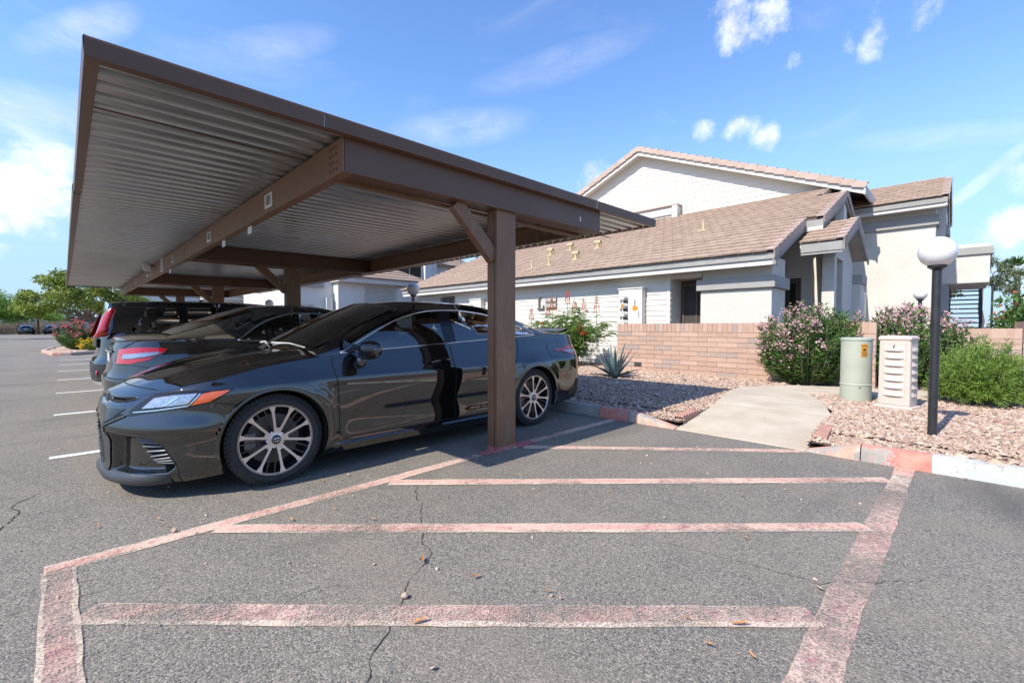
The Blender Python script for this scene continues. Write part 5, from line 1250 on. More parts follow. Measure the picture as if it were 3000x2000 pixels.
# corner gills
cbs = Body({k_: v_ for k_, v_ in SEDAN.items() if k_ != 'recess'})
lf = poly((.402, .444), (.434, .385), (.497, .284), (.535, .256)); rt_ = poly((.520, .424), (.566, .383), (.604, .305), (.636, .242))
for k in range(9):
    f = (k + .5) / 9; a, c_ = lf(f), rt_(f); m = MB(); rows = []
    for i in range(9):
        g = i / 8; s_ = a[0] + (c_[0] - a[0]) * g; z = a[1] + (c_[1] - a[1]) * g
        rows.append([cbs.off(s_, z - .008, -.038), cbs.off(s_, z - .004, -.016), cbs.off(s_, z + .002, -.014), cbs.off(s_, z + .007, -.036)])
    m.grid(rows); each(m, 'vent_fin', 'meter_grey' if False else 'fin_grey', smooth=True)
each(patch(cbs, lf, rt_, 14, 6, -.034, False), 'vent_well', 'car_under')
# crease edge from the vent to the sill
each(groove(cb, [(.566, .386), (.640, .238), (.668, .12)], .008, .003, False), 'bumper_crease', 'bumper_trim')
# shut lines
sl_ = cb.sx
each(groove(cb, [(sl_(1.415), .93), (sl_(1.408), .86), (sl_(1.425), .74), (sl_(1.435), .55), (sl_(1.448), .30), (sl_(1.475), .262)], .007, .002, False), 'door_gap', 'car_under')
each(groove(cb, [(sl_(2.61), .98), (sl_(2.61), .55), (sl_(2.62), .262)], .007, .002, False), 'door_gap', 'car_under')
each(groove(cb, [(sl_(3.58), 1.03), (sl_(3.54), .86), (sl_(3.44), .74), (sl_(3.40), .5), (sl_(3.38), .262)], .007, .002, False), 'door_gap', 'car_under')
each(groove(cb, [(sl_(1.475), .262), (sl_(3.38), .262)], .007, .002, False, 40), 'sill_gap', 'car_under')
each(groove(cb, [(.81, .657), (.93, .625), (.965, .60)], .005, .002, False), 'bumper_gap', 'car_under')
each(groove(cb, [(.395, .602), (.470, .714), (.60, .733), (.71, .740)], .006, .006, False), 'lamp_gap', 'car_under')
# hood shut line: rises from the lamp to the screen pillar
def hood_pt(x, y, d=.003):
    s_ = next((s for s in np.linspace(0, 2, 900) if cb.pt(s, cb.T(cb.pt(s, .7).x)).x >= x), 1.4); E = cb.pt(s_, cb.T(cb.pt(s_, .7).x)); f = min(1, abs(y) / abs(E.y)); return Vector((x, y, E.z + (cb.hc(E.x) - E.z) * (1 - f ** 2.2) + SEDAN['hood_extra'](x, y) + d))
rows = []
for f in np.linspace(0, 1, 24):
    x = .78 + (1.27 - .78) * f; y = -(.735 + .045 * math.sin(f * 2.6)); rows.append([hood_pt(x, y - .003), hood_pt(x, y + .003)])
each(MB().grid(rows), 'hood_gap', 'car_under')
rows = []
for f in np.linspace(-1, 1, 30):
    y = .62 * f; x = .20 + .12 * abs(f) ** 2.2; rows.append([hood_pt(x, y, .002), hood_pt(x + .006, y, .002)])
cbd(MB().grid(rows), 'hood_lip_gap', 'car_under')
# side skirt
rows = []
for x in np.linspace(1.37, 3.40, 50):
    s_ = sl_(x); e = min(1, (x - 1.37) / .1, (3.40 - x) / .1); rows.append([cb.off(s_, .235, .001), cb.off(s_, .222, .016 * e), cb.off(s_, .175, .024 * e), cb.off(s_, .152, .012 * e), cb.off(s_, .15, -.06)])
each(MB().grid(rows), 'side_skirt', 'paint_black', smooth=True, sharp=30)
# crease behind the front arch
for (a, c_) in (((1.24, .66), (1.405, .50)), ((1.28, .70), (1.405, .58))):
    rows = []
    for f in np.linspace(0, 1, 12):
        x = a[0] + (c_[0] - a[0]) * f; z = a[1] + (c_[1] - a[1]) * f ** 1.5; h = .022 * math.sin(math.pi * min(1, f * .9 + .1)); rows.append([cb.off(sl_(x), z + .03, .0005), cb.off(sl_(x), z + .008, .0005 + h * .4), cb.off(sl_(x), z - .02, .0005)])
    each(MB().grid(rows), 'fender_crease', 'paint_black', smooth=True)
# door handles
for (xa, xb, z, nm) in ((2.33, 2.57, .822, 'door_handle'), (3.27, 3.49, .845, 'door_handle')):
    w_ = MB(); rows = []
    for f in np.linspace(0, 1, 14):
        x = xa + (xb - xa) * f; zz = z + .018 * f; d = .004 + .034 * math.sin(math.pi * (f * .86 + .07)) ** .5; rr = .012
        rows.append([cb.off(sl_(x), zz + rr * math.sin(a), d + rr * .7 * math.cos(a)) for a in np.linspace(0, 2 * math.pi, 10)])
    w_.grid(rows); each(w_, nm, 'paint_black', smooth=True)
    c2 = MB(); rows = []
    for f in np.linspace(0, 1, 12):
        rows.append([cb.off(sl_(xa + (xb - xa) * (.05 + .55 * f)), z + .008 * f + hh * math.sin(math.pi * f) ** .6, .0025) for hh in (-.026, -.013, 0, .013, .030)])
    c2.grid(rows); each(c2, 'handle_cup', 'car_under', smooth=True)
# mirrors
mm = MB()
for (u0, sc) in ((0, 1),):
    pr = [(.0, .0), (.02, .05), (.06, .078), (.12, .086), (.19, .078), (.235, .05), (.245, .0)]
    rows = []
    for (l, rz_) in pr:
        rows.append([Vector((1.63 + rz_ * .75 * math.cos(a) + .03 * (l / .245), -.905 - l, .965 + rz_ * math.sin(a) * .92 + .012 * (l / .245))) for a in np.linspace(0, 2 * math.pi, 17)])
    mm.grid(rows)
for h_ in each(mm, 'wing_mirror', 'paint_black', smooth=True): pass
band = MB(); rows = []
for (l, rz_) in [(.015, .049), (.06, .080), (.12, .088), (.19, .080), (.237, .05)]:
    rows.append([Vector((1.63 + rz_ * .76 * math.cos(a) + .03 * (l / .245), -.905 - l, .965 + rz_ * math.sin(a) * .93 + .012 * (l / .245))) for a in np.linspace(2.4, 4.4, 8)])
band.grid(rows); each(band, 'mirror_band', 'lamp_black', smooth=True)
ml = MB(); ml.tube([(1.645, -.845, .845), (1.64, -.885, .868), (1.63, -.935, .905)], [.05, .046, .036], 12); each(ml, 'mirror_stalk', 'paint_black', smooth=True)
mt = MB(); mt.prism([(1.51, -.850, .958), (1.69, -.844, .966), (1.61, -.830, 1.02)], (0, -.012, 0)); each(mt, 'sail_panel', 'car_black_plastic')
# tail lamps, spoiler, rear bumper insert
each(patch(cb, poly((sl_(4.20), .868), (2.08, .815), (2.35, .79), (2.7, .80), (2.9, .83)), poly((sl_(4.20), .882), (2.08, .925), (2.35, .94), (2.7, .94), (2.9, .93)), 26, 5, .006, False), 'tail_lamp', 'lamp_red', smooth=True)
each(patch(cb, poly((2.02, .848), (2.25, .825), (2.62, .83)), poly((2.02, .862), (2.25, .868), (2.62, .872)), 16, 2, .011, False), 'tail_lamp_clear', 'lamp_clear', smooth=True)
spo = MB(); rows = []
for f in np.linspace(-1, 1, 25):
    y = .66 * f; x = 4.70 - .05 * f * f; rows.append([Vector((x - .10, y, 1.107)), Vector((x, y, 1.128)), Vector((x + .07, y, 1.146)), Vector((x + .075, y, 1.138)), Vector((x + .02, y, 1.095))])
spo.grid(rows); cbd(spo, 'boot_spoiler', 'lamp_black', smooth=True)
each(patch(cb, poly((2.05, .30), (2.3, .30), (2.8, .29), (3.0, .29)), poly((2.04, .36), (2.3, .50), (2.6, .46), (3.0, .42)), 24, 4, .004, False), 'rear_diffuser', 'car_black_plastic', smooth=True)
each(groove(cb, [(sl_(4.24), .80), (sl_(4.10), .80), (sl_(4.06), .90), (sl_(4.11), .955)], .005, .002, False), 'fuel_flap', 'car_under')
# wipers
for (a, c_) in (((-.62, 1.32, .985), (-.05, 1.21, 1.01)), ((-.02, 1.21, 1.005), (.52, 1.28, 1.0))):
    cbd(MB().tube([(a[1] - .03, a[0], a[2] + .005), ((a[1] + c_[1]) / 2, (a[0] + c_[0]) / 2, (a[2] + c_[2]) / 2 + .022), (c_[1], c_[0], c_[2] + .012)], .008, 6), 'wiper', 'meter_grey')
# cabin
def seat(x, y, w=.50):
    m = MB(); rows = []
    prof = [(x - .22, .48, .9), (x - .20, .56, 1.0), (x + .18, .60, 1.0), (x + .24, .66, .95), (x + .36, .95, .95), (x + .42, 1.10, .8), (x + .46, 1.12, .6), (x + .50, 1.05, .8), (x + .38, .60, .9), (x + .22, .46, .9)]
    for k in range(9):
        f = -1 + 2 * k / 8; rows.append([Vector((px + .02 * f * f, y + w / 2 * f * ws_, pz_ + .025 * f * f)) for px, pz_, ws_ in prof])
    m.grid(rows); m.add(rows[0], [tuple(range(len(prof)))]); m.add(rows[-1], [tuple(range(len(prof)))]); o = cbd(m, 'seat', 'seat_cloth', smooth=True)
    h = MB(); rows = []
    for k in range(7):
        f = -1 + 2 * k / 6; ss_ = (1 - abs(f) ** 4 * .4); rows.append([Vector((x + .49 + .06 * math.cos(a) * ss_, y + .135 * f, 1.21 + .095 * math.sin(a) * ss_)) for a in np.linspace(0, 2 * math.pi, 13)])
    h.grid(rows); h.add(rows[0], [tuple(range(13))]); h.add(rows[-1], [tuple(range(13))]); cbd(h, 'headrest', 'seat_cloth', o, smooth=True)
    for dy in (-.06, .06): cbd(MB().tube([(x + .47, y + dy, 1.09), (x + .485, y + dy, 1.15)], .006, 6), 'headrest_post', 'car_chrome', o)
seat(2.12, -.37); seat(2.12, .37); seat(2.92, -.40, .62); seat(2.92, .40, .62)
d = MB(); rows = []
for y in np.linspace(-.72, .72, 11): rows.append([Vector((1.30, y, .93)), Vector((1.52, y, .96)), Vector((1.70, y, .95 - .02 * math.cos(y * 4))), Vector((1.75, y, .82)), Vector((1.68, y, .55))])
cbd(d.grid(rows), 'dashboard', 'dash', smooth=True)
st_ = MB(); st_.tube([(1.83 + .05 * math.sin(a), -.37 + .18 * math.cos(a), .86 + .17 * math.sin(a)) for a in np.linspace(0, 2 * math.pi, 25)], .015, 6, False); cbd(st_, 'steering_wheel', 'dash', smooth=True)
# ================================================================== second sedan (rear view) and hatchback
import copy
S2 = copy.deepcopy({k: v for k, v in SEDAN.items() if k not in ('hood_extra', 'recess', 'ws_c', 'rs_c')})
S2.update(len=4.81, wheels=(.96, 3.735), arch=.352, wheel_r=.322, rim_r=.215, nf=26, nz=34, xrc=4.10, pr=3.3, cuts=(1.50, 2.62, 3.50), dlo=(1.62, 3.62), pillars=((2.60, 2.70), (3.27, 3.295)), deck=4.18, ex=(1.38, 4.28), roof=(2.12, 3.42), rs=(4.24, 3.40), scoop=.012, spokes='ten', wheel_fix=False, tuck=.03)
S2['ws_c'] = lambda f: (1.24 + (2.10 - 1.24) * f, .975 + (1.415 - .975) * f ** .88); S2['rs_c'] = lambda f: (4.30 + (3.40 - 4.30) * f, 1.085 + (1.42 - 1.085) * f ** .86)
S2['curves'].update(
    xr=([.15, .25, .40, .58, .64, .80, .95, 1.04, 1.1], [4.70, 4.76, 4.80, 4.81, 4.775, 4.745, 4.72, 4.69, 4.66]),
    w0=([.10, .16, .22, .30, .42, .55, .66, .76, .84, .92, 1.0, 1.1, 1.2], [.80, .85, .88, .895, .905, .91, .910, .900, .885, .862, .835, .79, .74]),
    wx=([.8, 1.2, 2.0, 3.0, 3.6, 4.1, 4.6], [.985, 1.0, 1.0, 1.0, .995, .975, .95]),
    T=([.0, .15, .35, .55, .8, 1.15, 1.55, 2.1, 2.65, 3.3, 3.6, 4.0, 4.4, 4.6, 4.8], [.72, .745, .775, .805, .85, .905, .935, .945, .955, .975, .99, 1.01, 1.02, 1.02, 1.0]),
    hc=([.0, .12, .3, .6, 1.0, 1.3, 1.5], [.74, .77, .83, .90, .965, .99, 1.0]), tc=([4.0, 4.3, 4.55, 4.65, 4.8], [1.085, 1.082, 1.075, 1.055, 1.0]), rc=([2.05, 2.2, 2.5, 2.8, 3.2, 3.5], [1.40, 1.425, 1.462, 1.472, 1.455, 1.405]),
    ey=([1.36, 1.6, 1.9, 2.2, 2.5, 2.9, 3.3, 3.6, 3.95, 4.28], [.755, .735, .695, .645, .612, .60, .60, .625, .665, .71]), ez=([1.36, 1.6, 1.9, 2.2, 2.5, 2.9, 3.2, 3.5, 3.9, 4.28], [.975, 1.085, 1.23, 1.345, 1.405, 1.425, 1.40, 1.325, 1.175, 1.06]),
    dt=([1.62, 1.75, 1.95, 2.15, 2.35, 2.6, 2.9, 3.1, 3.35, 3.62], [.96, 1.04, 1.145, 1.24, 1.305, 1.345, 1.345, 1.30, 1.19, 1.0]))
car2, b2, bd2 = make_car('charcoal_sedan', 'dusty dark grey older sedan parked nose in between the two black cars', S2, (5.12, 7.04, 0), math.pi, 'paint_charcoal', .8, glass='car_glass_dark')
def one(mb, nm, mat, bd, **kw): bd(mb, nm, mat, **kw); bd(mirrored(mb), nm, mat, **kw)
one(patch(b2, poly((2.12, .885), (2.26, .80), (2.45, .765), (2.72, .76)), poly((2.10, .925), (2.26, .937), (2.45, .935), (2.70, .915)), 26, 5, .010, False, .3), 'tail_lamp', 'lamp_red', bd2, smooth=True)
one(patch(b2, poly((2.17, .862), (2.28, .838), (2.45, .818), (2.60, .812)), poly((2.165, .885), (2.28, .880), (2.45, .868), (2.58, .862)), 18, 2, .016, False), 'tail_lamp_clear', 'lamp_clear', bd2, smooth=True)
one(groove(b2, [(2.76, .78), (2.62, .93), (2.45, 1.0), (2.2, 1.018)], .008, .004, False), 'boot_gap', 'car_under', bd2)
one(groove(b2, [(b2.sx(3.60), 1.0), (b2.sx(3.52), .86), (b2.sx(3.44), .70), (b2.sx(3.40), .5)], .007, .003, False), 'door_gap', 'car_under', bd2)
one(groove(b2, [(2.72, .755), (2.40, .745), (2.15, .70), (b2.sx(4.05), .60)], .007, .003, False), 'bumper_gap', 'car_under', bd2)
one(groove(b2, [(2.98, .605), (2.5, .60), (2.2, .59)], .012, .003, False), 'bumper_step', 'car_under', bd2)
bd2(MB().box(4.742, 4.75, -.155, .155, .70, .86), 'number_plate', 'plate'); bd2(MB().box(4.735, 4.76, -.30, .30, .87, .90), 'boot_trim', 'car_chrome', bevel=.004)
bd2(MB().box(4.735, 4.741, -.165, .165, .69, .87), 'plate_frame', 'car_black_plastic')
for xa in (2.35, 3.26):
    m = MB(); rows = []
    for f in np.linspace(0, 1, 10):
        rows.append([b2.off(b2.sx(xa + .20 * f), .835 + .012 * f + .011 * math.sin(a), .004 + .026 * math.sin(math.pi * (f * .84 + .08)) ** .5 + .009 * math.cos(a)) for a in np.linspace(0, 2 * math.pi, 9)])
    m.grid(rows); one(m, 'door_handle', 'paint_charcoal', bd2, smooth=True)

HB = dict(cat='car', len=4.14, xc=.70, xrc=3.62, pf=2.8, pr=3.6, wheels=(.82, 3.38), arch=.365, wheel_r=.330, rim_r=.225, tyre_w=.225, cuts=(1.25, 2.20, 3.10), cowl=1.06, deck=9.0, ex=(1.06, 3.97), roof=(1.52, 3.93), dlo=(1.30, 3.50), pillars=((2.13, 2.24), (2.98, 3.10)), ws=(1.06, 1.62), rs=(3.99, 3.935), trim='car_black_plastic', scoop=.015, scoop_x=(1.2, 2.9), spokes='ten', tumble=.02, sill=.05, nz=34,
    ws_c=lambda f: (.92 + (1.54 - .92) * f, 1.06 + (1.575 - 1.06) * f ** .9), rs_c=lambda f: (4.05 + (3.95 - 4.05) * f, 1.02 + (1.56 - 1.02) * f),
    curves=dict(xf=([.15, .25, .45, .65, .80, .95], [.08, .02, .0, .02, .07, .16]), xr=([.2, .30, .38, .52, .62, .70, .85, 1.0, 1.1], [4.02, 4.10, 4.13, 4.14, 4.13, 4.08, 4.06, 4.05, 4.03]),
        w0=([.12, .2, .3, .45, .6, .75, .85, .95, 1.05, 1.2], [.82, .87, .89, .90, .90, .90, .892, .875, .85, .8]), wx=([.6, 1.0, 2, 3, 3.5, 3.9], [.985, 1, 1, 1, .99, .97]), zbot=([0, .4, 1.2, 3.0, 3.8, 4.14], [.18, .18, .2, .2, .26, .28]),
        T=([0, .2, .5, .9, 1.2, 2.0, 3.0, 3.6, 4.14], [.86, .90, .935, .97, 1.0, 1.02, 1.05, 1.075, 1.06]), hc=([0, .2, .5, .9, 1.2], [.90, .97, 1.02, 1.055, 1.07]), tc=([3, 4.2], [1.05, 1.05]), rc=([1.45, 1.7, 2.2, 3.0, 3.6, 3.95], [1.555, 1.59, 1.61, 1.60, 1.58, 1.55]),
        ey=([1.06, 1.3, 1.6, 2.0, 3.0, 3.7, 3.97, 4.05], [.80, .765, .715, .70, .70, .685, .67, .66]), ez=([1.06, 1.3, 1.6, 1.9, 2.6, 3.3, 3.8, 3.93, 4.0], [1.04, 1.28, 1.50, 1.545, 1.565, 1.555, 1.535, 1.50, 1.02]), dt=([1.30, 1.5, 1.7, 2.0, 2.6, 3.1, 3.32, 3.5], [1.10, 1.33, 1.45, 1.485, 1.485, 1.455, 1.43, 1.17])))
HB['curves']['dt'] = ([1.30, 1.5, 1.7, 2.0, 2.6, 3.1, 3.38, 3.50], [1.10, 1.33, 1.45, 1.485, 1.49, 1.475, 1.46, 1.45])
car3, b3, bd3 = make_car('black_hatchback', 'boxy black hatchback with tall red tail lamps parked nose in, farthest of the three cars', HB, (4.44, 9.78, 0), math.pi, 'paint_black_dusty', .8, glass='car_glass_dark')
for mir in (1, -1):
    tl = MB(); rows = []
    for (x, y, z, w_) in ((3.90, .705, 1.44, .03), (3.94, .718, 1.38, .075), (3.985, .735, 1.27, .085), (4.02, .760, 1.16, .085), (4.045, .775, 1.08, .10), (4.075, .72, 1.02, .12), (4.09, .66, 1.0, .05)):
        rows.append([Vector((x - w_ * .9, (y + .035) * mir, z + .004)), Vector((x - w_ * .35, (y + .062) * mir, z)), Vector((x + .035, (y + .022) * mir, z)), Vector((x + .045, (y - w_ * .8) * mir, z - .008))])
    bd3(tl.grid(rows), 'tail_lamp', 'lamp_red', smooth=True)
    tc_ = MB(); rows = []
    for (x, y, z) in ((3.985, .66, 1.36), (4.02, .675, 1.26), (4.05, .69, 1.15), (4.075, .68, 1.07)): rows.append([Vector((x + .012, y * mir, z)), Vector((x + .016, (y - .045) * mir, z))])
    bd3(tc_.grid(rows), 'tail_lamp_clear', 'lamp_clear')
    rf_ = MB().lathe([(.0, .03), (.035, .028), (.042, .02), (.042, .0)], 16, (0, 0, 0), 'x'); p = b3.pt(2.62, .47)
    rf_ = MB().add([(v[0] + p.x - .008, (v[1] + p.y) * mir, v[2] + p.z) for v in rf_.v], rf_.f); bd3(rf_, 'rear_reflector', 'lamp_red', smooth=True)
one(patch(b3, poly((2.25, .38), (3.0, .38)), poly((2.25, .58), (2.5, .60), (3.0, .60)), 20, 4, .006, False), 'bumper_cladding', 'car_black_plastic', bd3, smooth=True)
one(patch(b3, poly((2.3, .29), (3.0, .29)), poly((2.3, .345), (3.0, .345)), 20, 2, .012, False), 'skid_plate', 'meter_grey', bd3, smooth=True)
bd3(MB().tube([(3.78, .12, 1.555), (3.70, .12, 1.585)], [.03, .012], 8), 'antenna_base', 'car_black_plastic'); bd3(MB().tube([(3.72, .12, 1.585), (3.98, .12, 1.80)], [.008, .004], 6), 'antenna', 'car_black_plastic')
bd3(MB().box(4.055, 4.085, -.40, .40, .84, .98), 'tailgate_recess', 'car_black_plastic', bevel=.01)
one(groove(b3, [(b3.sx(3.10), 1.055), (b3.sx(3.08), .85), (b3.sx(2.98), .7), (b3.sx(2.95), .3)], .007, .003, False), 'door_gap', 'car_under', bd3)
one(groove(b3, [(b3.sx(2.20), 1.02), (b3.sx(2.20), .3)], .007, .003, False), 'door_gap', 'car_under', bd3)

# ---- far cars
SF = {k: v for k, v in S2.items()}
for (x, y, rz_, pa, lb) in ((-3.9, 99.5, -math.pi / 2, 'paint_black', 'small far black sedan left of the far carport post'), (-1.2, 99.5, -math.pi / 2, 'paint_black', 'small far black sedan right of the far carport post'), (4.2, 99.5, -math.pi / 2, 'paint_red', 'bright red car half hidden behind the flowering island')):
    f_, bf, bdf = make_car('parked_car', lb, SF, (x, y, 0), rz_ + 0.0, pa, .22, 'cars parked at the far end of the lot', 'car_glass_dark', False)
    f_.rotation_euler.z = math.pi / 2; f_.location = (x + .0, y - 4.6, 0)
    one(patch(bf, poly((2.3, .80), (2.6, .80)), poly((2.3, .92), (2.6, .92)), 6, 2, .01, False), 'tail_lamp', 'lamp_red', bdf)
    if pa != 'paint_red': bdf(MB().box(4.76, 4.77, -.2, .2, .72, .86), 'number_plate', 'sign_white')
# the nose of each far car looks away: local x runs from nose to tail, so swing tail to the viewer
for o_ in list(COL.objects):
    if o_.name.startswith('parked_car'): o_.rotation_euler.z = -math.pi / 2; o_.location.y = 104.0
pk = thing('pickup_truck', 'silver pickup truck parked at the far left edge of the lot', 'truck', (-7.6, 100, 0), group='cars parked at the far end of the lot')
MB().prism([(-8.5, 99, .45), (-8.55, 99, .95), (-8.4, 99, 1.12), (-6.8, 99, 1.12), (-6.65, 99, .95), (-6.7, 99, .45)], (0, 5.6, 0)).build('body', 'paint_silver', pk, bevel=.08); MB().prism([(-8.35, 101.4, 1.12), (-8.15, 101.4, 1.8), (-7.0, 101.4, 1.8), (-6.85, 101.4, 1.12)], (0, 2.2, 0)).build('cab', 'paint_silver', pk, bevel=.08); MB().box(-8.1, -7.05, 101.38, 101.395, 1.22, 1.7).build('rear_window', 'dark_glass', pk); MB().box(-8.5, -6.7, 98.9, 99.05, .45, .65).build('bumper', 'car_chrome', pk, bevel=.03)
for sx_ in (-8.52, -6.68): MB().box(sx_ - .06, sx_ + .06, 98.97, 99.0, .8, 1.05).build('tail_lamp', 'lamp_red', pk)
for sx_ in (-8.3, -6.9):
    for yy in (100, 103.4): MB().lathe([(0, -.12), (.28, -.12), (.36, -.08), (.36, .08), (.28, .12), (0, .12)], 16, (sx_, yy, .36), 'x').build('wheel', 'car_rubber', pk)

# ================================================================== utilities and lamps
simple('pedestal_green', (0.37, 0.40, 0.32), .55, var=.06, scale=3); simple('pedestal_beige', (0.56, 0.475, 0.415), .55, var=.07, scale=4); simple('pole_black', (0.022, 0.023, 0.026), .45, var=.3, scale=14, bump=.1)
t = NT('globe_white'); t.set(t.mix(t.ramp(t.noise(3, 4), .3, .7), (0.68, 0.67, 0.65), (0.76, 0.755, 0.74)), .25, 0, Subsurface_Weight=0.15, Coat_Weight=.5)
gp = thing('green_pedestal', 'round pale green utility pedestal with an orange warning label', 'utility box', (8.14, 1.07, .1))
MB().lathe([(.186, -.03), (.186, .225), (.193, .23), (.193, .235), (.185, .245), (.185, .86), (.193, .87), (.193, .895), (.175, .908), (0, .912)], 40, (8.14, 1.07, .1)).build('housing', 'pedestal_green', gp, smooth=True, sharp=35)
rows = []
for a in np.linspace(-2.72, -2.28, 10): rows.append([(8.14 + .1865 * math.cos(a), 1.07 + .1865 * math.sin(a), z) for z in (.735, .92)])
lab = MB().grid(rows).build('warning_label', 'orange_label', gp)
Ml = frame((8.14 + .188 * math.cos(-2.5), 1.07 + .188 * math.sin(-2.5), .9), (math.sin(2.5) * -1 * -1, math.cos(2.5) * -1 * 1, 0), (0, 0, 1))
tx = Vector((-math.sin(-2.5), math.cos(-2.5), 0)); Ml = frame((8.14 + .189 * math.cos(-2.5), 1.07 + .189 * math.sin(-2.5), .895), (-tx.x * -1, -tx.y * -1, 0), (0, 0, 1))
if Ml.col[2].xyz.dot(Vector((math.cos(-2.5), math.sin(-2.5), 0))) < 0: Ml = frame(tuple(Ml.translation), tuple(-Vector(Ml.col[0].xyz)), (0, 0, 1))
text_mb('WARNING', .019, Ml, .0004).build('label_text', 'sign_ink', lab)
for z in (.755, .775, .80): MB().add([Ml @ Vector((u, z - .895 + v, .0004)) for u, v in ((-.03, 0), (.03, 0), (.03, .006), (-.03, .006))], [(0, 1, 2, 3)]).build('label_line', 'sign_ink', lab)
MB().add([Ml @ Vector((u, -.07 + v, .0004)) for u, v in ((-.018, 0), (.018, 0), (.018, .03), (-.018, .03))], [(0, 1, 2, 3)]).build('label_mark', 'sign_ink', lab)
for a in (-2.75, -1.9): p = (8.14 + .189 * math.cos(a), 1.07 + .189 * math.sin(a), .30); MB().lathe([(0, .012), (.011, .01), (.012, 0)], 8, (p[0], p[1], p[2]), 'z').build('bolt', 'zinc', gp)
# beige louvred pedestal, turned a little
bp = thing('beige_pedestal', 'pinkish beige plastic utility pedestal with raised horizontal louvres', 'utility box', (7.80, .58, .1), R(-14))
def bpb(m, n_, mt, par=bp, **k): return m.build(n_, mt, par, world=False, **k)
def taper(w, d, z): f = 1 - .035 * z; return [(-d * f, -w * f, z), (d * f, -w * f, z), (d * f, w * f, z), (-d * f, w * f, z)]
pts = [taper(.172, .135, z) for z in (.03, .90)]; m = MB().add(pts[0] + pts[1], [(0, 3, 2, 1), (4, 5, 6, 7), (0, 1, 5, 4), (1, 2, 6, 5), (2, 3, 7, 6), (3, 0, 4, 7)]); bpb(m, 'housing', 'pedestal_beige', bevel=.025, seg=3)
bpb(MB().box(-.165, .165, -.205, .205, -.03, .035), 'base', 'pedestal_beige', bevel=.02)
m = MB().add([(x * s_, y * s_, z) for s_, z in ((1.0, .885), (1.03, .90), (1.03, .925), (.9, .945)) for x, y in ((-.137, -.172), (.137, -.172), (.137, .172), (-.137, .172))], [(i * 4 + k, i * 4 + (k + 1) % 4, (i + 1) * 4 + (k + 1) % 4, (i + 1) * 4 + k) for i in range(3) for k in range(4)] + [(12, 13, 14, 15), (3, 2, 1, 0)]); bpb(m, 'lid', 'pedestal_beige', bevel=.012)
for k in range(7):
    z = .16 + k * .098; f = 1 - .035 * z
    for (ax, sg) in (('x', -1), ('y', -1), ('y', 1), ('x', 1)):
        m = MB(); d0 = (.135 if ax == 'x' else .172) * f; w0_ = (.112 if ax == 'x' else .085) * f; rows = []
        for q in np.linspace(-1, 1, 13):
            pr = .024 * (1 - abs(q) ** 4); rows.append([(d0 - .002, q * w0_, z + .055), (d0 + pr, q * w0_, z + .012), (d0 + pr, q * w0_, z + .002), (d0 - .002, q * w0_, z)])
        vs = [[(p[0] * sg, p[1], p[2]) if ax == 'x' else (p[1], p[0] * sg, p[2]) for p in r_] for r_ in rows]
        bpb(m.grid(vs), 'louvre', 'pedestal_beige', smooth=True, sharp=40)
bpb(MB().box(-.142, -.132, -.125, -.12, .1, .87), 'door_edge', 'pedestal_beige'); bpb(MB().box(-.142, -.132, .12, .125, .1, .87), 'door_edge', 'pedestal_beige')
bpb(MB().tube([(-.136, .0, .83), (-.149, .0, .81), (-.142, .01, .78)], .006, 6), 'lock', 'meter_dark')
def lamp(x, y, z0, zt, r, label, col='pole_black', gr=.147):
    l = thing('lamp_post', label, 'lamp post', (x, y, z0), group='globe lamp posts')
    MB().lathe([(r, -.03), (r, zt - z0)], 20, (x, y, z0)).build('pole', col, l, smooth=True, sharp=40)
    MB().lathe([(r * 1.02, zt - .02), (r * 2.0, zt + .005), (r * 2.05, zt + .02), (r * 1.7, zt + .025)], 24, (x, y, 0)).build('collar', col, l, smooth=True, sharp=40)
    rr = gr; zc = zt + .015 + rr * .93; prof = [(rr * math.cos(a), zc + rr * math.sin(a)) for a in np.linspace(-1.15, math.pi / 2 - .001, 20)]
    MB().lathe(prof, 32, (x, y, 0)).build('globe', 'globe_white', l, smooth=True); return l
lamp(6.015, .18, .1, 1.735, .036, 'nearest black lamp post with a white globe, rising from the gravel at right')
lamp(16.3, .80, .1, 1.88, .043, 'black lamp post with a white globe behind the pink oleander')
lamp(5.70, 8.9, .1, 1.87, .035, 'brown lamp post with a white globe seen over the black sedan roof', 'brown_steel'); lamp(5.42, 18.1, .1, 1.87, .035, 'far lamp post with a white globe seen over the dark grey sedan', 'brown_steel')
# ---- scalloped edging by the ramp
simple('edging_red', (0.36, 0.20, 0.155), .9, var=.2, scale=12, bump=.4)
for (a, b_, lb) in (((5.12, 2.335), (5.62, 2.36), 'reddish scalloped concrete edging left of the ramp'), ((5.12, .93), (5.75, .99), 'reddish scalloped concrete edging right of the ramp')):
    a = Vector((*a, .0)); b_ = Vector((*b_, .0)); d = (b_ - a); L = d.length; d.normalize(); n = 6; m = MB(); top = []
    for i in range(61):
        f = i / 60; u = (f * n) % 1.0; top.append(a + d * (L * f) + Vector((0, 0, .10 + .028 * abs(math.sin(math.pi * f * n)))))
    s_ = Vector((-d.y, d.x, 0)) * .05
    base = [Vector((p.x, p.y, 0)) for p in top]
    m.grid([[p - s_ for p in base], [p - s_ for p in top], [p + s_ for p in top], [p + s_ for p in base]])
    o = m.build('scalloped_edging', 'edging_red'); tag(o, lb, 'edging')
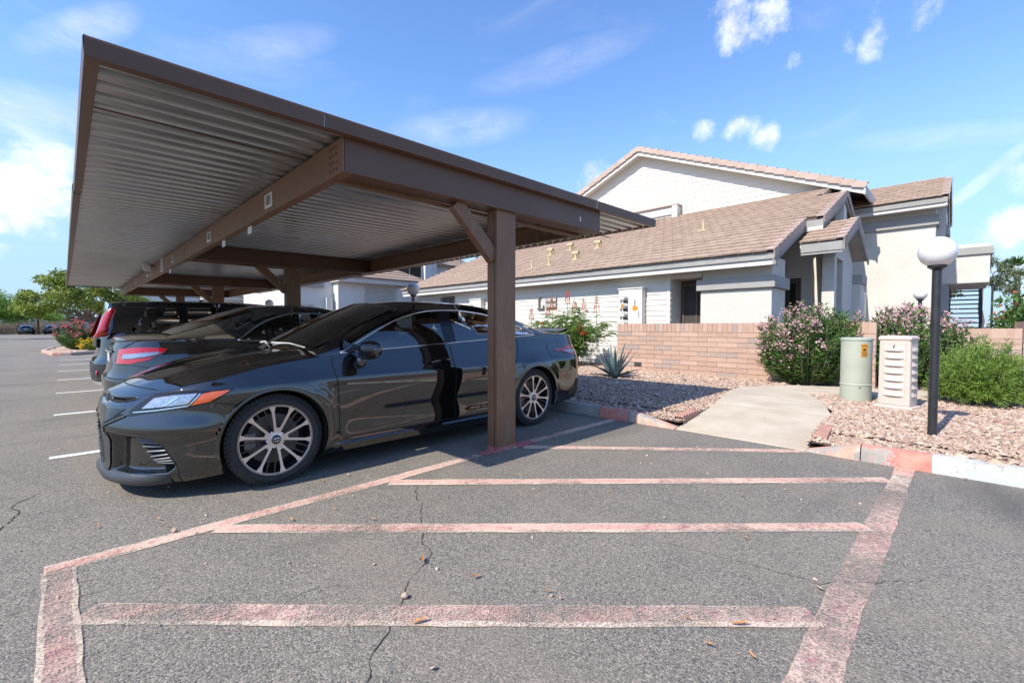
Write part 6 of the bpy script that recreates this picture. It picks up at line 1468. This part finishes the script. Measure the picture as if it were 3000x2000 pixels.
# ---- outdoor stair behind the wing
stt = thing('metal_stair', 'black open metal staircase under the landing at right', 'stairs', (23.5, -.1, 0))
for k in range(14): MB().box(22.6 + k * .26, 22.6 + k * .26 + .27, -.46, .34, .18 + k * .185, .225 + k * .185).build('tread', 'pole_black', stt)
for y in (-.48, .36): MB().bar((22.6, y, .1), (26.2, y, 2.7), .05, .22).build('stringer', 'pole_black', stt); MB().bar((22.5, y - .02, 1.05), (26.1, y - .02, 3.6), .04, .04).build('handrail', 'pole_black', stt)
for y in (-.75, .40): MB().box(22.4, 22.48, y, y + .06, 0, 2.6).build('support_post', 'pole_black', stt)
# ---- fallen leaves
simple('dry_leaf', (0.50, 0.235, 0.085), .7, var=.4, scale=60, rand=.4)
LV = [(.38, 3.38), (.40, 3.23), (.94, 2.81), (1.19, 2.78), (1.23, 1.86), (1.29, 2.47), (1.35, 3.36), (.96, 1.47), (1.32, 1.56), (1.47, 1.25), (1.83, .58), (1.68, .49), (1.63, .62), (1.72, .74), (3.26, 1.03), (5.84, 1.63), (4.78, .12), (2.61, .81), (.11, 3.5), (4.80, -.05)]
LBL = ['dry leaf near the sedan front, farther of two beside a pebble', 'dry leaf near the sedan front, nearer of two beside a pebble', 'dry leaf left of the second hatch line', 'dry twig-like leaf between the second and third hatch lines', 'large curled orange leaf lying on the asphalt crack', 'dry leaf right above the second hatch line', 'dry leaf in the shade edge beside the front wheel', 'large orange leaf just below the nearest hatch line', 'small leaf below the middle of the second hatch line', 'small leaf above the nearest hatch line right of the crack', 'large pale leaf at the right of the nearest hatch line', 'pale leaf standing on edge, closest to the bottom edge at right', 'small leaf close to the bottom edge right of centre', 'small leaf on the nearest hatch line near its right end', 'small leaf between the third hatch line and the right border', 'brown leaf lying on the concrete ramp', 'brown leaf at the foot of the blue kerb', 'small leaf right of the second hatch line', 'tiny dry leaf at far left before the sedan', 'dry leaf in the gutter of the blue kerb']
for i, (x, y) in enumerate(LV):
    m = MB(); rows = []; L = random.uniform(.02, .032) * (1.15 if i in (4, 7, 10) else .75); w_ = L * random.uniform(.22, .34); cu = random.uniform(.2, .5)
    for f in np.linspace(0, 1, 7):
        ww = w_ * math.sin(math.pi * (f * .92 + .04)) ** .8; h = .004 + cu * L * (f - .5) ** 2 * 2.2; rows.append([(L * (2 * f - 1), -ww, h + .5 * ww), (L * (2 * f - 1), 0, h), (L * (2 * f - 1), ww, h + .6 * ww)])
    o = m.grid(rows).build('fallen_leaf', 'dry_leaf'); o.location = (x, y, .012 if x < 4.86 else .115); o.rotation_euler = (random.uniform(-.15, .15), random.uniform(-.15, .15), random.uniform(0, 6.28))
    tag(o, LBL[i], 'leaf', 'fallen dry leaves')
for (x, y, lb) in ((1.01, 1.66, 'pale pebble sitting on the asphalt crack'), (.42, 3.12, 'pale pebble near the front of the sedan')):
    m = MB().lathe([(0, -.01), (.012, -.006), (.016, .003), (.011, .011), (0, .014)], 7, (0, 0, 0)); m.v = [(p[0] * random.uniform(.8, 1.2), p[1] * random.uniform(.8, 1.3), p[2]) for p in m.v]
    o = m.build('pebble', 'gravel_stone'); o.location = (x, y, .012); tag(o, lb, 'stone')
# two yellow blocks on the lane line
for (x, lb) in ((-5.7, 'left one of two small yellow lane blocks far off'), (-3.3, 'right one of two small yellow lane blocks far off')):
    tag(MB().prism([(x, 34.2, 0), (x + .5, 34.2, 0), (x + .42, 34.2, .09), (x + .08, 34.2, .09)], (0, .25, 0)).build('lane_block', 'yellow_paint', bevel=.01), lb, 'block', 'yellow lane blocks')

# ================================================================== buildings beyond the carport
simple('far_white', (0.62, 0.61, 0.575), .85, var=.05, scale=2, bump=.2, bscale=30); simple('garage_beige', (0.50, 0.46, 0.40), .7)
def far_roof(parent, x0, x1, y0, y1, z0, z1, rows_=5, hip=1.2):
    """hipped roof toward the viewer with stepped tile courses"""
    for k in range(rows_):
        f0, f1 = k / rows_, (k + 1) / rows_; a0, a1 = x0 + hip * f0, x1 - hip * f0; b0, b1 = x0 + hip * f1, x1 - hip * f1; ya, yb = y0 + (y1 - y0) * f0, y0 + (y1 - y0) * f1; za, zb = z0 + (z1 - z0) * f0, z0 + (z1 - z0) * f1
        MB().add([(a0, ya - .03, za + .05), (a1, ya - .03, za + .05), (b1, yb, zb + .01), (b0, yb, zb + .01), (a0, ya - .03, za - .03), (a1, ya - .03, za - .03), (b1, yb, zb - .07), (b0, yb, zb - .07)], [(0, 1, 2, 3), (7, 6, 5, 4), (0, 4, 5, 1), (1, 5, 6, 2), (2, 6, 7, 3), (3, 7, 4, 0)]).build('tile_course', 'roof_tile', parent)
        # side slope
        MB().add([(a0 - .03, ya, za + .05), (b0, yb, zb + .01), (b0, y1 + 4, zb + .01), (a0 - .03, y1 + 4, za + .05)], [(0, 1, 2, 3)]).build('side_course', 'roof_tile', parent)
b2_ = thing('apartment_block', 'white apartment block with a wide blind covered window behind the cars', 'building', (12, 24, 0))
def P2(x0, x1, y0, y1, z0, z1, nm, mt, par=b2_, **k): return MB().box(x0, x1, y0, y1, z0, z1).build(nm, mt, par, **k)
P2(9.75, 14.6, 22, 30, 0, 3.42, 'wall', 'far_white'); P2(9.6, 14.9, 21.55, 30, 3.40, 3.64, 'eave', 'trim_light'); far_roof(b2_, 9.5, 15.0, 21.5, 24.0, 3.66, 4.75, 6, 1.7)
window(b2_, 21.99, 11.15, 12.85, 1.5, 3.25, True, 'blind_slat', 'garage_beige', axis='y'); P2(13.0, 13.3, 21.85, 22, 0, 3.3, 'pier', 'far_white')
P2(12.6, 17.5, 24.5, 32, 3.0, 6.4, 'upper_wall', 'far_white'); window(b2_, 24.49, 14.5, 16.3, 3.9, 5.35, True, 'dark_glass', 'meter_grey', axis='y'); P2(13.4, 13.9, 24.2, 24.5, 3, 6.3, 'upper_pier', 'far_white'); P2(16.4, 16.9, 24.2, 24.5, 3, 5.9, 'upper_pier', 'far_white')
P2(17.0, 21, 25, 33, 2.0, 5.4, 'side_wall', 'far_white'); far_roof(b2_, 16.8, 22, 24.6, 28, 5.3, 6.6, 5, .8)
P2(7.6, 9.74, 22.6, 30, 0, 3.9, 'recessed_wall', 'far_white'); P2(7.3, 9.25, 22.45, 22.6, 3.12, 3.36, 'belt', 'stucco_grey'); window(b2_, 22.59, 7.9, 8.75, 1.0, 2.25, True, 'blind_slat', 'garage_beige', axis='y'); P2(9.3, 9.6, 22.3, 22.6, 0, 2.6, 'pier', 'far_white')
b3_ = thing('far_apartment_block', 'pale apartment block with garage door and tiled hip roof glimpsed under the carport', 'building', (10, 42, 0))
P2(7.6, 13.9, 39.8, 48, 0, 3.45, 'wall', 'far_white', b3_); P2(7.4, 14.1, 39.3, 48, 3.2, 3.5, 'eave', 'trim_light', b3_); far_roof(b3_, 7.3, 14.2, 39.2, 42.5, 3.5, 4.9, 5, 2.0); window(b3_, 39.79, 8.6, 10.0, .2, 2.95, False, 'garage_beige', 'garage_beige', axis='y'); window(b3_, 39.79, 10.2, 11.7, 1.0, 3.0, True, 'dark_glass', 'bronze_frame', axis='y')
P2(4.2, 7.4, 41, 48, 0, 6.2, 'left_wall', 'far_white', b3_); P2(2.7, 3.5, 44, 48, 0, 6.2, 'end_wall', 'far_white', b3_); P2(3.8, 4.19, 40.6, 46, 0, 6.2, 'pier', 'far_white', b3_); P2(3.3, 3.8, 41.5, 48, 0, 6.0, 'recess', 'meter_grey', b3_); P2(6.6, 7.3, 40.5, 41, 2.3, 3.1, 'wall_box', 'stucco_grey', b3_)
# far carport and boundary wall
fc = thing('far_carport', 'long flat brown carport across the far end of the lot', 'carport', (0, 98, 0))
MB().box(-6.2, 26, 96.5, 101.5, 2.35, 2.5).build('roof', 'dark_brown_steel', fc); MB().box(-6.3, 26.1, 96.35, 96.5, 2.25, 2.6).build('fascia', 'dark_brown_steel', fc)
for x in (-2.7, 3.6, 10, 16.4, 22.8): MB().box(x, x + .22, 99, 99.2, 0, 2.35).build('post', 'dark_brown_steel', fc)
simple('block_tan', (0.40, 0.345, 0.30), .9, var=.12, bump=.2, bscale=20)
o = thing('boundary_wall', 'tan block boundary wall behind the far carport', 'wall', (0, 108, 0))
for k in range(12): MB().box(-20 + k * 6 + .02, -14 + k * 6 - .02, 108, 108.25, 0, 2.0 + .04 * (k % 2)).build('wall_panel', 'block_tan', o)
# ================================================================== vegetation
def leaf_mat(name, a, b, c_, trans=.25, rough=.5):
    t = NT(name); isl = N(t.n, 'ShaderNodeNewGeometry').outputs['Random Per Island']
    c = t.mix(isl, a, b); c = t.mix(t.ramp(t.math('FRACT', t.math('MULTIPLY', isl, 13.7)), .78, 1.0, 0, .9), c, c_); c = t.mix(t.ramp(t.noise(2.5, 3), .35, .7, 0, .35), c, b)
    t.set(c, rough, 0, Specular_IOR_Level=.35)
    tl = N(t.n, 'ShaderNodeBsdfTranslucent'); t.l.new(c, tl.inputs[0]); ms = N(t.n, 'ShaderNodeMixShader', ins={0: trans}); t.l.new(t.b.outputs[0], ms.inputs[1]); t.l.new(tl.outputs[0], ms.inputs[2]); t.l.new(ms.outputs[0], t.n['Material Output'].inputs[0])
leaf_mat('leaf_oleander', (0.041, 0.095, 0.022), (0.101, 0.203, 0.041), (0.216, 0.284, 0.068)); leaf_mat('leaf_feather', (0.162, 0.270, 0.047), (0.270, 0.405, 0.074), (0.108, 0.203, 0.041), .4); leaf_mat('leaf_bird', (0.101, 0.209, 0.038), (0.182, 0.304, 0.061), (0.243, 0.297, 0.068), .35)
leaf_mat('leaf_tree', (0.131, 0.202, 0.039), (0.290, 0.360, 0.061), (0.421, 0.421, 0.070), .35); leaf_mat('leaf_mesquite', (0.142, 0.250, 0.038), (0.250, 0.405, 0.061), (0.095, 0.176, 0.027), .35); leaf_mat('leaf_dark', (0.041, 0.081, 0.024), (0.095, 0.162, 0.041), (0.135, 0.176, 0.068)); leaf_mat('leaf_dry', (0.270, 0.203, 0.121), (0.405, 0.317, 0.203), (0.216, 0.189, 0.081)); leaf_mat('leaf_gum', (0.095, 0.135, 0.068), (0.176, 0.223, 0.115), (0.216, 0.243, 0.135))
leaf_mat('petal_pink', (0.76, 0.36, 0.44), (0.85, 0.58, 0.62), (0.62, 0.26, 0.36), .3); leaf_mat('petal_red', (0.62, 0.06, 0.03), (0.75, 0.16, 0.04), (0.50, 0.03, 0.04), .3); leaf_mat('petal_rose', (0.62, 0.10, 0.16), (0.70, 0.22, 0.26), (0.5, 0.06, 0.1), .3); leaf_mat('petal_white', (0.80, 0.58, 0.55), (0.85, 0.72, 0.68), (0.75, 0.45, 0.45), .3); leaf_mat('petal_yellow', (0.75, 0.47, 0.02), (0.80, 0.58, 0.05), (0.70, 0.35, 0.02), .3)
t = NT('bark'); t.set(t.mix(t.ramp(t.noise(9, 5, .7, t.vec('World', (1, 1, .25))), .3, .7), (0.10, 0.075, 0.055), (0.22, 0.175, 0.135)), .9, 0, t.noise(26, 5, .7, t.vec('World', (1, 1, .3))), .6, .02)
t = NT('agave_leaf'); t.set(t.mix(t.ramp(t.noise(7, 4, .6), .3, .7), (0.075, 0.125, 0.130), (0.135, 0.195, 0.195)), .5, 0, t.noise(60, 3), .1, .003)
def unit(v): return v / np.maximum(1e-9, np.linalg.norm(v, axis=-1, keepdims=True))
def leaves(name, P, Dr, L, Wd, mat, parent, bend=.25, roll=None, kind='stuff'):
    """P points, Dr leaf directions, L lengths, Wd widths -> lens shaped leaves of 6 vertices, folded along the midrib"""
    n = len(P); Dr = unit(Dr); ref = rng.normal(size=(n, 3)); S = unit(np.cross(Dr, ref)); U = np.cross(S, Dr)
    L = np.broadcast_to(np.asarray(L, float), (n,))[:, None]; Wd = np.broadcast_to(np.asarray(Wd, float), (n,))[:, None]
    V = np.stack([P, P + Dr * L * .38 + S * Wd / 2 + U * Wd * .12, P + Dr * L * .75 + S * Wd * .33 - U * L * bend * .25, P + Dr * L - U * L * bend * .5, P + Dr * L * .75 - S * Wd * .33 - U * L * bend * .25, P + Dr * L * .38 - S * Wd / 2 + U * Wd * .12], 1).reshape(-1, 3)
    F0 = np.array([(0, 1, 2, 3), (0, 3, 4, 5)]); F = (F0[None] + (np.arange(n) * 6)[:, None, None]).reshape(-1, 4)
    off = np.array(wloc(parent)) if parent is not None else 0
    o = np_mesh(name, V - off, F, mat, parent); return o
def in_blob(n, c, r, power=.45):
    d = unit(rng.normal(size=(n, 3))); rad = rng.uniform(0, 1, (n, 1)) ** power; return np.array(c) + d * rad * np.array(r), d
def blob_cloud(blobs, n):
    tot = sum(b[1][0] * b[1][1] + b[1][1] * b[1][2] for b in blobs); P = []; Dd = []
    for c, r in blobs:
        k = int(n * (r[0] * r[1] + r[1] * r[2]) / tot); p, d = in_blob(k, c, r); P.append(p); Dd.append(d)
    return np.concatenate(P), np.concatenate(Dd)
def branch(mb, a, b, r0, r1, wob=.05, n=5):
    a = Vector(a); b = Vector(b); pts = [a.lerp(b, i / n) + (Vector((random.uniform(-wob, wob), random.uniform(-wob, wob), random.uniform(-wob, wob) * .4)) if 0 < i < n else Vector()) for i in range(n + 1)]; mb.tube(pts, [r0 + (r1 - r0) * i / n for i in range(n + 1)], 7); return pts[-1]
# ---- oleanders: stems fanning from the base, whorls of lance leaves along them, flower heads at the tips
def oleander(label, c, rad, h, nst, petal, flower_bias, nfl, name='oleander_bush', leafmat='leaf_oleander', lw=.017, ll=.12, group=None, fl=.022):
    t_ = thing(name, label, 'bush', c, group=group); c = np.array(c); st = MB(); P = []; Dd = []; tips = []
    for k in range(nst):
        a = random.uniform(0, 6.28); q = random.uniform(0, 1) ** .6; top = c + np.array([rad[0] * q * math.cos(a), rad[1] * q * math.sin(a), h * (1 - .3 * q ** 2) * random.uniform(.22, 1.0) ** .7])
        b0 = c + np.array([rad[0] * .3 * q * math.cos(a), rad[1] * .3 * q * math.sin(a), 0]); mid = (b0 + top) / 2 + np.array([rad[0] * .15 * math.cos(a), rad[1] * .15 * math.sin(a), 0])
        st.tube([tuple(b0), tuple(mid), tuple(top)], [.010, .007, .004], 4, False); tips.append((top, unit(top - mid)))
        for f in np.linspace(.12, 1.0, 16):
            p = (1 - f) ** 2 * b0 + 2 * f * (1 - f) * mid + f * f * top; ax = unit((top - mid) * f + (mid - b0) * (1 - f))
            for _ in range(4):
                s_ = rng.normal(size=3); s_ = unit(s_ - ax * s_.dot(ax)); P.append(p + rng.normal(size=3) * .012); Dd.append(ax * random.uniform(.35, 1.0) + s_ * random.uniform(.5, 1.0))
    st.build('stems', 'bark', t_); o = leaves('foliage', np.array(P), np.array(Dd), rng.uniform(.6, 1.15, len(P)) * ll, rng.uniform(.75, 1.2, len(P)) * lw, leafmat, t_); o['kind'] = 'stuff'
    tips.sort(key=lambda q: -flower_bias(q[0] - c)); FP = []; FD = []
    for (p, d) in tips[:nfl]:
        for _ in range(random.randint(8, 14)):
            cc = p + d * random.uniform(-.03, .06) + rng.normal(size=3) * .045; ax = unit(rng.normal(size=3) + d)
            s_ = unit(np.cross(ax, rng.normal(size=3))); u_ = np.cross(ax, s_)
            for j in range(5): a = 2 * math.pi * j / 5; FP.append(cc); FD.append(s_ * math.cos(a) + u_ * math.sin(a) + ax * .35)
    if FP: o = leaves('flowers', np.array(FP), np.array(FD), fl * rng.uniform(.8, 1.2, len(FP)), fl * .85, petal, t_, .1); o['kind'] = 'stuff'
    return t_
ctr = np.array
oleander('pink flowering oleander against the brick wall left of the pedestals', (9.72, 2.0, .1), (.72, .78, 1), 1.5, 270, 'petal_pink', lambda d: d[1] * .9 + d[2] * .45 - d[0] * .5 + random.uniform(0, .45), 130, lw=.024, ll=.13)
oleander('pink flowering oleander behind the utility pedestals', (10.75, .78, .1), (.80, 1.05, 1), 1.44, 300, 'petal_pink', lambda d: d[2] * 1.6 + random.uniform(0, .5), 105, lw=.024, ll=.13)
# ---- round feathery bush
fb_ = thing('feathery_bush', 'round bright green feathery bush beside the lamp post', 'bush', (8.95, -.22, .1)); c = np.array((8.95, -.22, .1)); P = []; Dd = []; st = MB()
for k in range(460):
    a = random.uniform(0, 6.28); el = math.asin(random.uniform(-.15, 1)); rr = random.uniform(.62, 1.0); tip = c + np.array([.60 * rr * math.cos(a) * math.cos(el), .60 * rr * math.sin(a) * math.cos(el), .16 + .80 * rr * math.sin(el)]); b0 = c + np.array([.1 * math.cos(a), .1 * math.sin(a), .05])
    st.tube([tuple(b0), tuple((b0 + tip) / 2 + np.array([0, 0, .06])), tuple(tip)], [.006, .004, .002], 3, False)
    for f in rng.uniform(.35, 1.0, 52):
        m_ = (b0 + tip) / 2 + np.array([0, 0, .06]); p = (1 - f) ** 2 * b0 + 2 * f * (1 - f) * m_ + f * f * tip; ax = unit(tip - b0); s_ = rng.normal(size=3); P.append(p + rng.normal(size=3) * .018); Dd.append(ax * .9 + unit(s_) * .9)
st.build('stems', 'bark', fb_); o = leaves('foliage', np.array(P), np.array(Dd), rng.uniform(.035, .075, len(P)), .010, 'leaf_feather', fb_); o['kind'] = 'stuff'
# ---- bird of paradise shrub: arching twigs of fern-like leaves and red flower spikes
bd_ = thing('flowering_shrub', 'airy green shrub with red orange flower spikes before the white siding', 'shrub', (9.95, 7.75, .1)); c = np.array((9.95, 7.75, .1)); P = []; Dd = []; st = MB(); tips = []
for k in range(74):
    a = random.uniform(0, 6.28); q = random.uniform(.1, 1) ** .7; top = c + np.array([.65 * q * math.cos(a), 1.42 * q * math.sin(a) - .02, (1.60 - .42 * q * q) * random.uniform(.55, 1.0)]); b0 = c + rng.normal(size=3) * np.array([.12, .16, 0]); m_ = (b0 + top) / 2 + np.array([0, 0, .2]); st.tube([tuple(b0), tuple(m_), tuple(top)], [.012, .008, .004], 5, False); tips.append(top)
    for f in np.linspace(.22, 1.0, 9):
        p = (1 - f) ** 2 * b0 + 2 * f * (1 - f) * m_ + f * f * top
        for _ in range(2):
            b_ = random.uniform(0, 6.28); fd = np.array([math.cos(b_), math.sin(b_), random.uniform(.0, .55)]); L = random.uniform(.18, .34); s_ = unit(np.cross(fd, [0, 0, 1.0]))
            for i in range(9):
                g = (i + 1) / 9; pp = p + fd * L * g - np.array([0, 0, .12 * g * g * L * 3])
                for sg in (-1, 1):
                    for _2 in range(2): P.append(pp + rng.normal(size=3) * .006); Dd.append(s_ * sg + fd * .45 + rng.normal(size=3) * .25)
st.build('stems', 'bark', bd_); o = leaves('foliage', np.array(P), np.array(Dd), rng.uniform(.035, .062, len(P)), .016, 'leaf_bird', bd_); o['kind'] = 'stuff'
FP = []; FD = []; sk = MB()
for (dy, z, hh, dx) in ((1.28, 1.38, .30, 0), (.88, 1.22, .06, 0), (.48, 1.62, .34, 0), (.02, 1.78, .38, .1), (-.30, 1.60, .26, 0), (-.62, 1.55, .34, 0), (-1.02, 1.52, .42, 0), (-.72, 1.05, .16, -.3), (-.82, .95, .10, -.3), (.55, 1.48, .2, -.1)):
    p0 = c + np.array([dx - .1, dy, z - .1]); sk.tube([tuple(p0 - np.array([0, 0, .3])), tuple(p0), tuple(p0 + np.array([0, 0, hh + .14]))], [.011, .008, .003], 5, False)
    for f in rng.uniform(0, 1, 130 if hh > .2 else 90):
        r_ = .06 * (1 - .8 * f); a = random.uniform(0, 6.28); FP.append(p0 + np.array([r_ * math.cos(a), r_ * math.sin(a), f * hh])); FD.append(np.array([math.cos(a), math.sin(a), random.uniform(-.3, .7)]))
sk.build('flower_stalks', 'leaf_bird', bd_)['kind'] = 'stuff'; o = leaves('flowers', np.array(FP), np.array(FD), rng.uniform(.025, .042, len(FP)), .028, 'petal_red', bd_, .1); o['kind'] = 'stuff'
# ---- agave
ag = thing('agave', 'blue grey agave with pointed curved leaves in the gravel', 'agave', (8.22, 5.16, .1))
for k in range(20):
    a = k * 2.39996 + .4; el = R(84 - k * 3.6) if k < 15 else R(24 - (k - 15) * 4); L = random.uniform(.62, .78) if k < 15 else random.uniform(.55, .7); rows = []
    p = np.array([8.22 + .04 * math.cos(a), 5.16 + .04 * math.sin(a), .12]); s_ = np.array([-math.sin(a), math.cos(a), 0]); e = el; cur = random.uniform(-.25, .1) if k < 12 else random.uniform(-.2, .35)
    for i in range(11):
        f = i / 10; w_ = (.040 + .022 * math.sin(math.pi * min(1, f * 1.5))) * (1 - f ** 2.2) + .0015; d = np.array([math.cos(a) * math.cos(e), math.sin(a) * math.cos(e), math.sin(e)]); u_ = np.array([-math.cos(a) * math.sin(e), -math.sin(a) * math.sin(e), math.cos(e)]); th = .022 * (1 - f) + .002
        rows.append([tuple(p - s_ * w_ + u_ * w_ * .35), tuple(p + u_ * .0), tuple(p + s_ * w_ + u_ * w_ * .35), tuple(p - u_ * th), tuple(p - s_ * w_ + u_ * w_ * .35)]); p = p + d * L / 10; e -= cur / 10
    MB().grid(rows).build('agave_leaf', 'agave_leaf', ag, smooth=True, sharp=50)
# ---- trees
def tree(label, base, blobs, trunk_top, n, leafmat, ll, lw, name='tree', r0=.16, trunks=1, group=None, droop=.3):
    t_ = thing(name, label, 'tree', base, group=group); m = MB()
    for k in range(trunks):
        tt = Vector(trunk_top) + Vector((random.uniform(-.6, .6), random.uniform(-.6, .6), 0)) * (k > 0); e = branch(m, (base[0] + .25 * k, base[1] + .1 * k, base[2] - .05), tt, r0, r0 * .6, r0 * .5)
        for (c_, r_) in blobs[k::trunks]: branch(m, e, c_, r0 * .5, r0 * .12, .12); [branch(m, c_, tuple(np.array(c_) + unit(rng.normal(size=3)) * np.array(r_) * .8), r0 * .15, r0 * .04, .05, 3) for _ in range(4)]
    m.build('trunk', 'bark', t_, smooth=True); sub = []
    for (c_, r_) in blobs:
        for _ in range(14): d = unit(rng.normal(size=3)); q = random.uniform(.45, 1.0); sub.append((tuple(np.array(c_) + d * np.array(r_) * q), tuple(np.array(r_) * random.uniform(.22, .42))))
    P, D_ = blob_cloud(sub, n); o = leaves('crown', P, D_ * .6 + rng.normal(size=P.shape) * .6 - np.array([0, 0, droop]), rng.uniform(.7, 1.3, len(P)) * ll, rng.uniform(.7, 1.3, len(P)) * lw, leafmat, t_); o['kind'] = 'stuff'; return t_
tree('leafy yellow green tree with a forked trunk on the parking island', (1.35, 35.5, .1), [((.2, 34.6, 2.9), (1.3, 1.2, .85)), ((2.1, 36.2, 2.75), (1.5, 1.4, .8)), ((-.9, 35.6, 2.7), (1.2, 1.1, .75)), ((1.1, 35.4, 3.45), (1.3, 1.2, .7)), ((3.1, 36.6, 2.5), (1.1, 1.1, .65)), ((-.2, 34.8, 3.7), (.8, .8, .45)), ((-1.0, 34.9, 2.2), (.9, .8, .5))], (1.3, 35.3, 1.6), 11000, 'leaf_tree', .17, .075, r0=.15, trunks=2)
tree('bright feathery green mesquite tree at the left edge', (-5.5, 64, 0), [((-6.5, 63, 3.6), (2.6, 2.4, 1.25)), ((-3.6, 64, 3.3), (2.4, 2.2, 1.1)), ((-9, 64, 3.8), (2.6, 2.4, 1.3)), ((-1.6, 65, 2.8), (2.0, 1.8, .9)), ((-6, 62, 2.5), (3.0, 1.8, .8)), ((-3.2, 63, 2.2), (2.4, 1.5, .7))], (-5.6, 64, 1.7), 15000, 'leaf_mesquite', .24, .07, r0=.25)
tree('dark green trees behind the far carport', (3.5, 112, 0), [((2, 112, 3.6), (4.5, 3, 1.9)), ((7.5, 112, 4), (4.5, 3, 2.0)), ((-4, 113, 3.4), (4.5, 3, 1.8)), ((13, 113, 4.0), (4.5, 3, 2.0)), ((-10, 113, 3.4), (4, 3, 1.7))], (3.5, 112, 2), 9000, 'leaf_dark', .45, .18, r0=.35)
tree('small leafy tree with orange blossoms over the wall at the right edge', (19.6, -1.35, 0), [((19.5, -1.35, 1.75), (.75, .7, .55)), ((20.2, -1.5, 1.5), (.9, .7, .5)), ((19.2, -1.0, 1.4), (.6, .5, .4))], (19.6, -1.35, 1.2), 3600, 'leaf_oleander', .10, .05, r0=.05)
o = leaves('blossom', *(lambda q: (q[0], q[1] + [0, 0, .3]))(blob_cloud([((19.5, -1.35, 1.75), (.75, .7, .55)), ((20.2, -1.5, 1.5), (.9, .7, .5)), ((19.2, -1.0, 1.4), (.6, .5, .4))], 130)), .07, .06, 'petal_red', [q for q in COL.objects if q.get('label', '').startswith('small leafy tree')][0]); o['kind'] = 'stuff'
tree('grey green gum tree far behind the staircase', (44, -.9, 0), [((43, -.6, 5.6), (1.2, 1.0, .9)), ((44.5, -1.6, 4.9), (1.5, 1.2, .9)), ((43, .6, 5.2), (2.0, 1.4, 1.2)), ((45, -2.0, 4.0), (1.0, .8, .6)), ((43, 1.2, 3.6), (1.6, 1.2, .9))], (44, -.9, 4), 4200, 'leaf_gum', .26, .06, r0=.16, droop=.7)
pl_ = thing('palm_tree', 'small fan palm top far off at the right edge', 'palm', (46, -2.6, 0)); MB().tube([(46, -2.6, 0), (46.05, -2.62, 2.5), (46, -2.6, 5.0)], [.2, .17, .15], 9).build('trunk', 'bark', pl_); P = []; Dd = []
for k in range(34):
    a = random.uniform(0, 6.28); el = random.uniform(-.4, 1.2); d = np.array([math.cos(a) * math.cos(el), math.sin(a) * math.cos(el), math.sin(el)]); s_ = unit(np.cross(d, [0, 0, 1.0]))
    for j in np.linspace(-1, 1, 11): P.append(np.array([46, -2.6, 5.0]) + d * .45); Dd.append(d + s_ * j * .8)
o = leaves('fronds', np.array(P), np.array(Dd), .6, .07, 'leaf_oleander', pl_, .5); o['kind'] = 'stuff'
tree('green tree top between the roofs behind the white building', (20.0, 29.5, 0), [((19.5, 29.5, 6.3), (1.3, 1.1, .8)), ((20.6, 29.8, 6.0), (1.2, 1, .8))], (20, 29.5, 4.5), 1600, 'leaf_dark', .25, .09, r0=.14)
# ---- planted island at the end of the carport
simple('island_soil', (0.42, 0.30, 0.23), .95, var=.25, scale=25, bump=.6, bscale=60)
ISL = [(-.25, 25.6), (.25, 25.4), (.9, 26.3), (2.2, 26.9), (4.9, 27.0), (4.9, 37), (.2, 37), (-.35, 33.5), (-.62, 29)]
o = MB().prism([(x, y, 0) for x, y in ISL], (0, 0, .10)).build('planting_island', 'island_soil'); o['kind'] = 'structure'
n = len(ISL)
for i in range(n):
    a = Vector((*ISL[i], 0)); b_ = Vector((*ISL[(i + 1) % n], 0)); d = (b_ - a).normalized(); q = MB().bar((a - d * .02 + Vector((0, 0, .065))), (b_ + d * .02 + Vector((0, 0, .065))), .16, .15).build('kerb', 'kerb_red_worn' if i in (0, 8) else 'kerb_bare', bevel=.03); q['kind'] = 'structure'
st_is = stones('gravel', 5000, ISL, (-.6, 4.9), (25.4, 34), .03); tag(st_is, 'tan gravel covering the planting island', 'gravel', kind='stuff')
oleander('red flowering bush at the left of the planting island', (.55, 29.6, .1), (.85, .9, 1), 1.35, 90, 'petal_rose', lambda d: d[2] + random.uniform(0, .7), 60, ll=.16, lw=.03, fl=.04, group='island shrubs')
oleander('pale pink oleander at the right of the planting island', (2.3, 31.2, .1), (1.0, 1.0, 1), 1.75, 110, 'petal_white', lambda d: d[2] - d[0] * .6 + random.uniform(0, .9), 95, ll=.16, lw=.03, fl=.05, group='island shrubs')
oleander('low yellow flowering ground cover on the planting island', (1.25, 27.9, .1), (.95, .55, 1), .52, 80, 'petal_yellow', lambda d: random.uniform(0, 1), 80, name='lantana', ll=.07, lw=.035, fl=.035, leafmat='leaf_bird', group='island shrubs')
# dry brush by the far wall
for (x, lb) in ((-10.5, 'dry brown brush far left behind the pickup'), (-6.0, 'dry brown brush between the far cars'), (-1.6, 'dry brush with green tops behind the far carport post')):
    s_ = thing('dry_brush', lb, 'brush', (x, 106.5, 0), group='brush along the far wall'); P, D_ = blob_cloud([((x, 106.5, 1.1), (2.4, .9, 1.1)), ((x + 1.2, 106.5, 1.6), (1.3, .8, .8)), ((x - 1.3, 106.5, .9), (1.4, .8, .9))], 1500); leaves('twigs', P, D_ + rng.normal(size=P.shape) * .6, .35, .06, 'leaf_dry', s_)['kind'] = 'stuff'
